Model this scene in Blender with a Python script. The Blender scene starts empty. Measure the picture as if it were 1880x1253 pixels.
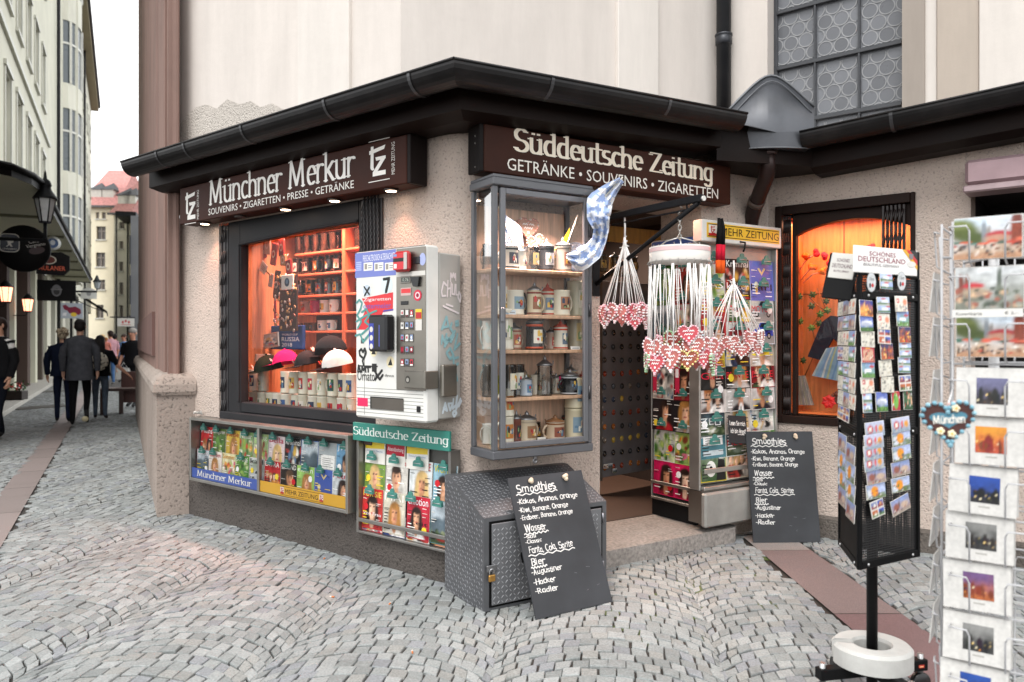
import bpy, bmesh, math, random
from mathutils import Vector, Matrix
random.seed(7)
sc = bpy.context.scene
COLL = sc.collection

# ---------------------------------------------------------------- camera
CAMH, FPX, CX, CY = 1.45, 1420.0, 940.0, 626.5      # eye height; focal length and centre in photo pixels
cam_d = bpy.data.cameras.new('camera'); cam = bpy.data.objects.new('camera', cam_d); COLL.objects.link(cam)
cam.location = (0, 0, CAMH); cam.rotation_euler = (math.radians(90), 0, 0)
cam_d.sensor_width = 36; cam_d.lens = 36*FPX/1880; cam_d.clip_end = 600; cam_d.clip_start = .05
cam_d.dof.use_dof = True; cam_d.dof.focus_distance = 4.9; cam_d.dof.aperture_fstop = 2.6
sc.camera = cam
# ---------------------------------------------------------------- world: bright overcast sky
SUN_EL, SUN_ROT = math.radians(52), math.radians(200)
w = bpy.data.worlds.new('World'); sc.world = w; w.use_nodes = True
nt = w.node_tree; nt.nodes.clear()
out = nt.nodes.new('ShaderNodeOutputWorld'); bg = nt.nodes.new('ShaderNodeBackground')
sky = nt.nodes.new('ShaderNodeTexSky'); sky.sky_type = 'NISHITA'; sky.sun_disc = False
sky.sun_elevation = SUN_EL; sky.sun_rotation = SUN_ROT; sky.air_density = 1.0; sky.dust_density = 2.0; sky.ozone_density = 1.0
mixn = nt.nodes.new('ShaderNodeMix'); mixn.data_type = 'RGBA'; mixn.inputs[0].default_value = .92   # cloud cover over the clear sky
mixn.inputs[7].default_value = (9.6, 9.7, 9.7, 1)
nt.links.new(sky.outputs[0], mixn.inputs[6]); nt.links.new(mixn.outputs[2], bg.inputs[0])
bg.inputs[1].default_value = .1; nt.links.new(bg.outputs[0], out.inputs[0])
sd = bpy.data.lights.new('sun', 'SUN'); sun = bpy.data.objects.new('sun', sd); COLL.objects.link(sun)
sd.energy = .9; sd.angle = math.radians(25); sd.color = (1, .98, .95)
sun.rotation_euler = (math.radians(90)-SUN_EL, 0, math.radians(-20))     # from behind the camera, a little from the left
vs = sc.view_settings; vs.view_transform = 'Standard'; vs.look = 'None'; vs.exposure = 1.16; vs.gamma = 1.0
sc.render.engine = 'CYCLES'
cy = sc.cycles; cy.max_bounces = 7; cy.diffuse_bounces = 3; cy.glossy_bounces = 3; cy.transparent_max_bounces = 24
cy.transmission_bounces = 6; cy.caustics_reflective = False; cy.caustics_refractive = False; cy.use_denoising = True
cy.sample_clamp_indirect = 4

# ---------------------------------------------------------------- colour, materials
def C(h):
    h = h.lstrip('#'); h = h if len(h) == 6 else ''.join(c*2 for c in h); r = [int(h[i:i+2], 16)/255 for i in (0, 2, 4)]
    return tuple(((c+.055)/1.055)**2.4 if c > .04045 else c/12.92 for c in r)
MATS = {}
def N(nt, t, **k):
    n = nt.nodes.new(t)
    for a, b in k.items(): setattr(n, a, b)
    return n
def newmat(name):
    m = bpy.data.materials.new(name); m.use_nodes = True; nt = m.node_tree; nt.nodes.clear()
    o = N(nt, 'ShaderNodeOutputMaterial'); p = N(nt, 'ShaderNodeBsdfPrincipled'); nt.links.new(p.outputs[0], o.inputs[0])
    return m, nt, p, o
def mat(name, rough=.5, metal=0, var=.12, vscale=6, bump=0, bscale=40, bdist=.004, spec=.5, dirt=0, dscale=2.5, streak=None, sss=0):
    """face colour (attribute) x soft noise, with bump: the one generic surface"""
    m, nt, p, o = newmat(name)
    at = N(nt, 'ShaderNodeAttribute', attribute_name='Col'); tc = N(nt, 'ShaderNodeTexCoord')
    no = N(nt, 'ShaderNodeTexNoise'); no.inputs['Scale'].default_value = vscale; no.inputs['Detail'].default_value = 6
    mp = N(nt, 'ShaderNodeMapping')
    if streak: mp.inputs['Scale'].default_value = streak
    nt.links.new(tc.outputs['Object'], mp.inputs[0]); nt.links.new(mp.outputs[0], no.inputs['Vector'])
    mr = N(nt, 'ShaderNodeMapRange'); mr.inputs[1].default_value = .3; mr.inputs[2].default_value = .7
    mr.inputs[3].default_value = 1-var; mr.inputs[4].default_value = 1+var
    nt.links.new(no.outputs[0], mr.inputs[0])
    mx = N(nt, 'ShaderNodeVectorMath', operation='SCALE'); nt.links.new(at.outputs['Color'], mx.inputs[0]); nt.links.new(mr.outputs[0], mx.inputs['Scale'])
    last = mx.outputs[0]
    if dirt:
        n2 = N(nt, 'ShaderNodeTexNoise'); n2.inputs['Scale'].default_value = dscale; n2.inputs['Detail'].default_value = 9; n2.inputs['Roughness'].default_value = .65
        nt.links.new(tc.outputs['Object'], n2.inputs['Vector'])
        r2 = N(nt, 'ShaderNodeMapRange'); r2.inputs[1].default_value = .5; r2.inputs[2].default_value = .75; r2.inputs[3].default_value = 0; r2.inputs[4].default_value = dirt
        nt.links.new(n2.outputs[0], r2.inputs[0])
        m2 = N(nt, 'ShaderNodeMix', data_type='RGBA'); nt.links.new(r2.outputs[0], m2.inputs[0]); nt.links.new(last, m2.inputs[6]); m2.inputs[7].default_value = (.06, .05, .045, 1)
        last = m2.outputs[2]
    nt.links.new(last, p.inputs['Base Color'])
    rr = N(nt, 'ShaderNodeMapRange'); rr.inputs[3].default_value = max(.03, rough-.1); rr.inputs[4].default_value = min(1, rough+.1)
    nt.links.new(no.outputs[0], rr.inputs[0]); nt.links.new(rr.outputs[0], p.inputs['Roughness'])
    p.inputs['Metallic'].default_value = metal; p.inputs['Specular IOR Level'].default_value = spec
    if bump:
        bn = N(nt, 'ShaderNodeTexNoise'); bn.inputs['Scale'].default_value = bscale; bn.inputs['Detail'].default_value = 5
        nt.links.new(tc.outputs['Object'], bn.inputs['Vector'])
        b = N(nt, 'ShaderNodeBump'); b.inputs['Strength'].default_value = bump; b.inputs['Distance'].default_value = bdist
        nt.links.new(bn.outputs[0], b.inputs['Height']); nt.links.new(b.outputs[0], p.inputs['Normal'])
    MATS[name] = m; return m
mat('paint', .42, var=.08, bump=.1, bscale=60)
mat('darkpaint', .5, var=.2, vscale=3, bump=.08, bscale=50, spec=.12)
mat('granite', .8, var=.34, vscale=48, bump=.5, bscale=60, dirt=.55, dscale=3.2)
mat('paper', .38, var=.05, vscale=3, spec=.4)
mat('print', .36, var=.10, vscale=70, spec=.35)
mat('matte', .8, var=.12, bump=.15, bscale=90)
mat('cloth', .92, var=.2, vscale=14, bump=.5, bscale=160, bdist=.002, spec=.15)
mat('hairy', .7, var=.35, vscale=60, bump=.8, bscale=140, bdist=.006, spec=.3)
mat('skin', .55, var=.08, spec=.35)
mat('wood', .5, var=.22, vscale=5, streak=(9, 9, .9), bump=.15, bscale=50)
mat('steel', .4, 1, var=.12, vscale=5, bump=.06, bscale=30, dirt=.25)
mat('alu', .38, .85, var=.1, vscale=8, dirt=.15)
mat('dullmetal', .48, .3, var=.2, vscale=4, bump=.1, bscale=40, dirt=.35)
mat('gutter', .4, .35, var=.45, vscale=3, bump=.12, bscale=25, dirt=.2, dscale=3)
mat('ceramic', .18, var=.06, vscale=8, spec=.5)
mat('plastic', .3, var=.05, spec=.5)
mat('board', .6, var=.32, vscale=3.5, dirt=.04, bump=.05)
mat('chalk', .95, var=.25, vscale=120, spec=.05)
mat('concrete', .85, var=.12, vscale=9, bump=.35, bscale=70, dirt=.2)
mat('facade', .9, var=.07, vscale=.8, bump=.1, bscale=12, dirt=.08, dscale=.6)
mat('roof', .8, var=.25, vscale=5)
mat('sandstone', .9, var=.2, vscale=2, streak=(1.6, 1.6, .35), bump=.35, bscale=60, dirt=.3, dscale=1.4)
mat('slab', .75, var=.42, vscale=260, bump=.2, bscale=160, dirt=.18, dscale=2)
mat('leaf', .55, var=.3, vscale=20)
mat('lebkuchen', .75, var=.2, vscale=25, bump=.3, bscale=90)
def stonemat():
    m = mat('sett', .78, var=.24, vscale=110, bump=.55, bscale=130, bdist=.003, dirt=.3, dscale=1.6); return m
stonemat()
def plaster(name, scale, dist, strength, pits, dirt, streaks=False):
    """pebbledash: cell bumps, dark pits"""
    m, nt, p, o = newmat(name)
    at = N(nt, 'ShaderNodeAttribute', attribute_name='Col'); tc = N(nt, 'ShaderNodeTexCoord')
    n1 = N(nt, 'ShaderNodeTexNoise'); n1.inputs['Scale'].default_value = scale; n1.inputs['Detail'].default_value = 6; n1.inputs['Roughness'].default_value = .62
    v1 = N(nt, 'ShaderNodeTexVoronoi'); v1.inputs['Scale'].default_value = scale*.9
    n0 = N(nt, 'ShaderNodeTexNoise'); n0.inputs['Scale'].default_value = 1.3; n0.inputs['Detail'].default_value = 7
    for n in (n1, v1, n0): nt.links.new(tc.outputs['Object'], n.inputs['Vector'])
    if streaks:
        mp = N(nt, 'ShaderNodeMapping'); mp.inputs['Scale'].default_value = (1.3, 1.3, .22); nt.links.new(tc.outputs['Object'], mp.inputs[0]); nt.links.new(mp.outputs[0], n0.inputs['Vector']); n0.inputs['Scale'].default_value = 2.2; n0.inputs['Roughness'].default_value = .7
    ad = N(nt, 'ShaderNodeMath', operation='MULTIPLY_ADD'); nt.links.new(v1.outputs['Distance'], ad.inputs[0]); ad.inputs[1].default_value = -.35; nt.links.new(n1.outputs[0], ad.inputs[2])
    b = N(nt, 'ShaderNodeBump'); b.inputs['Strength'].default_value = strength; b.inputs['Distance'].default_value = dist
    nt.links.new(ad.outputs[0], b.inputs['Height']); nt.links.new(b.outputs[0], p.inputs['Normal'])
    pr = N(nt, 'ShaderNodeMapRange'); pr.inputs[1].default_value = .12; pr.inputs[2].default_value = .26; pr.inputs[3].default_value = pits; pr.inputs[4].default_value = 1
    nt.links.new(ad.outputs[0], pr.inputs[0])
    vr = N(nt, 'ShaderNodeMapRange'); vr.inputs[1].default_value = .3; vr.inputs[2].default_value = .7; vr.inputs[3].default_value = 1-dirt; vr.inputs[4].default_value = 1.06
    nt.links.new(n0.outputs[0], vr.inputs[0])
    mu = N(nt, 'ShaderNodeMath', operation='MULTIPLY'); nt.links.new(pr.outputs[0], mu.inputs[0]); nt.links.new(vr.outputs[0], mu.inputs[1])
    mx = N(nt, 'ShaderNodeVectorMath', operation='SCALE'); nt.links.new(at.outputs['Color'], mx.inputs[0]); nt.links.new(mu.outputs[0], mx.inputs['Scale'])
    nt.links.new(mx.outputs[0], p.inputs['Base Color']); p.inputs['Roughness'].default_value = .92; p.inputs['Specular IOR Level'].default_value = .2
    MATS[name] = m
plaster('roughcast', 74, .015, .85, .66, .16)
plaster('plinthcast', 60, .018, 1, .5, .3)
plaster('nagelfluh', 44, .010, .7, .42, .22)
plaster('smoothcast', 9, .006, .4, 1.0, .11, True)
def glassmat(name, tint, refl, rough=.02):
    m, nt, p, o = newmat(name); nt.nodes.remove(p)
    t = N(nt, 'ShaderNodeBsdfTransparent'); t.inputs[0].default_value = (*tint, 1)
    g = N(nt, 'ShaderNodeBsdfGlossy'); g.inputs['Roughness'].default_value = rough
    f = N(nt, 'ShaderNodeFresnel'); f.inputs[0].default_value = 1.45
    mu = N(nt, 'ShaderNodeMath', operation='MULTIPLY'); mu.inputs[1].default_value = refl; nt.links.new(f.outputs[0], mu.inputs[0])
    mx = N(nt, 'ShaderNodeMixShader'); nt.links.new(mu.outputs[0], mx.inputs[0]); nt.links.new(t.outputs[0], mx.inputs[1]); nt.links.new(g.outputs[0], mx.inputs[2])
    nt.links.new(mx.outputs[0], o.inputs[0]); MATS[name] = m
glassmat('pane', (.97, .97, .96), .5)
glassmat('mugglass', (.80, .80, .78), 2.6, .05)
def emis(name, col, s):
    m, nt, p, o = newmat(name); p.inputs['Base Color'].default_value = (*col, 1)
    p.inputs['Emission Color'].default_value = (*col, 1); p.inputs['Emission Strength'].default_value = s; MATS[name] = m
def perforated():
    m, nt, p, o = newmat('perforated'); p.inputs['Base Color'].default_value = (.012, .012, .013, 1); p.inputs['Roughness'].default_value = .45
    tc = N(nt, 'ShaderNodeTexCoord'); sx = N(nt, 'ShaderNodeSeparateXYZ'); nt.links.new(tc.outputs['Object'], sx.inputs[0]); fl = []
    for ax in (0, 2):
        a = N(nt, 'ShaderNodeMath', operation='MULTIPLY'); a.inputs[1].default_value = 1/.0095; nt.links.new(sx.outputs[ax], a.inputs[0])
        b = N(nt, 'ShaderNodeMath', operation='FRACT'); nt.links.new(a.outputs[0], b.inputs[0])
        c = N(nt, 'ShaderNodeMath', operation='LESS_THAN'); c.inputs[1].default_value = .5; nt.links.new(b.outputs[0], c.inputs[0]); fl.append(c)
    mu = N(nt, 'ShaderNodeMath', operation='MULTIPLY'); nt.links.new(fl[0].outputs[0], mu.inputs[0]); nt.links.new(fl[1].outputs[0], mu.inputs[1])
    iv = N(nt, 'ShaderNodeMath', operation='SUBTRACT'); iv.inputs[0].default_value = 1; nt.links.new(mu.outputs[0], iv.inputs[1]); nt.links.new(iv.outputs[0], p.inputs['Alpha']); MATS['perforated'] = m
perforated()
emis('lamp', (1, .72, .5), 9); emis('lantern', (1, .34, .2), 1.6)

# ---------------------------------------------------------------- mesh builder
class MB:
    def __init__(s, mat='paint', col=(.5, .5, .5)):
        s.v = []; s.f = []; s.fc = []; s.fm = []; s.sm = []; s.M = Matrix(); s.mat = mat; s.col = col; s.k = 0
    def set(s, mat=None, col=None):
        if mat: s.mat = mat
        if col is not None: s.col = C(col) if isinstance(col, str) else col
        return s
    def pts(s, ps):
        i = len(s.v)
        for p in ps: s.v.append(s.M @ Vector(p))
        return i
    def face(s, idx, smooth=False, col=None):
        s.f.append(idx); s.fc.append(col or s.col); s.fm.append(s.mat); s.sm.append(smooth)
    def poly(s, ps, col=None):
        i = s.pts(ps); s.face(list(range(i, i+len(ps))), col=C(col) if isinstance(col, str) else col)
    def box(s, x0, x1, y0, y1, z0, z1, b=0, col=None):
        if col is not None: s.set(col=col)
        if not b:
            i = s.pts([(x0,y0,z0),(x1,y0,z0),(x1,y1,z0),(x0,y1,z0),(x0,y0,z1),(x1,y0,z1),(x1,y1,z1),(x0,y1,z1)])
            for q in ((3,2,1,0),(4,5,6,7),(0,1,5,4),(1,2,6,5),(2,3,7,6),(3,0,4,7)): s.face([i+k for k in q])
            return
        b = min(b, abs(x1-x0)*.45, abs(y1-y0)*.45, abs(z1-z0)*.45)
        X, Y, Z = (x0, x1), (y0, y1), (z0, z1); ix = {}
        for a in (0,1):
            for c in (0,1):
                for d in (0,1):
                    sx, sy, sz = (1,-1)[a]*b, (1,-1)[c]*b, (1,-1)[d]*b
                    i = s.pts([(X[a], Y[c]+sy, Z[d]+sz), (X[a]+sx, Y[c], Z[d]+sz), (X[a]+sx, Y[c]+sy, Z[d])])
                    ix[a,c,d] = i
        def P(a,c,d,k): return ix[a,c,d]+k
        for a in (0,1):
            q = [P(a,0,0,0), P(a,1,0,0), P(a,1,1,0), P(a,0,1,0)]; s.face(q if a else q[::-1])
            q = [P(0,a,0,1), P(1,a,0,1), P(1,a,1,1), P(0,a,1,1)]; s.face(q[::-1] if a else q)
            q = [P(0,0,a,2), P(1,0,a,2), P(1,1,a,2), P(0,1,a,2)]; s.face(q if a else q[::-1])
        for a in (0,1):
            for c in (0,1):
                q = [P(a,c,0,0), P(a,c,0,1), P(a,c,1,1), P(a,c,1,0)]; s.face(q if (a==c) else q[::-1])
                q = [P(a,0,c,0), P(a,1,c,0), P(a,1,c,2), P(a,0,c,2)]; s.face(q if (a==c) else q[::-1])
                q = [P(0,a,c,1), P(1,a,c,1), P(1,a,c,2), P(0,a,c,2)]; s.face(q[::-1] if (a==c) else q)
        for a in (0,1):
            for c in (0,1):
                for d in (0,1):
                    q = [P(a,c,d,k) for k in range(3)]; s.face(q if (a+c+d)%2 else q[::-1])
    def ring(s, P, ax, up, r, n, ry=None):
        sd_ = ax.cross(up).normalized(); u = sd_.cross(ax).normalized(); ry = ry or r
        return s.pts([P+sd_*r*math.cos(2*math.pi*k/n)+u*ry*math.sin(2*math.pi*k/n) for k in range(n)])
    def tube(s, pts, r, n=8, cap=True, smooth=True, ry=None):
        pts = [Vector(p) for p in pts]; rs = r if isinstance(r, (list, tuple)) else [r]*len(pts)
        rings = []; up = Vector((0,0,1))
        for i, p in enumerate(pts):
            a = pts[min(i+1, len(pts)-1)]-pts[max(i-1, 0)]
            a = a.normalized() if a.length > 1e-9 else Vector((0,0,1))
            u = up if abs(a.z) < .95 else Vector((0,1,0))
            rings.append(s.ring(p, a, u, rs[i], n, ry))
        for A, B in zip(rings, rings[1:]):
            for k in range(n): s.face([A+k, A+(k+1)%n, B+(k+1)%n, B+k], smooth)
        if cap: s.face([rings[0]+k for k in range(n)][::-1]); s.face([rings[-1]+k for k in range(n)])
    def lathe(s, prof, n=16, smooth=True, arc=None, cap=True, cx=0, cy=0):
        rings = []
        for r, z in prof: rings.append(s.pts([(cx+r*math.cos(2*math.pi*k/n), cy+r*math.sin(2*math.pi*k/n), z) for k in range(n)]))
        for A, B in zip(rings, rings[1:]):
            for k in range(n): s.face([A+k, A+(k+1)%n, B+(k+1)%n, B+k], smooth)
        if cap: s.face([rings[0]+k for k in range(n)][::-1]); s.face([rings[-1]+k for k in range(n)])
    def prism(s, poly, y0, y1, side=True):
        """polygon given in (x, z), from y0 (front) to y1 (back)"""
        n = len(poly); a = s.pts([(x, y0, z) for x, z in poly]); b = s.pts([(x, y1, z) for x, z in poly])
        s.face([a+k for k in range(n)]); s.face([b+k for k in range(n)][::-1])
        if side:
            for k in range(n): s.face([a+(k+1)%n, a+k, b+k, b+(k+1)%n])
    def prismz(s, poly, z0, z1):
        n = len(poly); a = s.pts([(x, y, z0) for x, y in poly]); b = s.pts([(x, y, z1) for x, y in poly])
        s.face([a+k for k in range(n)][::-1]); s.face([b+k for k in range(n)])
        for k in range(n): s.face([a+k, a+(k+1)%n, b+(k+1)%n, b+k])
    def ell(s, cx, cz, rx, rz, y, n=14, col=None, a0=0, a1=360):
        s.poly([(cx+rx*math.cos(math.radians(a0+(a1-a0)*k/n)), y, cz+rz*math.sin(math.radians(a0+(a1-a0)*k/n))) for k in range(n if a1-a0 == 360 else n+1)], col)
    def rect(s, x0, x1, z0, z1, y, col=None): s.poly([(x0,y,z0),(x1,y,z0),(x1,y,z1),(x0,y,z1)], col)
    def ball(s, c, rx, ry=None, rz=None, n=10, m=6):
        ry = ry or rx; rz = rz or rx; c = Vector(c); rows = []
        for j in range(1, m):
            t = math.pi*j/m
            rows.append(s.pts([c+Vector((rx*math.sin(t)*math.cos(2*math.pi*k/n), ry*math.sin(t)*math.sin(2*math.pi*k/n), rz*math.cos(t))) for k in range(n)]))
        top = s.pts([c+Vector((0,0,rz))]); bot = s.pts([c-Vector((0,0,rz))])
        for k in range(n):
            s.face([top, rows[0]+k, rows[0]+(k+1)%n], True); s.face([bot, rows[-1]+(k+1)%n, rows[-1]+k], True)
        for A, B in zip(rows, rows[1:]):
            for k in range(n): s.face([A+k, B+k, B+(k+1)%n, A+(k+1)%n], True)
    def mesh(s, name):
        me = bpy.data.meshes.new(name); me.from_pydata([tuple(p) for p in s.v], [], s.f)
        names = []
        for m in s.fm:
            if m not in names: names.append(m)
        for m in names: me.materials.append(MATS[m])
        idx = {m: i for i, m in enumerate(names)}
        me.polygons.foreach_set('material_index', [idx[m] for m in s.fm])
        me.polygons.foreach_set('use_smooth', s.sm)
        ca = me.color_attributes.new('Col', 'FLOAT_COLOR', 'CORNER'); buf = []
        for f, c in zip(s.f, s.fc):
            if isinstance(c[0], tuple):
                for q in c: buf.extend((q[0], q[1], q[2], 1.0))
            else: buf.extend((c[0], c[1], c[2], 1.0)*len(f))
        ca.data.foreach_set('color', buf); me.update(); return me
    def build(s, name, parent=None, M=None):
        o = bpy.data.objects.new(name, s.mesh(name)); COLL.objects.link(o)
        if parent: o.parent = parent
        if M is not None: o.matrix_basis = M
        return o
def tag(o, label, cat, group=None):
    o['label'] = label; o['category'] = cat
    if group: o['group'] = group
    return o
def thing(name, label, cat, M=None, group=None):
    o = bpy.data.objects.new(name, None); o.empty_display_size = .1; COLL.objects.link(o)
    if M is not None: o.matrix_basis = M
    return tag(o, label, cat, group)
def struct(o): o['kind'] = 'structure'; return o
def dup(root, M, label, group=None):
    def cp(o, par):
        c = o.copy(); COLL.objects.link(c)
        if par: c.parent = par
        for ch in KIDS.get(o.name, ()): cp(ch, c)
        return c
    r = cp(root, None); r.matrix_basis = M; r['label'] = label
    if group: r['group'] = group
    return r
KIDS = {}
def kids(root):
    """remember a finished thing's parts so that dup() can copy them"""
    allo = list(bpy.data.objects)
    def rec(o):
        KIDS[o.name] = [x for x in allo if x.parent == o]
        for x in KIDS[o.name]: rec(x)
    rec(root); return root
T = Matrix.Translation
def RZ(d): return Matrix.Rotation(math.radians(d), 4, 'Z')
def RX(d): return Matrix.Rotation(math.radians(d), 4, 'X')
def RY(d): return Matrix.Rotation(math.radians(d), 4, 'Y')
def SC(x, y=None, z=None):
    y = x if y is None else y; z = x if z is None else z
    return Matrix.Diagonal((x, y, z, 1))

from mathutils import noise as _nz
class Paint:
    """a printed photograph: soft shapes mixed one over another, sampled on a fine grid of vertex colours"""
    def __init__(s, seed=0): s.ops = []; s.seed = seed
    def bg(s, c0, c1, n=.25): s.ops.append(('bg', C(c0), C(c1), n)); return s
    def el(s, x, y, rx, ry, col, soft=.25, lit=0, rot=0):
        s.ops.append(('el', x, y, rx, ry, C(col) if isinstance(col, str) else col, soft, lit, math.cos(rot), math.sin(rot))); return s
    def bx(s, x0, x1, y0, y1, col, soft=.02, n=0): s.ops.append(('bx', x0, x1, y0, y1, C(col) if isinstance(col, str) else col, soft, n)); return s
    def at(s, a, b):
        c = [0, 0, 0]
        for o in s.ops:
            if o[0] == 'bg':
                k = b+o[3]*2*_nz.noise((a*4+s.seed, b*4, 1.7)); k = max(0, min(1, k)); g = 1+o[3]*1.2*_nz.noise((a*9, b*9, s.seed)); c = [(p+(q-p)*k)*g for p, q in zip(o[1], o[2])]; continue
            if o[0] == 'el':
                dx, dy = a-o[1], b-o[2]; u, v = (dx*o[8]+dy*o[9])/o[3], (dy*o[8]-dx*o[9])/o[4]; r = math.hypot(u, v); m = (1+o[6]-r)/(2*o[6])
                if m <= 0: continue
                m = min(1, m); m = m*m*(3-2*m); g = 1+o[7]*u+.10*_nz.noise((a*14, b*14, s.seed+3))
            else:
                w = o[6]; m = min((a-o[1])/w+.5, (o[2]-a)/w+.5, (b-o[3])/w+.5, (o[4]-b)/w+.5)
                if m <= 0: continue
                m = min(1, m); g = 1+o[7]*_nz.noise((a*22, b*22, s.seed))
            c = [p+(q*g-p)*m for p, q in zip(c, o[5])]
        return tuple(max(0, v) for v in c)
    def lay(s, mb, x0, x1, z0, z1, y, nx, nz):
        i = mb.pts([(x0+(x1-x0)*k/nx, y, z0+(z1-z0)*j/nz) for j in range(nz+1) for k in range(nx+1)]); cs = [s.at(k/nx, j/nz) for j in range(nz+1) for k in range(nx+1)]
        for j in range(nz):
            for k in range(nx):
                q = [j*(nx+1)+k, j*(nx+1)+k+1, (j+1)*(nx+1)+k+1, (j+1)*(nx+1)+k]; mb.f.append([i+t for t in q]); mb.fc.append([cs[t] for t in q]); mb.fm.append(mb.mat); mb.sm.append(False)
# ---------------------------------------------------------------- frames: x along a wall, y into it, z up
class Fr:
    def __init__(s, o, d):
        d = Vector((d[0], d[1])).normalized(); s.o = Vector((o[0], o[1], 0)); s.d = Vector((d.x, d.y, 0)); s.n = Vector((-d.y, d.x, 0))
        s.M = Matrix(((s.d.x, s.n.x, 0, o[0]), (s.d.y, s.n.y, 0, o[1]), (0, 0, 1, 0), (0, 0, 0, 1)))
    def at(s, u, v, y=0):
        r = Vector(((u-CX)/FPX, 1, (CY-v)/FPX)); t = (y+s.o.dot(s.n))/r.dot(s.n); P = r*t
        return (P-s.o).dot(s.d), P.z+CAMH
    def s(s, u, y=0): return s.at(u, CY, y)[0]
    def z(s, u, v, y=0): return s.at(u, v, y)[1]
    def m(s, x=0, y=0, z=0): return s.M @ T((x, y, z))
    def p(s, x, y, z=0): return s.M @ Vector((x, y, z))
def ground(u, v, z=0):
    t = (z-CAMH)*FPX/(CY-v); return Vector(((u-CX)/FPX*t, t, z))
PC, PD = (-.264, 4.58), (1.988, 6.006)
LW = Fr(PC, (.781, -.625)); FW = Fr(PC, (.845, .535)); RW = Fr(PD, (.781, -.625))
def meet(fa, fb, oa, ob):
    """plan point at distance oa outside frame a and ob outside frame b"""
    a, b = fa.n, fb.n; ca = a.dot(fa.o)-oa; cb = b.dot(fb.o)-ob; det = a.x*b.y-a.y*b.x
    return Vector(((ca*b.y-a.y*cb)/det, (a.x*cb-ca*b.x)/det, 0))

# ---------------------------------------------------------------- lettering
_tx = {}
def text2d(s):
    """a line of the built-in sans face as triangles, in a unit box (aspect kept separately)"""
    if s in _tx: return _tx[s]
    cu = bpy.data.curves.new('t', 'FONT'); cu.body = s; cu.resolution_u = 2
    o = bpy.data.objects.new('t', cu); COLL.objects.link(o); dg = bpy.context.evaluated_depsgraph_get(); dg.update()
    me = o.evaluated_get(dg).to_mesh(); V = [(v.co.x, v.co.y) for v in me.vertices]; Fs = [tuple(p.vertices) for p in me.polygons]
    o.evaluated_get(dg).to_mesh_clear(); bpy.data.objects.remove(o); bpy.data.curves.remove(cu)
    x0 = min(v[0] for v in V); x1 = max(v[0] for v in V); y0 = min(v[1] for v in V); y1 = max(v[1] for v in V)
    r = ([((x-x0)/(x1-x0), (y-y0)/(y1-y0)) for x, y in V], Fs, (x1-x0)/(y1-y0)); _tx[s] = r; return r
def text(mb, s, x0, x1, z0, z1, y, col=None, fit=True, shear=0):
    V, Fs, asp = text2d(s)
    if not fit: x1 = x0+(z1-z0)*asp
    i = mb.pts([(x0+(x1-x0)*a+shear*b, y, z0+(z1-z0)*b) for a, b in V]); c = C(col) if isinstance(col, str) else col
    for f in Fs: mb.face([i+k for k in f], col=c)
def A(cx, cy, rx, ry, a0, a1, n=8): return [(cx+rx*math.cos(math.radians(a0+(a1-a0)*k/n)), cy+ry*math.sin(math.radians(a0+(a1-a0)*k/n))) for k in range(n+1)]
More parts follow.
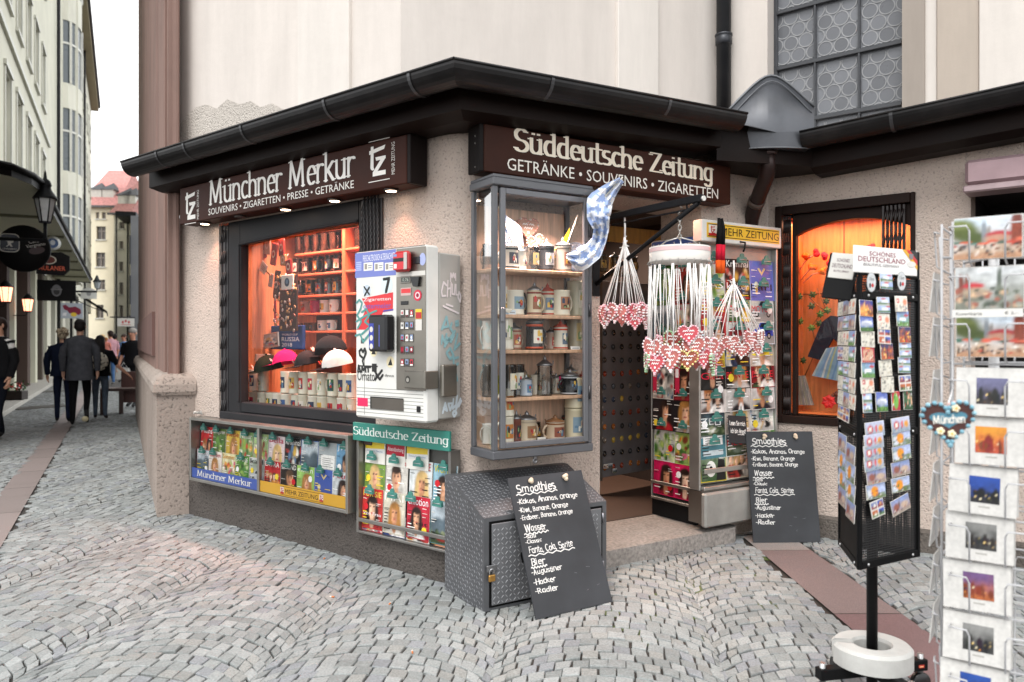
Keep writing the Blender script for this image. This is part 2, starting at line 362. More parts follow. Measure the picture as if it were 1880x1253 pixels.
def glyphs():
    G = {}
    X = .66
    def g(ch, adv, strokes, feet=()): G[ch] = (adv, strokes, feet)
    arch = lambda x: A(x+.19, .44, .19, .21, 180, 0)+[(x+.38, 0)]
    g('n', .56, [[(0, X), (0, 0)], arch(0)], [(0,0),(.38,0),(-.05,X)])
    g('m', .94, [[(0, X), (0, 0)], arch(0), arch(.38)], [(0,0),(.38,0),(.76,0),(-.05,X)])
    g('h', .56, [[(0, 1), (0, 0)], arch(0)], [(0,0),(.38,0),(-.05,1)])
    ub = [(0, X), (0, .2)]+A(.19, .2, .19, .2, 180, 360)[1:]+[(.38, X)]
    g('u', .58, [ub, [(.38, .2), (.38, 0)]], [(-.05,X),(.33,X),(.42,0)])
    g('ü', .58, [ub, [(.38, .2), (.38, 0)], [(.08, .86), (.08, .88)], [(.3, .86), (.3, .88)]], [(-.05,X),(.33,X),(.42,0)])
    g('r', .42, [[(0, X), (0, 0)], A(.17, .42, .17, .23, 180, 50)], [(0,0),(-.05,X)])
    g('c', .48, [A(.2, .33, .2, .33, 50, 310, 12)])
    g('e', .52, [[(.02, .36), (.38, .36)]+A(.2, .33, .2, .33, 8, 310, 12)])
    g('o', .54, [A(.2, .33, .2, .33, 90, 450, 14)])
    g('a', .54, [A(.19, .33, .19, .33, 60, 300, 10), [(.37, X), (.37, 0), (.42, 0)]])
    g('d', .58, [A(.19, .33, .19, .33, 60, 300, 10), [(.38, 1), (.38, 0)]], [(.33,1),(.42,0)])
    g('b', .56, [[(0, 1), (0, 0)], A(.19, .33, .19, .33, 150, -150, 10)])
    g('p', .56, [[(0, X), (0, -.3)], A(.19, .33, .19, .33, 150, -150, 10)])
    g('g', .56, [A(.19, .33, .19, .33, 60, 300, 10), [(.38, X), (.38, -.1)]+A(.2, -.1, .18, .2, 0, -150, 6)], [(.42,X)])
    g('k', .54, [[(0, 1), (0, 0)], [(.34, X), (0, .28)], [(.1, .38), (.38, 0)]], [(0,0),(-.05,1),(.36,X),(.4,0)])
    g('l', .2, [[(0, 1), (0, 0)]], [(0,0),(-.05,1)])
    g('i', .24, [[(0, X), (0, 0)], [(0, .86), (0, .88)]], [(0,0),(-.05,X)])
    g('t', .36, [[(.08, .92), (.08, .12)]+A(.2, .12, .12, .12, 180, 300, 5), [(-.06, X), (.26, X)]])
    g('s', .46, [A(.17, .49, .16, .17, 50, 270, 8)+A(.17, .16, .18, .16, 90, -130, 8)])
    g('w', .74, [[(0, X), (.14, 0), (.28, X), (.42, 0), (.56, X)]])
    g('S', .66, [A(.24, .74, .23, .25, 45, 270, 9)+A(.24, .25, .26, .25, 90, -140, 9)], [(.42,.92),(.02,.1)])
    g('Z', .66, [[(.02, .95), (.5, .95), (0, .04), (.54, .04)]], [(0,.9),(.55,.1)])
    g('M', .98, [[(0, 0), (.06, 1), (.36, .08), (.66, 1), (.72, 0)]], [(0,0),(.72,0),(.02,1),(.72,1)])
    g('K', .6, [[(0, 1), (0, 0)], [(.42, 1), (0, .42), (.46, 0)]])
    g('A', .64, [[(0, 0), (.24, 1), (.48, 0)], [(.08, .36), (.4, .36)]])
    g('O', .68, [A(.27, .5, .27, .5, 90, 450, 16)])
    g('B', .56, [[(0, 0), (0, 1)]+A(.14, .77, .22, .23, 90, -90, 7)+A(.14, .27, .26, .27, 90, -90, 7)+[(0, 0)]])
    g('E', .52, [[(.38, 1), (0, 1), (0, 0), (.38, 0)], [(0, .52), (.3, .52)]])
    g('W', .9, [[(0, 1), (.18, 0), (.36, .9), (.54, 0), (.72, 1)]])
    g('C', .6, [A(.25, .5, .25, .5, 55, 305, 12)])
    g('F', .5, [[(.4, 1), (0, 1), (0, 0)], [(0, .52), (.3, .52)]])
    g('H', .6, [[(0, 1), (0, 0)], [(.42, 1), (.42, 0)], [(0, .52), (.42, .52)]])
    g('R', .58, [[(0, 0), (0, 1)]+A(.16, .75, .22, .25, 90, -90, 7)+[(0, .5)], [(.14, .5), (.44, 0)]])
    g('L', .5, [[(0, 1), (0, 0), (.36, 0)]]); g('I', .2, [[(0, 1), (0, 0)]])
    g('D', .64, [[(0, 0), (0, 1)]+A(.14, .5, .34, .5, 90, -90, 9)+[(0, 0)]])
    g('-', .34, [[(0, .4), (.2, .4)]]); g(',', .24, [[(.06, .06), (0, -.14)]]); g('.', .2, [[(0, .02), (.01, .03)]]); g('!', .2, [[(0, 1), (0, .3)], [(0, .02), (0, .04)]])
    g(' ', .34, [])
    return G
GLY = glyphs()
_off = [0]
def pen(mb, pts, w, t, y, flat=lambda x, z: (x, z)):
    """a stroke drawn with a flat nib of half width w, half height t"""
    for (ax, az), (bx, bz) in zip(pts, pts[1:]):
        if bx < ax: ax, az, bx, bz = bx, bz, ax, az
        if bz >= az: q = [(ax-w,az-t),(ax+w,az-t),(bx+w,bz-t),(bx+w,bz+t),(bx-w,bz+t),(ax-w,az+t)]
        else: q = [(ax-w,az+t),(ax-w,az-t),(bx-w,bz-t),(bx+w,bz-t),(bx+w,bz+t),(ax+w,az+t)]
        _off[0] = (_off[0]+1) % 9
        mb.poly([(flat(x, z)[0], y-_off[0]*3e-5, flat(x, z)[1]) for x, z in q])
def write(mb, s, x0, x1, z0, h, y, w=.07, t=.03, serif=True, jit=0, rnd=random):
    """lettering on y = const, spread over x0..x1 (x1 None: natural), baseline z0, cap height h"""
    adv = sum(GLY[c][0] for c in s)-.16; kx = (x1-x0)/adv if x1 else h*.82
    x = 0
    for ch in s:
        a, st, feet = GLY[ch]; dz = rnd.uniform(-jit, jit); dr = rnd.uniform(-jit, jit)*1.5; kk = 1+rnd.uniform(-jit, jit)
        fl = lambda px, pz: (x0+kx*(x+px*kk+dr*pz*.6), z0+h*(pz*kk+dz))
        for q in st: pen(mb, q, w, t, y, fl)
        if serif:
            for fx, fz in feet:
                zz = fz-t if fz > .3 else fz+t
                pen(mb, [(fx-.08, zz), (fx+.08, zz)], .03, t*.8, y, fl)
        x += a
    return x0+kx*x
def squiggle(mb, pts, r, y): pen(mb, pts, r, r, y)
# ================================================================ GROUND
def ground_and_paving():
    mb = MB('slab', C('#35312d'))
    mb.poly([(-160, -60, -.012), (160, -60, -.012), (160, 260, -.012), (-160, 260, -.012)])
    struct(mb.build('ground'))
    # slab bands
    AL = Vector((-.452, .892, 0)); AN = Vector((.892, .452, 0))
    def band_a(p): n = p.x*AN.x+p.y*AN.y; return -1.03 < n < -.74
    def band_b(p): return 1.70 < p.x < 2.08 and p.y < 5.85
    st = MB('sett'); rnd = random.Random(3)
    W, dy = 1.0, .082; R = W/2/math.sin(math.radians(57)); ang = math.radians(-7); ca, sa = math.cos(ang), math.sin(ang)
    step = .081/R; nst = int(math.radians(114)/step)
    base = [C(c) for c in ('#8d9190', '#888b8a', '#949796', '#838786', '#8d8e8b', '#959897', '#84878a')]
    for col in range(-19, 9):
        for k in range(-8, 520):
            r = rnd.uniform(-.4, .4)*step; yj = rnd.uniform(-.008, .008)
            for i in range(-1, nst+1):
                t0 = -math.radians(57)+i*step+r; t1 = t0+step
                t0 = max(t0, -math.radians(58.2)); t1 = min(t1, math.radians(58.2))
                if t1-t0 < step*.14: continue
                tm = (t0+t1)/2
                cx_ = col*W+R*math.sin(tm); cy_ = R*math.cos(tm)+k*dy+(col % 2)*.5*dy
                P = Vector((cx_*ca-cy_*sa, cx_*sa+cy_*ca, 0))
                if P.y < 2.1 or P.y > 32 or P.x > 3.9 or P.x < -17: continue
                if abs(P.x) > P.y*.70+.25: continue
                if P.y > 7.2 and (P.x*AN.x+P.y*AN.y > .5 or P.x*AN.x+P.y*AN.y < -3.2): continue
                if band_a(P) or band_b(P): continue
                q = P-FW.o; ls = q.dot(LW.n); fs = q.dot(FW.n); rs = (P-RW.o).dot(RW.n)
                if ls > .1 and P.x*AN.x+P.y*AN.y > .45 and fs > .3: continue
                if rs > .1 and fs > .1 and q.dot(FW.d) > 0: continue
                j = .0030 if P.y < 9 else .004
                e = min(j/R, (t1-t0)*.2); gp = []
                for tt, kk in ((t0+e, 0), (t1-e, 0), (t1-e, 1), (t0+e, 1)):
                    hgt = (j if kk == 0 else dy-j)
                    x = col*W+R*math.sin(tt)+rnd.uniform(-.006, .006); y = R*math.cos(tt)+k*dy+(col % 2)*.5*dy+hgt+rnd.uniform(-.006, .006)+yj
                    gp.append(Vector((x*ca-y*sa, x*sa+y*ca, 0)))
                z = rnd.uniform(-.005, .004); tx, ty = rnd.uniform(-.035, .035), rnd.uniform(-.035, .035)
                f = rnd.uniform(.86, 1.1); bc = rnd.choice(base); c = tuple(b*f for b in bc)
                cen = sum(gp, Vector())/4
                hz = lambda p: z+(p.x-cen.x)*tx+(p.y-cen.y)*ty
                if P.y > 13:
                    st.poly([(p.x, p.y, hz(p)) for p in gp], c); continue
                lo = st.pts([(p.x, p.y, -.013) for p in gp]); mi = st.pts([(p.x, p.y, hz(p)-.003) for p in gp])
                up = st.pts([(*(p+(cen-p)*.07).xy, hz(p)+.001) for p in gp])
                for a in range(4):
                    b = (a+1) % 4
                    st.face([lo+a, lo+b, mi+b, mi+a], col=c); st.face([mi+a, mi+b, up+b, up+a], col=c)
                st.face([up, up+1, up+2, up+3], col=c)
    struct(st.build('cobblestone_paving'))
    mb = MB('slab'); rnd = random.Random(5); L = 0
    while L < 40:
        ln = rnd.uniform(.9, 1.3); q = []
        for l, n in ((L+.006, -1.02), (L+.006, -.75), (L+ln-.006, -.75), (L+ln-.006, -1.02)):
            p = AL*l+AN*n+AL*2.0; q.append((p.x, p.y, 0.0))
        f = rnd.uniform(.85, 1.1); mb.poly(q, tuple(c*f for c in C('#877b77'))); L += ln
    struct(mb.build('paving_band'))
    mb = MB('slab'); y = 5.78; i = 0
    while y > 1.5:
        ln = (.42, 1.25, 1.1, 1.2, 1.1)[i]; mb.poly([(1.71, y-ln+.004, .001), (2.07, y-ln+.004, .001), (2.07, y-.004, .001), (1.71, y-.004, .001)], C(('#8d8783', '#776866', '#725a5a', '#6c5253', '#6c5253')[i])); y -= ln; i += 1
    struct(mb.build('paving_band'))
    mo = MB('leaf'); rnd = random.Random(9)          # moss down in the joints
    for k in range(26):
        c = ground(rnd.uniform(1120, 1420), rnd.uniform(1010, 1180)); r = rnd.uniform(.03, .11); mo.poly([(c.x+r*rnd.uniform(.6, 1.1)*math.cos(t), c.y+r*rnd.uniform(.6, 1.1)*math.sin(t), -.0065-k*1e-5) for t in [j*.7 for j in range(9)]], rnd.choice(['#4a5a2c', '#55603a', '#3f4c28']))
    mo.build('moss')['kind'] = 'stuff'
    # litter
    rnd = random.Random(11)
    for k, (u, v, lab) in enumerate([(716, 1108, 'cigarette butt on the setts left of the tread plate locker'), (757, 1197, 'cigarette butt on the setts in the middle foreground'), (610, 1096, 'orange cigarette filter on the setts below the low magazine case'), (596, 1025, 'cigarette butt close under the plinth of the kiosk')]):
        p = ground(u, v, .006); b = MB('matte', C('#c9743f')); b.tube([(-.013, 0, 0), (.004, 0, 0)], .0042, 8); b.set(col='#e8e2d8'); b.tube([(.004, 0, 0), (.014, 0, 0)], .004, 8)
        tag(b.build('cigarette_butt', M=T(p) @ RZ(rnd.uniform(0, 180))), lab, 'litter', 'cigarette butts on the paving')
    b = MB('matte', C('#d25a2c')); rr = random.Random(2)
    b.poly([(-.03, -.01, .004), (.02, -.018, .012), (.035, .01, .003), (-.01, .02, .016)]); b.poly([(-.01, .02, .016), (.035, .01, .003), (.02, .03, .008)])
    tag(b.build('paper_scrap', M=T(ground(1713, 1006, .003))), 'orange paper scrap at the foot of the right wall', 'litter')
ground_and_paving()

# ================================================================ KIOSK SHELL
kiosk = thing('kiosk', 'low plastered corner kiosk with dark eaves and lit shop windows', 'kiosk', T((PC[0], PC[1], 0)))
KI = T((-PC[0], -PC[1], 0))                  # parts below are written in world coordinates
def kpart(mb, name, par=None): o = mb.build(name, par or kiosk, KI if par is None else None); return o
def panel(mb, fr, s0, s1, z0, z1, holes, y=0, depth=.3):
    ss = sorted({s0, s1, *[h[0] for h in holes], *[h[1] for h in holes]}); zs = sorted({z0, z1, *[h[2] for h in holes], *[h[3] for h in holes]})
    for a, b in zip(ss, ss[1:]):
        for c, d in zip(zs, zs[1:]):
            if any(h[0] <= a and b <= h[1] and h[2] <= c and d <= h[3] for h in holes): continue
            mb.poly([fr.p(a, y, c), fr.p(b, y, c), fr.p(b, y, d), fr.p(a, y, d)])
    for a, b, c, d in holes:
        e = y+depth
        for p, q in (((a,c),(a,d)), ((a,d),(b,d)), ((b,d),(b,c)), ((b,c),(a,c))):
            mb.poly([fr.p(p[0], y, p[1]), fr.p(q[0], y, q[1]), fr.p(q[0], e, q[1]), fr.p(p[0], e, p[1])])
# window / door openings read off the walls
WL = (LW.s(402), LW.s(690), LW.z(395, 765), LW.z(395, 412))         # left shop window
WR = (RW.s(1436), RW.s(1672), RW.z(1436, 762), RW.z(1436, 396))     # right shop window
DOOR = (1.0, 1.94, .1, 2.42)
OPEN = (RW.s(1782), RW.s(2050), .95, RW.z(1782, 352))
RR = .30; TL_ = RR*math.tan(math.radians(35.5))
def shell():
    mb = MB('roughcast', C('#cbbbb0'))
    panel(mb, LW, LW.s(330, 0), -TL_, 0, 2.86, [WL], 0, .22)
    # rounded corner
    a0, a1 = math.atan2(LW.d.y, LW.d.x), math.atan2(FW.d.y, FW.d.x)
    cen = LW.p(-TL_, RR); n = 12; cols = []
    for k in range(n+1):
        a = a0+(a1-a0)*k/n; p = Vector((cen.x+RR*math.sin(a), cen.y-RR*math.cos(a), 0)); cols.append(mb.pts([(p.x, p.y, 0), (p.x, p.y, 2.86)]))
    for p, q in zip(cols, cols[1:]): mb.face([p, q, q+1, p+1], True)
    panel(mb, FW, TL_, 2.665, 0, 2.86, [DOOR], 0, .42)
    panel(mb, RW, 0, 4.2, 0, 2.84, [WR, OPEN], 0, .2)
    kpart(mb, 'wall')
    # plinth
    mb = MB('plinthcast', C('#5f5955')); o = .045
    z1 = .47
    q0 = LW.p(LW.s(352, 0), -o); path = [q0]
    for k in range(n+1):
        a = a0+(a1-a0)*k/n; path.append(Vector((cen.x+(RR+o)*math.sin(a), cen.y-(RR+o)*math.cos(a), 0)))
    path.append(FW.p(.69, -o))
    for p, q in zip(path, path[1:]):
        mb.poly([(p.x, p.y, 0), (q.x, q.y, 0), (q.x, q.y, z1), (p.x, p.y, z1)])
        ip, iq = [Vector((v.x, v.y, 0))+(Vector((cen.x, cen.y, 0))-v).normalized()*.06 for v in (p, q)]
    i0, i1 = path[0]+LW.n*.05, path[1]+LW.n*.05
    mb.poly([(path[0].x, path[0].y, z1), (path[1].x, path[1].y, z1), (i1.x, i1.y, z1+.02), (i0.x, i0.y, z1+.02)])
    p, q = RW.p(.02, -.05), RW.p(4.2, -.05)
    mb.set(col='#6f6862'); zz = .14
    mb.poly([(p.x, p.y, 0), (q.x, q.y, 0), (q.x, q.y, zz), (p.x, p.y, zz)])
    p2, q2 = RW.p(.02, .01), RW.p(4.2, .01); mb.poly([(p.x, p.y, zz), (q.x, q.y, zz), (q2.x, q2.y, zz+.02), (p2.x, p2.y, zz+.02)])
    kpart(mb, 'plinth')
shell()
GZ = 2.90
def eaves():
    sL = LW.s(222, -.5)
    def rail(o, z, zr=None, endF=1.72):
        """left wall end, corner, front wall end for an offset o outside the walls"""
        c = meet(LW, FW, o, o); return [LW.p(sL, -o, z), Vector((c.x, c.y, z)), FW.p(FW.s(1372, -.5), -o, z+.065)]
    sRa, sRb = RW.s(1468, -.5), RW.s(1990, -.5)
    def rail2(o, z): return [RW.p(sRa, -o, z-.0), RW.p(sRb, -o, z+.085)]
    def loft(mb, prof, rl, smooth=True):
        rings = [rl(o, z) for o, z in prof]
        for a, b in zip(rings, rings[1:]):
            for k in range(len(a)-1):
                i = mb.pts([a[k], a[k+1], b[k+1], b[k]]); mb.face([i, i+1, i+2, i+3], smooth)
        return rings
    def cap(mb, rings, k):
        i = mb.pts([r[k] for r in rings]); mb.face(list(range(i, i+len(rings))))
    gp = [(.405-.095*math.cos(math.radians(a)), GZ+.0+.098*-math.sin(math.radians(a))) for a in range(180, -1, -15)]
    gp = [(.405+.098*math.cos(math.radians(a)), GZ-.105*math.sin(math.radians(a))) for a in range(0, 181, 12)]
    g = MB('gutter', C('#141213'))
    for rl, ends in ((rail, (0, 2)), (rail2, (0, 1))):
        rings = loft(g, gp, rl)
        for e in ends: cap(g, rings, e)
        for a in zip(rl(.503, GZ), rl(.503, GZ)[1:]): g.tube([a[0], a[1]], .0085, 8)
    kpart(g, 'gutter')
    # joint straps
    def strap(fr, s, dz):
        g = MB('gutter', C('#4a4a4c'))
        pr = [(.405+.103*math.cos(math.radians(a)), GZ+dz-.11*math.sin(math.radians(a))) for a in range(0, 181, 12)]
        for (o, z), (o2, z2) in zip(pr, pr[1:]):
            i = g.pts([fr.p(s, -o, z), fr.p(s+.022, -o, z), fr.p(s+.022, -o2, z2), fr.p(s, -o2, z2)]); g.face([i, i+1, i+2, i+3], True)
        kpart(g, 'gutter_strap')
    for u in (285, 335, 440, 592, 748): strap(LW, LW.s(u, -.5), 0)
    for u in (1012, 1228): strap(FW, FW.s(u, -.5), .022 if u < 1100 else .05)
    for u in (1632,): strap(RW, RW.s(u, -.5), .03)
    # fascia, soffit, roof sheet
    f = MB('darkpaint', C('#1a100d')); loft(f, [(.27, GZ-.01), (.27, 2.725), (.16, 2.70), (-.05, 2.70)], rail, False); loft(f, [(.27, GZ-.01), (.27, 2.69), (.16, 2.66), (-.05, 2.66)], rail2, False)
    rings = [rail(o, z) for o, z in [(.27, GZ-.01), (.27, 2.725), (.16, 2.70), (-.05, 2.70)]]; cap(f, rings, 0); cap(f, rings, 2)
    kpart(f, 'fascia')
    r = MB('gutter', C('#2b2b2d')); loft(r, [(.42, GZ-.015), (.30, GZ+.0), (-.45, GZ+.10)], rail, False); loft(r, [(.42, GZ-.015), (.30, GZ), (-.6, GZ+.1)], rail2, False)
    mid = [FW.p(FW.s(1372, -.5)-.02, -.36, GZ+.04), RW.p(sRa+.02, -.36, GZ-.03), RW.p(sRa+.1, .6, GZ+.1), FW.p(FW.s(1372, -.5), .4, GZ+.1)]
    r.poly(mid)
    r.set('darkpaint', '#1a100d'); sa = FW.s(1372, -.5)-.02; za = 2.70
    c0 = [FW.p(sa, -.25), RW.p(sRa+.03, -.25), RW.p(sRa+.03, .03), FW.p(2.6, .03), FW.p(sa, .03)]
    r.poly([(p.x, p.y, za) for p in c0]); a_, b_ = c0[0], c0[1]; r.poly([(a_.x, a_.y, za), (b_.x, b_.y, za), (b_.x, b_.y, GZ+.05), (a_.x, a_.y, GZ+.05)])
    kpart(r, 'roof')
eaves()
# rain hopper in the inner corner
def hopper():
    HF = Fr((meet(FW, RW, .50, .50).x, meet(FW, RW, .50, .50).y), (.998, -.06))
    u0, u1 = HF.s(1337), HF.s(1499)
    root = thing('rain_hopper', 'grey zinc rain hopper with arched back between the two gutters', 'rain hopper', HF.m((u0+u1)/2, 0, 2.62))
    w = (u1-u0)/2; zt = HF.z(1418, 136)-2.62; zb = HF.z(1418, 272)-2.62; ze = HF.z(1337, 205)-2.62; zr = HF.z(1499, 195)-2.62
    mb = MB('gutter', C('#505257'))
    top = []
    for k in range(17):
        t = -1+2*k/16; sh = 1.06-math.sqrt(t*t*1.1236*.93+.06*.06*3)*1.0; sh = max(0, min(1, (1.08-math.sqrt(t*t+.10))/.764))
        top.append((t*w, (ze if t < 0 else zr)+(zt-(ze if t < 0 else zr))*sh))
    bow = lambda t: -.045*math.cos(t*math.pi/2)                 # belly towards the street
    rows = []
    for k, (x, z) in enumerate(top):
        t = -1+2*k/16; x2 = x*.88; rows.append(mb.pts([(x, .06, z), (x, .05+bow(t)*.4, z-.001), (x*.97, .02+bow(t), zb+.10+.02*abs(t)), (x2, .03+bow(t), zb)]))
    for a, b in zip(rows, rows[1:]):
        for j in range(3): mb.face([a+j+1, b+j+1, b+j, a+j], j == 1)
    for e in (rows[0], rows[-1]):
        p = [mb.v[e+j] for j in range(4)]; i = mb.pts([p[1], p[2], p[3], (p[3].x, .2, p[3].z), (p[1].x, .2, p[1].z)]); mb.face([i, i+1, i+2, i+3, i+4])
    b = mb.pts([(-w*.88, .2, zb), (w*.88, .2, zb)]); mb.face([r+3 for r in rows]+[b+1, b])
    mb.build('front_sheet', root)
    e = MB('gutter', C('#66686c')); e.tube([(x, .05+bow(-1+2*k/16)*.4, z) for k, (x, z) in enumerate(top)], .009, 8)
    e.tube([(x*.93, .038+bow(-1+2*k/16)*.55, z-.045-.0*k) for k, (x, z) in enumerate(top)], .004, 6); e.tube([(x*.88, .03+bow(-1+2*k/16), zb) for k, (x, z) in enumerate(top)], .006, 6)
    e.build('rim', root)
    # downpipe from its underside, bent back to the wall
    P = HF.m((u0+u1)/2+.0, .04, 0)
    d = thing('downpipe', 'dark brown downpipe bending back to the wall below the rain hopper', 'downpipe', P)
    zb += 2.62
    q = MB('gutter', C('#2c1d1b')); q.tube([(0, .06, zb), (0, .06, zb-.10), (-.002, .10, zb-.17), (-.012, .22, zb-.25), (-.02, .36, zb-.34), (-.025, .44, zb-.42), (-.03, .47, zb-.52), (-.03, .48, zb-1.2)], .056, 14); q.build('pipe', d)
    q = MB('gutter', C('#6b5d55')); q.tube([(-.017, .30, zb-.30), (-.02, .335, zb-.325)], .063, 14); q.build('collar', d)
    q = MB('gutter', C('#3a2b29')); q.tube([(0, .06, zb), (0, .06, zb-.03)], .066, 14); q.build('collar', d)
hopper()

# ================================================================ CHURCH
def church():
    root = thing('church', 'tall cream plastered church wall rising behind the kiosk roof', 'church', T((0, 6.5, 0)))
    KO = T((0, -6.5, 0)); H = 13
    CL = Fr(LW.p(0, .06).xy, LW.d.xy); CF0 = FW.p(0, .62)
    cf = Fr(CF0.xy, FW.d.xy)
    CR = Fr(RW.p(0, .32).xy, RW.d.xy)
    c1 = meet(CL, cf, 0, 0); c2 = meet(cf, CR, 0, 0)
    col = C('#d3cbc4')
    mb = MB('smoothcast', col); zb = 2.55
    WIN = (CR.s(1409), CR.s(1656), CR.z(1409, 260), 8.5)
    a = CL.p(CL.s(300), 0)
    mb.poly([(a.x, a.y, zb), (c1.x, c1.y, zb), (c1.x, c1.y, H), (a.x, a.y, H)])
    mb.poly([(c1.x, c1.y, zb), (c2.x, c2.y, zb), (c2.x, c2.y, H), (c1.x, c1.y, H)])
    s0 = (c2-CR.o).dot(CR.d); panel(mb, CR, s0, CR.s(2100), zb, H, [WIN], 0, .28)
    # flat pilaster strips
    def strip(fr, u0, u1, o, z0=zb, col=None):
        a, b = fr.s(u0), fr.s(u1); m2 = MB('smoothcast', col or C('#d8d1ca')); m2.M = fr.M; m2.box(a, b, -o, .01, z0, H, .006)
        for p in (m2,): mb_add(mb, p)
    def mb_add(A_, B_):
        i = len(A_.v); A_.v += B_.v; A_.f += [[k+i for k in f] for f in B_.f]; A_.fc += B_.fc; A_.fm += B_.fm; A_.sm += B_.sm
    strip(CL, 552, 646, .03); strip(cf, 1130, 1204, .035); strip(CR, 1690, 1722, .03); strip(CR, 1722, 1800, .05, col=C('#b8aca0')); strip(CR, 1800, 2000, .07)
    mb.build('wall', root, KO)
    # stained wet patch of bare plaster just above the gutter
    m2 = MB('roughcast', C('#cbc3ba')); rnd = random.Random(4); m2.M = CL.M
    px = lambda u, v: (CL.s(u), -.012, CL.z(u, v)); lo = [(331, 275), (525, 215)]; hi = [(331, 232), (345, 214), (362, 196), (380, 190), (400, 197), (420, 184), (440, 196), (462, 190), (480, 199), (502, 194), (525, 206)]
    m2.poly([px(*lo[0]), px(*lo[1])]+[px(u, v+rnd.uniform(-4, 4)) for u, v in hi[::-1]]); m2.build('bare_plaster', root, KO)
    # leaded window
    s0, s1, z0, z1 = WIN; W = Fr(CR.p(s0, .16).xy, CR.d.xy); ww = s1-s0
    wnd = MB('paint', C('#3a3c40')); wnd.M = W.M; wnd.box(0, .03, -.02, .03, z0, z1, .004); wnd.box(ww-.03, ww, -.02, .03, z0, z1, .004)
    nz = 5; zs = [CR.z(1409, 120)-.0, CR.z(1409, 16)]; ph = zs[1]-zs[0]; zz = zs[0]-ph*2
    rows = [zz+ph*k for k in range(0, 9) if z0 < zz+ph*k < z1]
    for z in rows: wnd.box(.03, ww-.03, -.03, .0, z-.016, z+.016, .004)
    for k in (1, 2): wnd.box(ww*k/3-.008, ww*k/3+.008, -.026, .0, z0, z1, .003)
    wo = wnd.build('window', root, KO)
    g = MB('plastic', C('#74767b')); g.M = W.M; g.rect(.03, ww-.03, z0, z1, .012)
    # lead roundels: touching rings cut off by the bars
    g.set('matte', '#9b9c9e'); pw = ww/3; pit = pw/2.75; r = pit*.49
    for pk in range(3):
        xa, xb = pk*pw+.012, (pk+1)*pw-.012
        for row_z in rows[:3]+[rows[0]-ph]:
            za_, zb_ = row_z+.02, row_z+ph-.02
            for rz in range(-1, int(ph/(pit*.87))+2):
                zc = row_z+.09+rz*pit*.87
                for cx_ in range(-1, 4):
                    xc = xa+pit*.5+cx_*pit+(rz % 2)*pit/2; sh = random.uniform(.72, 1.1); cc = tuple(x*sh for x in C('#6b6d72'))
                    if xa < xc < xb and za_ < zc < zb_:
                        g.set('plastic'); P_ = [(min(max(xc+(r-.006)*math.cos(t*math.pi/9), xa), xb), .0075+random.uniform(-.001, .001), min(max(zc+(r-.006)*math.sin(t*math.pi/9), za_), zb_)) for t in range(18)]; y_ = P_[0][1]; g.poly([(p[0], y_, p[2]) for p in P_], cc); g.set('matte', '#9b9c9e')
                    for t in range(18):
                        q = [(xc+rr_*math.cos(tt*math.pi/9), .005, zc+rr_*math.sin(tt*math.pi/9)) for tt, rr_ in ((t, r), (t+1, r), (t+1, r-.008), (t, r-.008))]
                        if all(xa < p[0] < xb and za_ < p[2] < zb_ for p in q): g.poly(q)
    g.build('pane', wo)
    j = MB('smoothcast', C('#a99f96')); j.M = CR.M; j.prismz([(s1, .0), (s1+.16, -.055), (s1+.16, -.03), (s1, .05)], zb, z1); j.build('reveal', root, KO)
    # drainpipe on the church wall
    x = (c2-CR.o).dot(CR.d)+.085; dp = thing('drainpipe', 'black cast drainpipe running up the church wall left of the leaded window', 'drainpipe', CR.m(x, -.09, 2.9))
    q = MB('gutter', C('#26272a')); q.tube([(0, 0, 0), (0, 0, 5.2)], .06, 14); q.build('pipe', dp)
    for z in (.26, 1.06):
        q = MB('gutter', C('#33353a')); q.lathe([(.06, z-.035), (.069, z-.03), (.069, z+.03), (.064, z+.034), (.073, z+.04), (.073, z+.055), (.06, z+.06)], 14); q.build('collar', dp)
    # red sandstone corner pilaster beside the alley
    AL = Vector((-.452, .892, 0)); AN = Vector((.892, .452, 0))
    base = ground(288, 950)
    def ap(l, n): p = base+AL*l+AN*n; return (p.x, p.y)
    pil = thing('corner_pilaster', 'reddish sandstone pilaster of the church at the alley corner', 'pilaster', T(base))
    PB = T(-base)
    m3 = MB('sandstone', C('#846a61'))
    plan = [ap(.12, .18), ap(.10, .17), ap(.10, .150), ap(.13, .125), ap(.13, .092), ap(.28, .092), ap(.28, .125), ap(.5, .125), ap(.5, .085), ap(.56, .075), ap(1.5, .07), ap(1.55, .05), ap(9.6, .045), ap(9.6, .18)]
    m3.prismz(plan[::-1], .95, 15); m3.build('shaft', pil, PB)
    m4 = MB('sandstone', C('#6f544e'))      # recessed panel moulding
    m4.prismz([ap(1.7, .06), ap(8.5, .06), ap(8.5, .01), ap(1.7, .02)][::-1], 1.3, 1.75); m4.build('moulding', pil, PB)
    pl = MB('nagelfluh', C('#a0938a'))
    pl.prismz([ap(0, 0), ap(0, .30), ap(.35, .5), ap(10, .5), ap(10, 0)], 0, 1.0); pl.build('plinth', pil, PB)
    t = MB('nagelfluh', C('#a59990')); n = 9
    # rounded coping: quarter roll returning round the corner
    prof = [(-.02, 1.0), (-.035, 1.03), (-.03, 1.09), (0, 1.14), (.05, 1.17), (.12, 1.175)]
    rings = []
    for o, z in prof: rings.append([(*ap(10, o), z), (*ap(o, o), z), (*ap(o, .30-.0), z)])
    for a, b in zip(rings, rings[1:]):
        for k in range(2):
            i = t.pts([a[k], a[k+1], b[k+1], b[k]]); t.face([i, i+1, i+2, i+3], True)
    t.poly([r[2] for r in rings]+[(*ap(.12, .3), 1.0)])
    t.poly([(*ap(10, .12), 1.175), (*ap(.12, .12), 1.175), (*ap(.12, .3), 1.175), (*ap(.3, .5), 1.175), (*ap(10, .5), 1.175)])
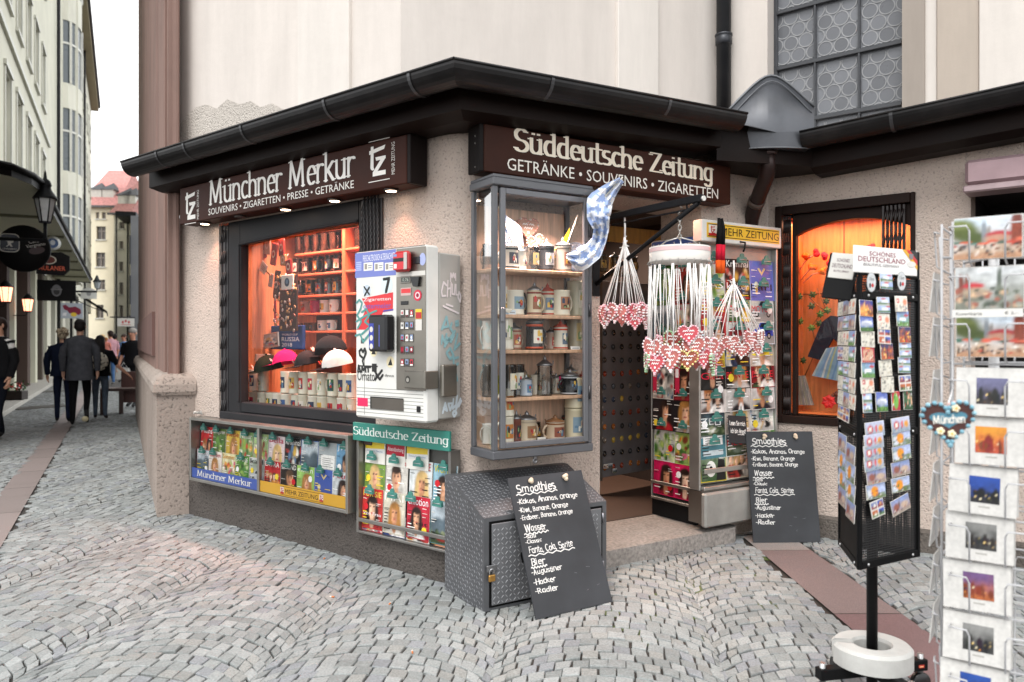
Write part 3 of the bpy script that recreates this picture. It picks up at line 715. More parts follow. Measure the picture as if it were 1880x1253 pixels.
    t.poly([rings[0][0], rings[0][1], (*ap(0, 0), 1.0), (*ap(10, 0), 1.0)]); t.build('coping', pil, PB)
church()
# ================================================================ GOODS BUILDERS
def fit16(l):
    return ' '.join(l.split()[:16])
def stein(name, label, M, r, h, col, lid=False, glass=False, pic=None, band=None, taper=.9, hs=1, group=None, lidc='#8d8f92', turn=0):
    root = thing(name, label, 'mug' if not lid else 'beer stein', M @ RZ(turn), group); c = C(col)
    b = MB('mugglass' if glass else 'ceramic', c); rt = r*taper
    pr = [(r*.92, 0), (r, .006), (r*1.0, h*.06), (r*.96, h*.1), (r*.97*.5+rt*.5, h*.5), (rt, h*.9), (rt*1.03, h*.95), (rt*1.03, h)]
    b.lathe(pr+[(rt*.9, h), (rt*.88, h*.2)] if not lid else pr, 18, cap=True)
    if glass: b.set('pane'); 
    if band: b.set('ceramic', band); b.lathe([(r*1.02, h*.05), (r*1.03, h*.07), (r*1.01, h*.11)], 18, cap=False); b.lathe([(rt*1.02, h*.86), (rt*1.06, h*.9), (rt*1.05, h*.94)], 18, cap=False)
    b.build('body', root)
    if pic:
        p = MB('paper', C(pic)); n = 7
        def P(a, z, o=0): rr = (r*.97+(rt-r*.97)*(z/h))*1.012+o; return (rr*math.sin(math.radians(a)), -rr*math.cos(math.radians(a)), z)
        z0, z1 = h*.24, h*.74; rnd = random.Random(label)
        for k in range(n):
            a, e = -38+76*k/n, -38+76*(k+1)/n; p.poly([P(a, z0), P(e, z0), P(e, z1), P(a, z1)])
        cs = ['#e9dcc0', '#b5332d', '#2d3a55', '#d9b04a', '#5e7f9a', '#f1ece2', '#3b2a24', '#7fa06a']
        for k in range(7):
            a, z = rnd.uniform(-30, 18), rnd.uniform(z0+.01*h, z1-.2*h); da, dz = rnd.uniform(8, 22), rnd.uniform(.06, .2)*h
            p.poly([P(a, z, .0006+k*1e-4), P(a+da, z, .0006+k*1e-4), P(a+da, z+dz, .0006+k*1e-4), P(a+da/2, z+dz*1.3, .0006+k*1e-4), P(a, z+dz, .0006+k*1e-4)], rnd.choice(cs))
        p.build('picture', root)
    hd = MB('mugglass' if glass else 'ceramic', c); k = [(hs*(rt*.95+.42*r*math.sin(math.radians(t))*1.25), 0, h*.5+h*.32*math.cos(math.radians(t))) for t in range(0, 181, 20)]
    hd.tube(k, r*.13, 6); hd.build('handle', root)
    if lid:
        l = MB('alu' if lidc == '#8d8f92' else 'ceramic', C(lidc)); l.lathe([(rt*1.08, h), (rt*1.1, h*1.02), (rt*.9, h*1.07), (rt*.5, h*1.14), (rt*.22, h*1.2), (rt*.25, h*1.24), (rt*.12, h*1.3), (.001, h*1.36)], 16)
        l.tube([(hs*rt*.9, 0, h*1.04), (hs*rt*1.25, 0, h*1.05), (hs*rt*1.28, 0, h*1.16)], .004, 6); l.build('lid', root)
    return root
def clip(root, x, z, y, s=1.0, name='clip', col='#437f76'):
    c = MB('plastic', C(col)); c.M = T((x, y, z)) @ SC(s*.86)
    c.prism([(-.036, -.03), (.036, -.03), (.034, -.006), (.024, .004), (-.024, .004), (-.034, -.006)], -.012, .006)
    c.prism([(-.018, .004), (.018, .004), (.014, .02), (.006, .026), (-.006, .026), (-.014, .02)], -.007, .001)
    c.set('alu', '#b9bcbc'); c.tube([(-.03, -.014, -.012), (.03, -.014, -.012)], .0022, 5)
    return c.build(name, root)
SKIN = ['#e8b99a', '#dba583', '#f0c9ae', '#c98f6c']
def art(mb, x0, x1, z0, z1, kind, acc, rnd, y0=-.0008):
    """printed picture in a rectangle, built as thin layers"""
    w, h = x1-x0, z1-z0; L = [y0]
    X = lambda a: x0+w*min(max(a, .0), 1.0); Z = lambda b: z0+h*min(max(b, .0), 1.0)
    def ly(): L[0] -= 6e-5; return L[0]
    def el(a, b, ra, rb, col, a0=0, a1=360):
        n = 14; p = []
        for k in range(n+(a1-a0 != 360)): t = math.radians(a0+(a1-a0)*k/n); p.append((X(a+ra*math.cos(t)), 0, Z(b+rb*math.sin(t))))
        y = ly(); mb.poly([(q[0], y, q[2]) for q in p], col)
    def rc(a0, a1, b0, b1, col): mb.rect(X(a0), X(a1), Z(b0), Z(b1), ly(), col)
    def pg(ps, col): y = ly(); mb.poly([(X(a), y, Z(b)) for a, b in ps], col)
    if kind in ('blonde', 'dark', 'short', 'man', 'girl', 'suit', 'redcap', 'couple', 'group', 'garden', 'food', 'land', 'pattern'):
        P = Paint(rnd.random()*50); mixc = lambda c, k: tuple(v*k for v in (C(c) if isinstance(c, str) else c))
        bgc = mb.col if kind != 'land' else C('#b9c4cc'); P.ops.append(('bg', mixc(bgc, .62), mixc(bgc, 1.12), .22))
        def person(cx, cz, sc_, hair, sk, body, long=False, tie=False):
            E = lambda x, y, rx, ry, c, so=.2, li=0, ro=0: P.el(cx+x*sc_, cz+y*sc_, rx*sc_, ry*sc_, c, so, li, ro); sd = rnd.choice((-1, 1))*.28; S_ = C(sk)
            if long: E(0, -.06, .27, .34, hair, .18, sd); E(-.17, -.3, .12, .22, hair, .3); E(.18, -.3, .12, .22, hair, .3)
            else: E(0, .05, .215, .25, hair, .15, sd)
            E(0, -.70, .46, .40, body, .12, sd); E(-.2, -.8, .12, .3, mixc(body, .6), .5); E(.15, -.7, .1, .25, mixc(body, 1.3), .6)
            E(0, -.30, .095, .16, mixc(S_, .78), .2)
            if tie: E(0, -.52, .10, .22, '#efeeec', .15); E(0, -.55, .025, .18, '#1c1c22', .2)
            E(0, 0, .17, .225, S_, .10, -sd*1.1); E(sd*.35, -.03, .07, .15, mixc(S_, .68), .8); E(-sd*.3, -.03, .06, .09, mixc(S_, 1.16), .8)
            for q in (-.07, .07): E(q, .035, .036, .02, '#2a1a16', .5); E(q, .085, .045, .012, mixc(hair, .8), .6)
            E(.0, -.05, .02, .045, mixc(S_, .74), .8); E(0, -.115, .06, .02, '#a8323a', .5); E(0, -.10, .05, .008, mixc(S_, .6), .6)
            E(.02*(1 if sd > 0 else -1), .175, .19, .085, hair, .25, sd)
            if long: E(-.165, -.02, .055, .2, hair, .35); E(.17, -.02, .05, .2, hair, .35)
        hair = {'blonde': '#cfae74', 'dark': '#2a1c18', 'short': '#33231c', 'man': '#55402f', 'girl': '#a5743c', 'suit': '#1e1817', 'redcap': '#a32424'}
        if kind in hair: person(.52+rnd.uniform(-.1, .1), .50+rnd.uniform(-.03, .03), rnd.uniform(.95, 1.2), hair[kind], rnd.choice(SKIN), acc, kind in ('blonde', 'dark', 'girl'), kind == 'suit')
        elif kind == 'couple': person(.32, .40, .82, '#9a5c30', rnd.choice(SKIN), acc); person(.70, .46, .8, '#2e1e1a', rnd.choice(SKIN), '#e9e4e0', True)
        elif kind == 'group':
            for q in (.18, .40, .63, .85): person(q, rnd.uniform(.42, .55), .46, rnd.choice(['#2a1c18', '#5a4030', '#b08a54']), rnd.choice(SKIN), rnd.choice(['#a5332d', '#2d3a55', '#d9d4ca', '#3b2a24', '#5f8250', '#cf8a3a']), rnd.random() < .5)
        elif kind in ('garden', 'food', 'pattern'):
            cs = {'garden': ['#3c6b2c', '#5f8f3d', '#86a84e', '#2c4a22', '#a7b765', '#c9d6a0'], 'food': ['#c9482f', '#e0a13f', '#8fae4e', '#f1e6cf', '#7a3b25', '#c95f7f', '#3f6a30'], 'pattern': ['#efe9df', '#1d1d1f', '#c9a24a', '#b0382f', '#56789a', '#8a8a86']}[kind]
            for k in range(34): P.el(rnd.random(), rnd.random()*.72, rnd.uniform(.05, .16), rnd.uniform(.03, .11), rnd.choice(cs), rnd.uniform(.2, .8), rnd.uniform(-.4, .4), rnd.uniform(0, 3))
        else:
            P.bx(-1, 2, -1, .46, '#6f7b6c', .12, .5); P.el(.3, .42, .35, .2, '#55636c', .3, .4); P.el(.8, .45, .3, .28, '#4c5a64', .3, -.3); P.bx(-1, 2, -1, .25, '#39492f', .1, .7); P.el(.5, .12, .22, .06, acc, .4)
            for k in range(12): P.el(rnd.random(), rnd.uniform(.02, .3), .06, .04, rnd.choice(['#2c3a24', '#5a6a48', '#8a9070']), .6)
        P.lay(mb, x0, x1, z0, z1, y0, 22, 28)
    elif kind == 'car':
        Paint(rnd.random()*9).bg('#a9aca6', '#d5d8d8', .3).el(.5, .75, .5, .2, '#8f9a8c', .8).lay(mb, x0, x1, z0, z1, y0, 12, 14); rc(0, 1, 0, .3, '#8b8b8a'); pg([(.06, .2), (.1, .36), (.3, .42), (.42, .56), (.75, .56), (.86, .42), (.95, .38), (.96, .2)], acc); pg([(.36, .42), (.45, .53), (.72, .53), (.8, .42)], '#1d2530')
        for q in (.26, .77): el(q, .2, .09, .09, '#151515'); el(q, .2, .05, .05, '#a9a9a9')
    elif kind == 'ball':
        Paint(rnd.random()*9).bg('#3a5a34', '#7a8a70', .5).lay(mb, x0, x1, z0, z0+(z1-z0)*.62, y0, 12, 10); el(.4, .3, .2, .2, '#eceae4'); el(.4, .3, .07, .07, '#1d1d1d'); pg([(.6, 0), (.7, .55), (.95, .5), (.98, 0)], acc)
    elif kind == 'shirt':
        pg([(.04, 0), (.04, .7), (.3, .82), (.5, .66), (.7, .82), (.96, .7), (.96, 0)], acc); pg([(.32, .82), (.5, .64), (.68, .82), (.6, .84), (.5, .72), (.4, .84)], '#d9c489')
        el(.24, .38, .09, .1, '#e4d9b8'); pg([(.2, .14), (.28, .14), (.3, .32), (.18, .32)], '#c9a24a')
    elif kind == 'note':
        rc(.12, .9, .3, .68, '#efeeec')
        for k in range(5): rc(.2, .8-.1*(k % 2), .36+k*.055, .375+k*.055, '#5b5b5b')
        rc(.1, .9, .05, .18, acc)
def magazine(label, M, w, h, bg, title, tcol, kind, acc='#b5332d', th=.5, band=None, sub=True, group=None, tx=(.06, .94)):
    rnd = random.Random(label); mb = MB('print', C('#e6e2da')); mb.box(0, w, 0, .005, 0, h)
    mb.set(col=bg); mb.rect(0, w, 0, h, -.0004, bg)
    if band: mb.rect(0, w, h*.80, h, -.0006, band)
    art(mb, w*.02, w*.98, h*.02, h*(.96 if kind in ('blonde', 'dark', 'short', 'man', 'girl', 'suit', 'redcap', 'group') else .98), kind, acc, rnd)
    if title: text(mb, title, w*tx[0], w*tx[1], h*(.97-.16*th*1.0), h*.965, -.0042, tcol)
    if sub:
        for k in range(5): z = h*rnd.uniform(.42, .78); x = w*rnd.choice((.05, .70)); mb.rect(x, x+w*rnd.uniform(.12, .26), z, z+h*.012, -.0043-.00001*k, rnd.choice(['#f4f0ea', '#2a2a2c', '#d8d4cc']))
        lc = rnd.choice(['#f4f0ea', '#ffffff', '#efd23c', '#1d1d1f'])
        for k in range(rnd.randint(3, 6)):
            z = h*(.1+.075*k); x = w*.06 if rnd.random() < .7 else w*.6; mb.rect(x, x+w*rnd.uniform(.15, .34), z, z+h*.022, -.0044-.00002*k, lc)
        if rnd.random() < .45: mb.ell(w*rnd.choice((.2, .8)), h*rnd.uniform(.15, .6), w*.11, w*.11, -.0046, 14, rnd.choice(['#efd23c', '#c8232c', '#f2f2f2']))
    o = mb.build('magazine', M=M); tag(o, label, 'magazine', group); return o
def jf(r): return r.choice([0, 0, 1.2, -1.2, 2.2, -2.0])
ORD = ['first', 'second', 'third', 'fourth', 'fifth', 'sixth', 'seventh', 'eighth', 'ninth', 'tenth', 'eleventh', 'twelfth', 'thirteenth', 'fourteenth', 'fifteenth', 'sixteenth', 'seventeenth', 'eighteenth']
def tz(mb, x, z, s, y, col, k=.62):
    """the two interlocked letters in heavy strokes"""
    c = C(col); P = lambda ps, d=0: mb.poly([(x+s*k*a, y-d, z+s*b) for a, b in ps], c)
    P([(.05, .30), (.25, .30), (.25, 1), (.08, 1)]); P([(-.02, .74), (.9, .84), (.98, .97), (-.02, .87)], 4e-5); P([(.05, .30), (.25, .30), (.30, .22), (.18, .2), (.09, .24)], 6e-5)
    P([(.36, .62), (1, .62), (1, .52), (.42, .50)], 8e-5); P([(.72, .54), (1, .54), (.48, .14), (.2, .14)], 1e-4); P([(.2, 0), (1, 0), (1, .15), (.2, .15)], 1.2e-4)

# ================================================================ FASCIA SIGNS
def signs():
    y = -.17; a = LW.s(330, y); b = LW.s(746, y); z0 = LW.z(330, 416, y); z1 = LW.z(745, 237, y); zz0 = LW.z(746, 333, y); z0 = (z0+zz0)/2
    root = thing('fascia_sign', 'long dark brown shop sign with white newspaper lettering above the left window', 'sign', LW.m(0, y, 0))
    m = MB('darkpaint', C('#3a1e16')); m.box(a, b, 0, .15, z0, 2.697, .006); m.build('board', root)
    e = MB('darkpaint', C('#1b1514')); e.box(b+.001, b+.03, .004, .15, z0, 2.697, .004); e.build('end_cap', root)
    t = MB('paint', C('#e9e5df')); L = lambda u, v: LW.at(u, v, y)
    x0, zb = L(383, 378); x1, zb2 = L(650, 325); zc = L(528, 308)[1]
    h = LW.z(386, 334, y)-LW.z(386, 378, y); zb = (LW.z(386, 378, y)+LW.z(648, 322, y))/2
    write(t, 'Münchner Merkur', x0+.03, x1, zb, h, -.002, .060, .028); t.build('lettering', root)
    t = MB('paint', C('#e4e0da')); zq0 = (LW.z(384, 398, y)+LW.z(648, 343, y))/2; zq1 = (LW.z(384, 383, y)+LW.z(648, 326, y))/2
    text(t, 'SOUVENIRS • ZIGARETTEN • PRESSE • GETRÄNKE', x0, x1, zq0, zq1, -.002); t.build('lettering', root)
    for (u0, u1, v0, v1, big) in ((679, 716, 325, 258, 1), (341, 360, 402, 352, 0)):
        t = MB('paint', C('#e9e5df')); xa = L(u0, v0)[0]; xb = L(u1, v1)[0]; za = LW.z(u0+5, v0+(0 if big else 2), y); hh = LW.z(u0, v1+(12 if big else 0), y)-LW.z(u0, v0, y)
        tz(t, xa, za, hh, -.002, '#e9e5df', (xb-xa)/hh*(.8 if big else .95))
        t.rect(xa-.01, xb+.0, za-.035, za-.03, -.0025)
        if big: t.rect(xa-.01, xb, za+hh+.03, za+hh+.034, -.0025)
        t.build('emblem', root)
        v = MB('paint', C('#d8d3cc')); v.M = T((xb+.045, -.002, za-.01)) @ RY(-90); text(v, 'MEHR ZEITUNG', 0, hh*1.05, 0, .03, 0); v.build('lettering', root)
    # downlights under the board
    for k, (u, on) in enumerate(((374, 1), (440, 0), (522, 1), (612, 1), (716, 1))):
        x = LW.s(u, y+.05); d = thing('downlight', ('lit' if on else 'unlit')+' round downlight under the brown sign, '+['outermost at the left end', 'the dark one second from the left', 'left of the window centre', 'right of the window centre', 'outermost at the right end by the plaster'][k], 'lamp', LW.m(x, y+.06, z0-.001), 'downlights under the left sign')
        c = MB('alu', C('#55504d')); c.lathe([(.045, 0), (.047, -.01), (.036, -.014), (.034, -.006)], 18); c.build('rim', d)
        c = MB('lamp' if on else 'paint', C('#554a44')); c.ell(0, 0, .034, .034, 0, 16); c.M = Matrix()
        c = MB('lamp' if on else 'paint', C('#554a44')); c.poly([(.034*math.cos(t*math.pi/8), .034*math.sin(t*math.pi/8), -.0145) for t in range(16)][::-1]); c.build('bulb', d)
        if on:
            ld = bpy.data.lights.new('downlight_beam', 'SPOT'); lo = bpy.data.objects.new('downlight_beam', ld); COLL.objects.link(lo); lo.parent = d
            lo.location = (0, 0, -.03); ld.energy = 4.5; ld.color = (1, .42, .25); ld.spot_size = math.radians(92); ld.spot_blend = .9; ld.shadow_soft_size = .03
    # front sign
    y = -.15; a = FW.s(889, y); b = FW.s(1342, y); z0 = (FW.z(889, 319, y)+FW.z(1342, 373, y))/2
    root = thing('fascia_sign', 'dark brown shop sign with cream newspaper lettering above the doorway', 'sign', FW.m(0, y, 0))
    m = MB('darkpaint', C('#3c2017')); m.box(a, b, 0, .14, z0, 2.71, .006); m.build('board', root)
    e = MB('darkpaint', C('#171211')); e.box(a-.03, a-.001, .004, .14, z0, 2.71, .004)
    e.set('alu', '#b9b4ae')
    for z in (z0+.03, z0+.21, 2.6): e.ell(a-.031, z, .006, .006, .05, 8)
    e.build('end_cap', root)
    t = MB('paint', C('#efe3cf')); h = FW.z(970, 243, y)-FW.z(970, 284, y); zb = (FW.z(945, 281, y)+FW.z(1290, 327, y))/2
    write(t, 'Süddeutsche Zeitung', FW.s(946, y), FW.s(1306, y), zb, h, -.002, .076, .034); t.build('lettering', root)
    t = MB('paint', C('#ece6dc')); zq0 = (FW.z(932, 318, y)+FW.z(1316, 361, y))/2; zq1 = (FW.z(932, 295, y)+FW.z(1316, 341, y))/2
    text(t, 'GETRÄNKE • SOUVENIRS • ZIGARETTEN', FW.s(931, y), FW.s(1318, y), zq0, zq1+.012, -.002); t.build('lettering', root)
    for u in (1118, 1262):
        x = FW.s(u, y+.08); d = thing('downlight', 'lit downlight under the front sign, '+('behind the checked flag' if u < 1200 else 'beside the bracket tip'), 'lamp', FW.m(x, y+.07, z0-.001), 'downlights under the front sign')
        c = MB('alu', C('#55504d')); c.lathe([(.045, 0), (.047, -.01), (.036, -.014), (.034, -.006)], 18); c.build('rim', d)
        c = MB('lamp'); c.poly([(.034*math.cos(t*math.pi/8), .034*math.sin(t*math.pi/8), -.0145) for t in range(16)][::-1]); c.build('bulb', d)
        ld = bpy.data.lights.new('downlight_beam', 'SPOT'); lo = bpy.data.objects.new('downlight_beam', ld); COLL.objects.link(lo); lo.parent = d
        lo.location = (0, 0, -.03); ld.energy = 3; ld.color = (1, .38, .22); ld.spot_size = math.radians(92); ld.spot_blend = .9; ld.shadow_soft_size = .03
signs()

# ================================================================ LEFT SHOP WINDOW
def grille(fr, s0, s1, z0, z1, y, n, name='folding_grille', col='#2c2a2c'):
    m = MB('paint', C(col)); m.M = KI @ fr.M
    for k in range(n):
        x = s0+(s1-s0)*(k+.5)/n; wv = (s1-s0)/n*.34; m.box(x-wv, x+wv, y-.008+.006*(k % 2), y+.012+.006*(k % 2), z0, z1, .003)
    h = z1-z0
    for k in range(9):
        zz = z0+h*(k+.5)/9
        for q in range(n-1):
            x = s0+(s1-s0)*(q+.5)/n; x2 = s0+(s1-s0)*(q+1.5)/n
            m.tube([(x, y-.014, zz-.05), (x2, y-.014, zz+.05)], .005, 5)
    m.build(name, kiosk)
def area(name, M, sx, sy, e, col):
    ld = bpy.data.lights.new(name, 'AREA'); ld.shape = 'RECTANGLE'; ld.size = sx; ld.size_y = sy; ld.energy = e; ld.color = col
    o = bpy.data.objects.new(name, ld); COLL.objects.link(o); o.matrix_basis = M; return o
def left_window():
    s0, s1, z0, z1 = WL; y = .05
    root = MB('darkpaint', C('#2b2b2d')); root.M = KI @ LW.M
    gl = LW.s(447, y); gz0 = (LW.z(447, 738, y)); gzl = LW.z(447, 450, y); gzr = LW.z(668, 412, y)
    m = root; m.box(s0+.1, gl, y-.03, y+.05, z0, z1, .008); m.box(s0+.02, s1, y-.06, y+.1, z0-.03, z0+.05, .008); m.box(gl+.001, s1, y-.025, y+.05, z0+.05, gz0, .008); m.box(s1-.2, s1, y-.03, y+.05, z0+.05, z1, .008)
    n = 14; arch = [(gl+.001+(s1-.201-gl)*k/n, gzl+(gzr-gzl+.02)*math.sin(math.pi*.5*k/n)) for k in range(n+1)]
    m.prism([(gl+.001, z1-.003)]+arch+[(s1-.201, z1-.003)], y-.03, y+.05); m.tube([(x, y-.03, z) for x, z in arch], .012, 6)
    m.box(gl-.03, gl-.003, y-.042, y-.031, gz0, gzl, .004)
    wnd = m.build('window', kiosk)
    p = MB('pane'); p.M = KI @ LW.M; p.poly([(gl, y+.02, gz0-.02), (s1-.18, y+.02, gz0-.02), (s1-.18, y+.02, gzr+.04), (gl, y+.02, gzr+.04)]); p.build('pane', wnd)
    sl = MB('wood', C('#4f3a33')); sl.M = KI @ LW.M; sl.box(s0+.0, s1+.02, -.06, y-.03, z0-.065, z0-.033, .006); sl.build('sill', wnd)
    grille(LW, s0, s0+.1, z0, z1-.02, .02, 4); grille(LW, LW.s(668, 0), LW.s(706, 0), LW.z(690, 470), z1-.02, -.02, 6)
    # display box
    b = MB('wood', C('#c08a62')); b.M = KI @ LW.M; a, e = s0-.05, s1+.35; yb = .85; zt = z1+.05; zf = z0+.02
    b.poly([(a, .225, zf), (e, .225, zf), (e, yb, zf), (a, yb, zf)]); b.poly([(a, .225, zt), (a, yb, zt), (e, yb, zt), (e, .225, zt)])
    b.poly([(a, yb, zf), (e, yb, zf), (e, yb, zt), (a, yb, zt)]); b.poly([(a, .225, zf), (a, yb, zf), (a, yb, zt), (a, .225, zt)]); b.poly([(e, yb, zf), (e, .225, zf), (e, .225, zt), (e, yb, zt)])
    b.set(col='#c99a80'); b.box(a+.004, e-.004, .37, .385, zt-.15, zt-.002); b.build('display_box', kiosk)
    area('window_lamp', LW.M @ T(((s0+s1)/2, .5, zt-.02)), 1.6, .15, 27, (1, .46, .37)).data.spread = math.radians(125)
    # shelf unit at the back
    yb2 = .62; un = thing('shelf_unit', 'orange wooden shelf unit full of glass mugs at the back of the left window', 'shelf', LW.m(0, 0, 0))
    x0 = LW.s(541, yb2); x1 = e-.02; xs = LW.s(631, yb2)
    zs = [LW.z(575, v, yb2) for v in (463, 502, 542, 575, 608)]
    for z in zs:
        q = MB('wood', C('#b5623f')); q.box(x0, x1, yb2, yb-.005, z-.018, z, .003); q.build('board', un)
    for x in (xs,):
        q = MB('wood', C('#b5623f')); q.box(x-.02, x+.02, yb2-.004, yb-.006, zf+.02, zt-.05, .003); q.build('upright', un)
    q = MB('matte', C('#4a221a')); q.rect(x0, x1, zf, zt-.02, yb-.004); q.build('back_panel', un)
    rnd = random.Random(21)
    rows = [('top', zs[0], [(548, 0), (563, 0), (580, 0), (596, 0), (612, 0), (643, 0), (658, 0)], .16, 1), ('second', zs[1], [(545, 1), (563, 1), (582, 1), (604, 1), (620, 1), (643, 1)], .15, 1), ('third', zs[2], [(550, 1), (569, 1), (587, 1), (604, 1), (619, 1), (643, 1)], .14, 1), ('fourth', zs[3], [(560, 2), (577, 3), (595, 2), (613, 2), (643, 1)], .11, 0), ('fifth', zs[4], [(548, 4), (562, 4), (573, 4), (591, 2), (608, 2), (643, 4)], .09, 0)]
    for rn, z, its, h, gl_ in rows:
        for k, (u, kd) in enumerate(its):
            x = LW.s(u, yb2+.09); g = kd in (0, 1)
            stein('glass_mug' if g else 'mug', ('%s on the %s shelf of the left window, %s along' % (('tall dark glass mug' if kd == 0 else 'printed glass beer mug') if g else ('pink mug' if kd == 3 else 'small cup' if kd == 4 else 'white printed mug'), rn, ORD[k])),
                  LW.m(x, yb2+.1, z+.001), .045 if kd != 4 else .03, h*(1 if kd != 4 else .8), '#d8d2c4' if g else ('#c2326a' if kd == 3 else '#7a5a44' if kd == 4 else '#e6e0d6'), glass=g, pic=None if kd in (0, 3) else rnd.choice(['#c9a24a', '#efe9df', '#b5432d', '#5b6f8a']), hs=1, taper=1, group='mugs on the shelf unit in the left window', turn=rnd.uniform(-15, 15))
    # stacked stoneware mugs along the pane
    cols = ['#b32d4a', '#2d3a55', '#3f5f8f', '#e9e2d4', '#c9a24a', '#20406a', '#2f5f3f', '#b5332d', '#d8d2c8', '#27324f']
    U = [(468, 484, 498, 512, 527, 543, 559, 577, 594, 611, 629, 647), (466, 482, 525, 543, 559, 577, 594, 613, 631, 648)]
    MW, MH = .047, LW.z(560, 707, .3)-LW.z(560, 748, .3)
    for r, us in enumerate(U):
        for k, u in enumerate(us):
            x = LW.s(u, .28); stein('stoneware_mug', 'grey stoneware mug in the %s stacked row behind the left pane, %s along' % (('lower', 'upper')[r], ORD[k]), LW.m(x, .28+rnd.uniform(-.01, .01), zf+.002+r*(MH+.004)), MW, MH, rnd.choice(['#d9d4c2', '#cfcab8', '#ddd8ca']), pic=cols[(k*3+r*5) % 10], taper=.97, hs=-1, group='stoneware mugs stacked behind the left pane', turn=rnd.uniform(-4, 14))
    zc = zf+2*(MH+.004)
    # caps lying on the mugs
    def cap_(lab, u, v, col, acc, rot, s=1.0, y=.30):
        x = LW.s(u, y); z = LW.z(u, v, y); root = thing('baseball_cap', lab, 'cap', LW.m(x, y, max(z-.03, zc)) @ RZ(rot) @ RX(10) @ RY(rnd.uniform(-8, 8)) @ SC(s*1.2, s*1.2, s*1.05), 'caps in the left window')
        d = MB('cloth', C(col)); n = 16
        rows_ = [[(.085*math.cos(f)*math.cos(2*math.pi*k/n), .095*math.cos(f)*math.sin(2*math.pi*k/n), .11*math.sin(f)) for k in range(n)] for f in [0, .35, .7, 1.05, 1.35, 1.55]]
        ids = [d.pts(r_) for r_ in rows_]
        for a_, b_ in zip(ids, ids[1:]):
            for k in range(n): d.face([a_+k, a_+(k+1) % n, b_+(k+1) % n, b_+k], True)
        d.ball((0, 0, .112), .008, n=6, m=4); d.build('crown', root)
        br = MB('cloth', C(acc)); m_ = 10; i1 = br.pts([(.085*math.sin(t), -.09*math.cos(t), .004) for t in [math.radians(-65+13*q) for q in range(m_+1)]]); i2 = br.pts([(.09*math.sin(t), -.09*math.cos(t)-.085*math.cos(t*1.2), -.012+.012*math.cos(t)) for t in [math.radians(-65+13*q) for q in range(m_+1)]])
        for q in range(m_): br.face([i1+q, i1+q+1, i2+q+1, i2+q], True)
        br.build('brim', root)
        pt = MB('paper', C('#eeeae2')); pt.M = T((0, -.088, .03)) @ RX(20)
        for q in range(4): pt.rect(-.035+q*.018, -.022+q*.018, .0, .022+.006*(q % 2), -.004-q*1e-4, '#f2eee6' if lab[:4] != 'whit' else ('#a8322c', '#c9822f', '#3a2a22', '#a8322c')[q])
        pt.build('badge', root)
    cap_('dark green cap tipped over the stacked mugs', 494, 672, '#23281c', '#20241a', -40, 1.05, .27)
    cap_('bright pink cap with white lettering', 525, 660, '#d6246a', '#cf1f63', -55, .95)
    cap_('dark grey cap between the pink and the white cap', 566, 662, '#2c2b2d', '#201f21', -30, .95)
    cap_('black cap behind the white cap', 608, 640, '#151416', '#131214', -50, 1.15, .42)
    cap_('white cap with coloured emblem and black brim edge', 620, 664, '#e9e6e2', '#17171a', -58, 1.05)
    # things hung and stood at the left
    yb3 = .55
    def bx(u0, u1, v0, v1, y): return LW.s(u0, y), LW.s(u1, y), LW.z((u0+u1)/2, v1, y), LW.z((u0+u1)/2, v0, y)
    a_, b_, c_, d_ = bx(449, 505, 533, 599, yb3); pb = thing('pin_board', 'wine red velvet board stuck with rows of metal pins in the left window', 'display board', LW.m(a_, yb3, c_))
    q = MB('cloth', C('#5e1226')); q.box(0, b_-a_, 0, .015, 0, d_-c_, .003); q.build('panel', pb)
    q = MB('alu', C('#b9b6b2'))
    for k in range(70): q.M = T((rnd.uniform(.03, b_-a_-.02), -.004, rnd.uniform(.03, d_-c_-.02))); q.ball((0, 0, 0), rnd.uniform(.006, .013), .004, rnd.uniform(.006, .014), 7, 4)
    o = q.build('pin', pb); o['kind'] = 'stuff'
    a_, b_, c_, d_ = bx(504, 542, 505, 608, .42); kc = thing('keyring_rack', 'brassy cluster of keyring souvenirs hanging in the left window', 'keyring display', LW.m(a_, .42, c_))
    q = MB('dullmetal', C('#3a2a22')); q.box(.02, b_-a_-.02, .03, .045, 0, d_-c_, .003); q.build('panel', kc)
    q = MB('alu')
    for k in range(90):
        cc = rnd.choice(['#b5935a', '#8d7a5a', '#c9b48a', '#7a4a3a', '#a9a59c', '#503a30', '#c4c0b8']); q.set('alu' if k % 3 else 'ceramic', cc); q.M = T((rnd.uniform(0, b_-a_), rnd.uniform(-.02, .02), rnd.uniform(0, d_-c_))) @ RY(rnd.uniform(-40, 40)); q.ball((0, 0, 0), rnd.uniform(.007, .014), .006, rnd.uniform(.01, .022), 7, 4)
    o = q.build('keyring', kc); o['kind'] = 'stuff'
    a_, b_, c_, d_ = bx(467, 500, 476, 508, .40); q = MB('paper', C('#e9e4da')); q.M = LW.m((a_+b_)/2, .40, (c_+d_)/2) @ RY(35); q.box(-.05, .05, 0, .006, -.045, .045, .008); q.set('wood', '#c9a070'); q.box(.05, .12, 0, .006, -.008, .008); q.set('paper', '#7a3a34')
    for k in range(3): q.rect(-.03, .03, -.02+k*.015, -.015+k*.015, -.001)
    tag(q.build('paddle_sign'), 'white wooden paddle with red writing hung askew in the left window', 'sign')
    a_, b_, c_, d_ = bx(516, 538, 505, 532, .40); q = MB('paper', C('#ece8e0')); q.M = LW.m(a_, .40, c_); q.box(0, b_-a_, 0, .01, 0, d_-c_, .003); q.ell((b_-a_)/2, (d_-c_)/2, .033, .036, -.001, 18, '#2c4a5f'); q.ell((b_-a_)/2, (d_-c_)/2+.004, .018, .02, -.0014, 14, '#5f86a0')
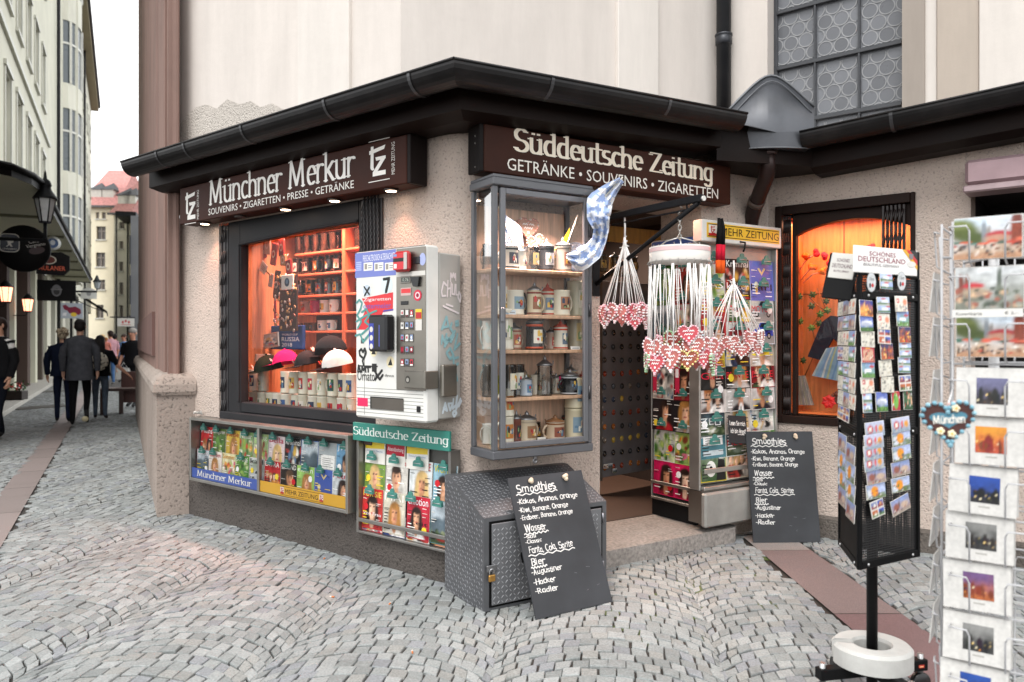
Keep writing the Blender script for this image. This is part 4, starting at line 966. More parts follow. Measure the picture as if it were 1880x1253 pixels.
    tag(q.build('picture_tile'), 'white tile with round blue picture above the keyrings', 'souvenir')
    a_, b_, c_, d_ = bx(497, 556, 598, 642, .50); q = MB('cloth', C('#22407a')); q.M = LW.m(a_, .5, c_); q.box(0, b_-a_, 0, .03, 0, d_-c_, .006); q.set('paper', '#e9e9ee'); q2 = d_-c_; ww = b_-a_
    text(q, 'RUSSIA', ww*.36, ww*.9, q2*.34, q2*.52, -.002); text(q, '2018', ww*.36, ww*.68, q2*.12, q2*.28, -.002); text(q, 'WORLD CUP', ww*.36, ww*.85, q2*.58, q2*.66, -.002)
    for k in (.16, .8): q.tube([(ww*k, -.01, q2), (ww*k+.01, -.012, q2*1.3), (ww*(k+.04), -.01, q2)], .003, 5)
    tag(q.build('tote_bag'), 'blue bag with white tournament lettering behind the caps', 'bag')
    a_, b_, c_, d_ = bx(479, 512, 615, 642, .45); q = MB('alu', C('#b5b1aa')); q.M = LW.m(a_, .45, c_) @ RY(-6); q.box(0, b_-a_, 0, .015, 0, d_-c_, .006); q.set('paper'); q.rect(.015, b_-a_-.015, .015, d_-c_-.015, -.001, '#4a4744'); art(q, .015, b_-a_-.015, .015, d_-c_-.015, 'pattern', '#8a8680', rnd, -.002)
    tag(q.build('framed_picture'), 'small silver picture frame beside the blue bag', 'picture frame')
    a_, b_, c_, d_ = bx(449, 482, 650, 665, .42); q = MB('paint', C('#cfc9c0')); q.M = LW.m(a_, .36, c_); q.box(0, b_-a_, 0, .16, 0, d_-c_, .004); ws = tag(q.build('wall_shelf'), 'short white shelf at the left side of the left window', 'shelf')
    # small goods hung in the upper left
    for k, (u, v, col, lab, sx, sz) in enumerate(((459, 490, '#c2553f', 'red tin plate hung near the left edge of the left window', .03, .09), (508, 523, '#241a18', 'black bottle shaped opener beside the white tile', .03, .1), (480, 518, '#8f8a84', 'grey metal opener hung under the white paddle', .014, .07), (457, 522, '#2a1d1c', 'dark leather strap goods beside the small heart', .03, .05), (503, 467, '#8a3a34', 'reddish glass boot hung above the keyrings', .03, .08), (480, 462, '#9a4038', 'red souvenir bundle at the top left of the left window', .05, .06), (530, 490, '#7a1f22', 'dark red heart tin beside the shelf unit', .03, .05), (470, 455, '#a8483c', 'pinkish red bag hung highest in the left window', .04, .07), (491, 450, '#c4b09a', 'pale printed bag hung beside the red one', .035, .07), (517, 455, '#8f3a34', 'red tin hung above the dark leather goods', .03, .06), (455, 545, '#2b2023', 'dark flask hung above the velvet board edge', .025, .06), (520, 478, '#b5986a', 'brass bell hung near the shelf unit', .03, .04), (497, 515, '#b9b4ab', 'pewter pendant hung left of the black opener', .022, .05))):
        q = MB('ceramic', C(col)); q.M = LW.m(LW.s(u, .45), .45, LW.z(u, v, .45)) @ RY(rnd.uniform(-14, 14)); sx *= 1.35; sz *= 1.2; q.box(-sx, sx, -.006, .01, -sz, sz, .008); q.set(col='#d9cdbd'); q.ell(0, 0, sx*.6, sx*.8, -.0065, 12); q.set(col=col); q.ell(0, 0, sx*.35, sx*.45, -.007, 12); q.set('alu', '#aaa'[:1]+'aaaaaa'); q.tube([(0, 0, sz), (0, 0, sz+.05)], .0015, 4)
        tag(q.build('souvenir'), lab, 'souvenir', 'small souvenirs hung in the left window')
left_window()

# ================================================================ HEARTS
def heart_pts(s, n=28):
    r = []
    for k in range(n):
        t = 2*math.pi*k/n; x = 16*math.sin(t)**3; z = 13*math.cos(t)-5*math.cos(2*t)-2*math.cos(3*t)-math.cos(4*t); r.append((x*s/32, z*s/32))
    return r
def heart(label, M, s, col='#6b2a22', edge='#f0dfe0', edge2=None, rib=None, group=None, words=True, seed=0):
    root = thing('gingerbread_heart', label, 'gingerbread heart', M, group); P = heart_pts(s); rnd = random.Random(seed)
    b = MB('lebkuchen', C(col)); b.prism(P, -.006, .008); b.build('body', root)
    e = MB('matte', C(edge)); n = len(P)
    for k, (x, z) in enumerate(P):
        e.set(col=edge2 if edge2 and k % 4 == 3 else edge)
        e.ball((x*.98, -.003, z*.98), s*.052, .011, s*.052, 8, 4)
    e.build('icing_border', root)
    if words:
        t = MB('matte', C('#f4eeec'))
        for r_ in range(2):
            n_ = 11-r_*3; a = -s*(.27-r_*.07); pts = [(a+k*(-2*a)/(n_-1), s*(.13-r_*.15)+s*.035*(1 if k % 2 else -1)*rnd.uniform(.6, 1.2)) for k in range(n_)]; pen(t, pts, s*.013, s*.013, -.0075)
        for k in range(5): t.ell(s*.0+.035*s*math.cos(k*1.257), -s*.2+.035*s*math.sin(k*1.257), s*.028, s*.028, -.0075-k*2e-5, 8)
        t.build('icing_lettering', root)
    if rib:
        rb = MB('paper', C('#eeece9'))
        for hx in (-1, 1):
            q = [Vector((hx*s*.16, .002, s*.30)), Vector(rib[0])*.5+Vector((hx*s*.1+rnd.uniform(-.01, .01), rnd.uniform(-.008, .008), s*.2)), Vector(rib[0])+Vector((hx*.004, 0, 0))]
            rb.tube(q, .0030, 5)
        rb.build('ribbon', root)
    return root
# ================================================================ CIGARETTE MACHINE
def cig_machine():
    y = -.30; f = LW; a, b = f.s(652, y), f.s(782, y); z1 = f.z(652, 463, y); z0 = f.z(655, 766, y)
    root = thing('cigarette_machine', 'white wall cigarette machine with stickers and graffiti between left window and corner', 'vending machine', f.m(a, y, z0))
    w, h = b-a, z1-z0; Q = lambda u, v: (f.at(u, v, y)[0]-a, f.at(u, v, y)[1]-z0)
    def cr(x, yy): return Q(x/3.48+630, yy/3.48+430)              # reading points of an enlarged view
    def R(m, x0, y0, x1, y1, d, col):
        p, q = cr(x0, y0), cr(x1, y1); m.rect(p[0], q[0], q[1], p[1], d, col)
    m = MB('paint', C('#d9d8d3')); m.box(0, w, 0, .11, 0, h, .012)
    for k in range(8): m.rect(.015, w-.02, .032+k*.021, .036+k*.021, -.0005, '#8d8c88')
    m.rect(0.004, w-.006, h-.006, h-.002, -.0006, '#4a4a4a'); m.rect(w*.14, w*.145, .02, h*.42, -.0007, '#3a3a3a'); m.build('door', root)
    m = MB('paint', C('#a9a7a2')); m.box(.01, w-.006, .112, .30, .012, h-.035, .008); m.build('body', root)
    m = MB('steel', C('#8f8a82')); p, q = cr(342, 98), cr(529, 1003); m.box(p[0], q[0], -.004, .002, q[1], p[1], .002)
    p, q = cr(342, 248), cr(529, 262); m.set('paint', '#d0cdc6'); m.rect(p[0], q[0], q[1], p[1], -.0052); m.build('control_panel', root)
    m = MB('paper', C('#6b76b8')); R(m, 77, 125, 338, 262, -.0008, '#6f7abc')
    p, q = cr(128, 138), cr(332, 158); text(m, 'FREISCHALTEN DURCH ALTERSNACHWEIS', p[0], q[0], q[1], p[1], -.0014, '#e9e9f2')
    for x in (132, 200, 268): R(m, x, 185, x+58, 232, -.0012, '#e4e0d6'); R(m, x+6, 192, x+22, 226, -.0014, '#8f8a84'); R(m, x+28, 200, x+52, 204, -.0014, '#7f8a94'); R(m, x+28, 214, x+50, 218, -.0015, '#7f8a94')
    for k in range(5): R(m, 84, 180+k*12, 118, 185+k*12, -.0012, '#a9b2dc')
    m.build('notice', root)
    m = MB('paper', C('#c8332f'))
    p = [cr(120, 412), cr(320, 372), cr(318, 490), cr(255, 500), cr(205, 610), cr(88, 612), cr(150, 470)]; m.poly([(x, -.0008, z) for x, z in p], '#cf3038'); p = [cr(258, 487), cr(322, 478), cr(320, 489), cr(255, 498)]; m.poly([(x, -.0009, z) for x, z in p], '#4a4aa0')
    q0, q1 = cr(130, 432), cr(306, 396); text(m, 'Zigaretten', q0[0], q1[0], q0[1]-.005, q1[1]-.005, -.0016, '#f0ecec'); q0, q1 = cr(130, 478), cr(306, 440); text(m, 'ostermeier', q0[0], q1[0], q0[1], q1[1], -.0016, '#5a58ac')
    m.build('sticker', root)
    m = MB('paper'); c = cr(152, 362); m.ell(*c, .041, .041, -.001, 20, '#e7e7e4'); m.ell(*c, .036, .036, -.0013, 20, '#b9c4cf'); pen(m, [(c[0]-.025, c[1]+.025), (c[0]+.025, c[1]-.025)], .004, .004, -.0018); m.set(col='#18181a'); pen(m, [(c[0]-.025, c[1]+.025), (c[0]+.025, c[1]-.025)], .004, .004, -.002); pen(m, [(c[0]-.02, c[1]-.03), (c[0]+.025, c[1]+.02)], .005, .004, -.0022); m.build('sticker', root)
    m = MB('paper'); c = cr(278, 326); m.ell(*c, .052, .052, -.0012, 20, '#ccd9dd'); m.set(col='#151515'); pen(m, [(c[0]-.022, c[1]+.035), (c[0]+.022, c[1]+.038), (c[0]-.004, c[1]-.04)], .009, .008, -.0018); m.build('sticker', root)
    for cx_, cy_ in ((195, 748), (302, 818)):
        m = MB('paper'); c = cr(cx_, cy_); m.ell(*c, .034, .034, -.0012, 18, '#e9dcb8'); m.poly([(c[0]-.02, -.0015, c[1]-.02), (c[0]+.02, -.0015, c[1]-.02), (c[0]+.004, -.0015, c[1]+.022)], '#1b1b1d'); m.build('sticker', root)
    m = MB('paper'); R(m, 108, 648, 140, 725, -.001, '#d8d6d0'); R(m, 114, 668, 134, 700, -.0013, '#4a4a4c'); m.build('sticker', root)
    m = MB('paper'); R(m, 92, 1044, 158, 1103, -.001, '#d8295a'); m.build('sticker', root)
    m = MB('paper'); p = cr(480, 392); m.ell(*p, .032, .032, -.006, 18, '#c92a45'); m.ell(*p, .02, .02, -.0063, 14, '#e7c9cd'); m.ell(*p, .012, .012, -.0066, 12, '#8a1c30'); m.build('sticker', root)
    # ash box, readers, chutes
    m = MB('plastic', C('#121216')); p, q = cr(218, 520), cr(334, 752); m.box(p[0], q[0], -.075, -.001, q[1], p[1], .012); m.set('paper', '#37429c'); x = p[0]+.012; m.rect(x, x+.042, q[1]+.02, p[1]-.05, -.0756); m.set(col='#e3e1dc')
    for k in range(3): m.ell(x+.021, p[1]-.085-k*.05, .015, .017, -.076, 12, '#cfcabf')
    m.rect(q[0]-.06, q[0]-.054, q[1]+.03, p[1]-.06, -.0756, '#5a62b8'); m.build('leaflet_box', root)
    m = MB('plastic', C('#b22a2c')); p, q = cr(356, 118), cr(450, 240); m.box(p[0], q[0], -.05, -.004, q[1], p[1], .016); x0, x1 = p[0]+.006, q[0]-.03; hh = p[1]-q[1]
    m.set('paper'); m.rect(x0, x1, q[1]+.012, p[1]-.012, -.0506, '#c8323a'); m.rect(x0, x1, q[1]+hh*.48, q[1]+hh*.66, -.051, '#151515'); m.rect(x0+.006, x0+.03, q[1]+.02, q[1]+.045, -.051, '#e3e0da'); m.rect(x0+.002, x0+.03, q[1]+hh*.74, q[1]+hh*.86, -.051, '#7a92c4')
    m.set('plastic', '#b9b6b0'); m.box(q[0]-.028, q[0]-.002, -.054, -.0495, q[1]+.01, p[1]-.01, .006); m.build('card_reader', root)
    m = MB('plastic', C('#17171a')); p, q = cr(455, 148), cr(496, 190); m.box(p[0], q[0], -.012, -.004, q[1], p[1], .003); p, q = cr(498, 118), cr(526, 205); m.set('paper', '#a5aed6'); m.ell((p[0]+q[0])/2, (p[1]+q[1])/2, .026, .036, -.006, 14); m.build('coin_slot', root)
    m = MB('plastic', C('#7b776f')); p, q = cr(372, 272), cr(436, 314); m.box(p[0], q[0], -.009, -.004, q[1], p[1], .002); m.rect(p[0]+.008, q[0]-.008, q[1]+.008, p[1]-.008, -.0095, '#3c413c'); text(m, '0.76', p[0]+.02, q[0]-.015, q[1]+.012, p[1]-.012, -.01, '#b9bfb4'); m.build('display', root)
    m = MB('plastic', C('#141416')); p, q = cr(442, 276), cr(500, 334); m.prism([(p[0], p[1]), (q[0], p[1]), (q[0]-.01, q[1]), (p[0]+.025, q[1])], -.02, -.004); m.build('banknote_slot', root)
    m = MB('paper'); R(m, 373, 346, 438, 392, -.0062, '#c4a9a4'); R(m, 376, 352, 436, 376, -.0065, '#d23a3e'); m.build('label', root)
    m = MB('plastic', C('#101012')); p, q = cr(373, 430), cr(420, 452); m.box(p[0], q[0], -.008, -.004, q[1], p[1], .002); m.build('slot', root)
    m = MB('paper'); R(m, 467, 480, 507, 542, -.0062, '#e3c23a'); R(m, 469, 500, 505, 540, -.0065, '#b52c30'); R(m, 467, 546, 508, 616, -.0062, '#d3cfc8'); m.build('label', root)
    rnd = random.Random(8)
    for r_, yy in enumerate((508, 587, 665, 742, 822)):
        for x in (384, 414, 443):
            m = MB('plastic', C('#5d5852')); p, q = cr(x-12, yy-28), cr(x+12, yy+26); m.box(p[0], q[0], -.008, -.004, q[1], p[1], .002); c = rnd.choice(['#b3263c', '#d8d5cf', '#a82a36', '#7f92b4', '#c9c6c0', '#8f2033']); ww, hh = q[0]-p[0], p[1]-q[1]
            m.set('paper'); m.rect(p[0]+ww*.12, q[0]-ww*.12, q[1]+hh*.12, p[1]-hh*.12, -.0086, c); m.ell((p[0]+q[0])/2, q[1]+hh*.55, ww*.2, hh*.18, -.009, 10, rnd.choice(['#f1efec', '#b3263c', '#2b2b2d'])); m.rect(p[0]+ww*.12, q[0]-ww*.12, q[1]+hh*.12, q[1]+hh*.3, -.0092, rnd.choice(['#e9e6e0', '#3a3a3c', '#5a1a22'])); m.build('selection_button', root)
    m = MB('steel', C('#77716a')); p, q = cr(178, 1037), cr(388, 1132); m.box(p[0], q[0], -.006, -.0008, q[1], p[1], .003); m.set('plastic', '#1b1b1c'); m.rect(p[0], p[0]+.01, q[1], p[1], -.0064); m.rect(p[0], q[0], p[1]-.006, p[1], -.0066); m.build('delivery_tray', root)
    m = MB('plastic', C('#161617')); p, q = cr(472, 1100), cr(496, 1140); m.box(p[0], q[0], -.006, -.0008, q[1], p[1], .002); m.build('coin_return', root)
    # steel lock bar wrapping round the side
    m = MB('steel', C('#8c8880')); p, q = cr(410, 872), cr(529, 990); m.box(p[0], w+.018, -.03, -.0045, q[1], p[1], .006); m.box(w+.0005, w+.02, -.028, .085, q[1], p[1], .004); m.box(w+.021, w+.05, .085, .21, q[1]-.05, p[1]+.035, .008)
    m.set('plastic', '#3a3733'); m.M = T(((p[0]+.035), -.031, (p[1]+q[1])/2+.0)); m.ell(0, 0, .02, .022, 0, 14); m.set('steel', '#c4c0b8'); m.ell(0, -.002, .012, .012, -.0005, 12); m.build('lock_bar', root)
    # scrawls
    def scr(name, col, lines, r, d):
        g = MB('paint', C(col))
        for L in lines: pen(g, [cr(*p) for p in L], r, r, d)
        g.build(name, root)
    scr('graffiti', '#4f8f8a', [[(88, 440), (105, 420), (122, 440), (112, 480), (90, 520), (118, 560), (95, 600)], [(120, 500), (150, 480), (170, 520), (140, 560), (175, 590), (120, 640)], [(80, 650), (110, 640), (130, 690), (160, 650), (200, 600), (215, 560), (190, 530), (180, 690), (215, 700)], [(85, 560), (130, 530), (190, 500), (215, 490)]], .005, -.0022)
    scr('graffiti', '#141414', [[(125, 790), (108, 775), (104, 750), (118, 735), (128, 755), (140, 732), (148, 755), (138, 785), (125, 810), (132, 835)], [(95, 880), (100, 840), (112, 880)], [(120, 880), (122, 850), (132, 870), (142, 850), (146, 880)], [(160, 850), (162, 880)], [(150, 852), (176, 850)], [(200, 870), (235, 930), (255, 900)], [(250, 870), (205, 930)]], .0055, -.0022)
    g = MB('paint', C('#141414')); p, q = cr(92, 935), cr(220, 890); text(g, 'Ornator', p[0], q[0], p[1], q[1]+.012, -.0024); R(g, 96, 838, 222, 850, -.002, '#141414'); R(g, 185, 828, 215, 880, -.0021, '#141414'); p, q = cr(268, 912), cr(325, 896); text(g, 'devce', p[0], q[0], p[1], q[1], -.0024); g.build('graffiti', root)
    def side(col, r, lines):
        g = MB('paint', C(col)); g.M = T((w-.004, 0, 0)) @ RZ(90)
        for L in lines: pen(g, [(.112+(x-625)/135*.188, h*(1-(yy-85)/1110)) for x, yy in L], r, r*1.1, -.0012)
        g.build('graffiti', root)
    side('#d9d2d4', .0045, [[(668, 330), (650, 310), (638, 370), (642, 400), (662, 395)], [(676, 300), (672, 400)], [(676, 350), (694, 345)], [(696, 310), (692, 395)], [(703, 320), (702, 380), (716, 385), (720, 320)], [(726, 320), (726, 385), (738, 385)], [(745, 365), (738, 400), (752, 430), (756, 390), (745, 365)], [(692, 300), (694, 250), (702, 275), (710, 248), (716, 275), (722, 250), (724, 290)], [(648, 462), (742, 505)], [(668, 450), (706, 462)]])
    side('#86aeb4', .006, [[(640, 610), (668, 530), (680, 590), (645, 600)], [(700, 570), (690, 600), (715, 640), (695, 690), (668, 660)], [(725, 560), (738, 555), (740, 580), (727, 585), (725, 560)], [(638, 700), (642, 650), (660, 700), (668, 640)], [(735, 640), (715, 740), (750, 700)], [(690, 730), (668, 760), (690, 800), (712, 780), (690, 730)], [(740, 790), (710, 800), (715, 850), (740, 830)], [(720, 870), (735, 940)], [(655, 720), (720, 620)]])
    side('#d4dfe6', .0055, [[(645, 1140), (660, 1080), (672, 1130), (650, 1110)], [(678, 1085), (690, 1130), (705, 1085), (678, 1085)], [(710, 1060), (705, 1120), (725, 1100), (730, 1050)], [(735, 1040), (725, 1130), (755, 1060)], [(705, 1150), (715, 1172), (730, 1150), (715, 1135), (705, 1150)], [(760, 1075), (742, 1110)]])
cig_machine()

# ================================================================ LOW MAGAZINE CASE
def low_case():
    y = -.15; f = LW; a, b = f.s(347, y), f.s(638, y); z1 = (f.z(347, 768, y)+f.z(640, 798, y))/2; z0 = (f.z(350, 882, y)+f.z(638, 945, y))/2; w, h = b-a, z1-z0
    root = thing('magazine_case', 'low flat glazed aluminium magazine case under the left window', 'display case', f.m(a, y, z0))
    q = MB('alu', C('#9a9892')); t = .024
    q.box(0, t, 0, .10, 0, h, .003); q.box(w-t, w, 0, .10, 0, h, .003); q.box(t+.0005, w-t-.0005, 0, .10, 0, t, .003); q.box(t+.0005, w-t-.0005, 0, .10, h-t, h, .003); xm = w*.487; q.box(xm-.013, xm+.013, 0.001, .03, t+.001, h-t-.001, .003); q.build('frame', root)
    q = MB('dullmetal', C('#3a3a3a')); q.box(.004, w-.004, .102, .149, .004, h-.004); q.build('back_panel', root)
    g = MB('pane'); g.poly([(t, .008, t), (w-t, .008, t), (w-t, .008, h-t), (t, .008, h-t)]); g.build('pane', root)
    bz = t+.002; bh = h*.155; q = MB('paper', C('#4a62ae')); q.box(t+.001, xm-.0135, .012, .02, bz, bz+bh, .001); write(q, 'Münchner Merkur', t+.09, xm-.1, bz+bh*.24, bh*.62, .0115, .055, .025); q.col = C('#e9e9ee'); q.build('banner', root)
    q = MB('paper'); q.set(col='#eceae6'); write(q, 'Münchner Merkur', t+.09, xm-.1, bz+bh*.24, bh*.6, .0108, .055, .025); q.build('lettering', root)
    q = MB('paper', C('#dba83a')); q.box(xm+.0135, w-t-.001, .012, .02, bz, bz+bh, .001); q.build('banner', root)
    q = MB('paper', C('#1b1a18')); x0, x1 = xm+(w-xm)*.26, xm+(w-xm)*.74; text(q, 'MEHR ZEITUNG', x0+.06, x1-.06, bz+bh*.28, bz+bh*.68, .0112); q.rect(x0, x1, bz+bh*.12, bz+bh*.15, .0112); q.rect(x0, x1, bz+bh*.85, bz+bh*.88, .0112)
    for x in (x0+.002, x1-.042): q.rect(x, x+.04, bz+bh*.2, bz+bh*.8, .0112, '#eeeae4'); q.rect(x, x+.04, bz+bh*.2, bz+bh*.36, .011, '#c22a2c'); tz(q, x+.006, bz+bh*.26, bh*.5, .0108, '#b3262a', .8)
    q.build('lettering', root)
    up = [('#c32a2e', 'Meins', '#ffffff', 'couple', '#8a2a4a', 'red and white puzzle style'), ('#55703a', 'Landgarten', '#f4f0e4', 'garden', '#3f7030', 'green garden cover'), ('#d8b64a', 'Reise', '#b3262a', 'girl', '#3a6a9a', 'yellow cover with a woman and red title'), ('#7fa06a', 'Natur', '#f2efe4', 'food', '#5b8a3a', 'pale green cookery cover'), ('#a9c48a', 'living', '#e9f0dc', 'food', '#c95f7f', 'light green cover with flowers'),
          ('#e3d3d6', 'Bella', '#c22a50', 'blonde', '#e9c0c4', 'pale pink cover with a blonde woman'), ('#17171a', 'Kriminal', '#f0eeea', 'pattern', '#efc832', 'black crime cover with a yellow bubble'), ('#3a68b0', 'Yacht', '#f4f6fa', 'land', '#d8e2ee', 'blue sailing cover'), ('#a8b0b4', '', '#222222', 'note', '#8d98a0', 'grey cover with white notice'), ('#6fa0c4', 'JWD.', '#f4f6f8', 'suit', '#23262e', 'sky blue cover with a man in a dark jacket')]
    lo = [('#9a2f48', 'Gesund', '#f2e6e8', 'land', '#c9b8a8', 'purple topped white cover'), ('#e9dfd6', 'Garten', '#b53a4a', 'girl', '#caa06a', 'cream cover with a woman'), ('#d8d0a4', 'Sommer', '#c98a2a', 'food', '#e0c070', 'straw yellow cover'), ('#4f8a3c', 'EXPOSÉ', '#f0f0ea', 'garden', '#3a7a30', 'bright green leaf cover'), ('#d9d8d4', 'karl', '#1c1c1c', 'car', '#b5b8bc', 'white cover with a classic car'),
          ('#b5262a', 'EXTRA', '#f4f0ee', 'group', '#6a3a30', 'red cover with big white title'), ('#23201e', 'GESUND', '#f2f0ec', 'man', '#3a2a26', 'dark cover with a close man face'), ('#9ac46a', 'eltern', '#f4f8ea', 'girl', '#c94a4a', 'light green cover with a child'), ('#4a62ae', '', '#ffffff', 'shirt', '#3f56a2', 'blue football shirt cover'), ('#d3d8dc', 'Petra', '#c22a40', 'dark', '#4a78b0', 'pale cover with a woman in blue')]
    rnd = random.Random(31); mw = .196; mh = .262
    for r_, row in enumerate((up, lo)):
        for k, (bg, tt, tc, kd, ac, lab) in enumerate(row):
            bay = k//5; x = (t+.012 if bay == 0 else xm+.022)+(k % 5)*((xm-t-.02-mw*.86)/4 if bay == 0 else (w-t-xm-.03-mw*.92)/4)
            zt = h-t-.055 if r_ == 0 else h-t-.055-.178; Y = .075-r_*.03-.004*(k % 2)
            if r_ == 0: hh = mh; zz = zt-hh
            else: hh = zt-bz-bh*.35; zz = zt-hh
            magazine('%s, upper row, low magazine case' % lab, f.m(a+x, y+Y, z0+zz) @ RX(-3), mw if bay else mw*.94, mh if r_ else hh, bg, tt, tc, kd, ac, th=1.0, group='magazines in the low case') if r_ == 0 else magazine('magazine with %s, lower row of low case' % lab, f.m(a+x, y+Y, z0+zz) @ RX(-2), mw if bay else mw*.94, hh, bg, tt, tc, kd, ac, th=1.1, group='magazines in the low case')
            if (r_ == 0) or k in (0, 1, 3, 5, 6, 7, 8, 9): clip(root, x+mw*.5+rnd.uniform(-.02, .02), zt+.006, Y-.012, 1.15)
    # crumpled paper on top
    q = MB('paper', C('#e6e4e0')); rr = random.Random(6)
    for k in range(7): q.M = T((rr.uniform(-.03, .03), rr.uniform(-.012, .012), .012+rr.uniform(0, .012))) @ RZ(rr.uniform(0, 180)) @ RX(rr.uniform(-40, 40)); q.poly([(-.03, -.015, 0), (.025, -.02, .01), (.03, .014, -.004), (-.02, .02, .008)])
    tag(q.build('crumpled_tissue', M=f.m(f.s(361, -.05), -.05, z1+.002)), 'crumpled white tissue left on top of the low case', 'litter')
low_case()

# ================================================================ GREEN HEADED MAGAZINE RACK
def green_rack():
    y = -.10; f = LW; a, b = f.s(652, y), f.s(829, y); zt = (f.z(652, 774, y)+f.z(829, 793, y))/2; zh = (f.z(652, 813, y)+f.z(829, 823, y))/2; z0 = (f.z(665, 985, y)+f.z(806, 1008, y))/2; w = b-a
    root = thing('magazine_rack', 'wall magazine rack headed by a green newspaper sign below the cigarette machine', 'magazine rack', f.m(a, y, z0)); H = zt-z0; hz = zh-z0
    q = MB('paint', C('#2f7d70')); q.box(0, w, -.02, .0, hz, H, .003); q.build('header', root)
    q = MB('paint', C('#d9e2dc')); write(q, 'Süddeutsche Zeitung', .012, w-.012, hz+(H-hz)*.34, (H-hz)*.44, -.0215, .06, .026); q.build('lettering', root)
    q = MB('alu', C('#8f8e8a')); q.box(.01, .03, 0, .09, .0, hz-.001, .003); q.box(w-.03, w-.01, 0, .09, 0, hz-.001, .003); q.box(.031, w-.031, 0, .09, 0, .016, .003); q.box(.031, w-.031, -.004, .008, .075, .10, .003); q.build('frame', root)
    q = MB('dullmetal', C('#5a5956')); q.box(.031, w-.031, .075, .09, .017, hz-.002); q.build('back_panel', root)
    rnd = random.Random(5)
    # newspapers peeping out at the top
    for k, (x, c, tt, tc, lab) in enumerate(((.04, '#e3c63a', '', '#222222', 'folded newspaper with yellow top at the left of the green headed rack'), (.245, '#b02236', 'Abendzeitung', '#f2eaea', 'wine red newspaper title behind the green headed rack'), (.43, '#e3c63a', '', '#222222', 'folded newspaper with yellow top at the right of the green headed rack'))):
        m = MB('paper', C('#e9e6de')); m.box(0, .19 if k != 1 else .17, 0, .01, -.05, .09, .002); m.rect(.003, .185 if k != 1 else .167, .045 if k != 1 else .02, .088, -.0006, c)
        if tt: text(m, tt, .012, .158, .038, .072, -.0012, tc)
        else:
            m.poly([(.01, -.0012, .012), (.19, -.0012, .022), (.19, -.0012, .052), (.01, -.0012, .042)], '#dcdcda'); text(m, 'Zeitung für München', .02, .17, .024, .038, -.0018, '#4a6a9a')
        tag(m.build('newspaper', M=f.m(a+x, y+.05, z0+hz-.10) @ RX(-2)), lab, 'newspaper')
    mw, mh = .188, .26; zr = [hz-.125, hz-.125-.215]
    up = [('#7a9a4a', 'freundin', '#f0d23a', 'blonde', '#5b8a3a', 'a smiling blonde and yellow title'), ('#d9d4cc', 'Brigitte', '#c8283a', 'short', '#c8283a', 'a woman in a red top'), ('#d8dcdc', 'MADAME', '#b5322c', 'blonde', '#e3ddd4', 'a pale blonde woman'), ('#8fb4c4', 'WOMAN', '#d8d23a', 'dark', '#d97a2a', 'a woman in orange on sky blue')]
    lo = [('#c23a34', 'FÜR SIE', '#e9d85a', 'dark', '#c22a2e', 'a long haired woman on red'), ('#c9c2b0', 'MAI', '#f4f2ec', 'girl', '#d8d4cc', 'a model in a patterned coat'), ('#b8283a', 'emotion', '#f6eef0', 'dark', '#e3e0dc', 'a woman in white on dark red'), ('#3f6a72', '', '#ffffff', 'land', '#b5342e', 'a teal landscape and red marks')]
    bo = [('#c8283a', 'Von Frau', '#f2e4e6', 'pattern', '#8a2a30', 'a red lower pocket cover'), ('#3a4a7a', '', '#fff', 'couple', '#2a3a6a', 'a blue lower pocket cover'), ('#d9d6d0', 'Zeit', '#1d1d1d', 'group', '#555555', 'a grey lower pocket cover'), ('#1b1d22', 'MALLE', '#f0eee8', 'girl', '#c98a6a', 'a black lower pocket cover')]
    for r_, row in enumerate((up, lo, bo)):
        for k, (bg, tt, tc, kd, ac, lab) in enumerate(row):
            x = .032+k*(w-.064-mw*.9)/3
            if r_ < 2: zz = zr[r_]-mh+.03; Y = .05-r_*.022-.005*k % .01
            else: zz = .018; Y = .03
            magazine('magazine with %s, green headed rack' % lab, f.m(a+x, y+Y, z0+zz) @ RX(-3 if r_ < 2 else -2), mw*1.04, mh if r_ < 2 else .13, bg, tt, tc, kd, ac, th=1.1, group='magazines in the green headed rack')
            if r_ < 2: clip(root, x+mw*(.35+.3*rnd.random()), zz+mh+.006, Y-.024, 1.25)
green_rack()

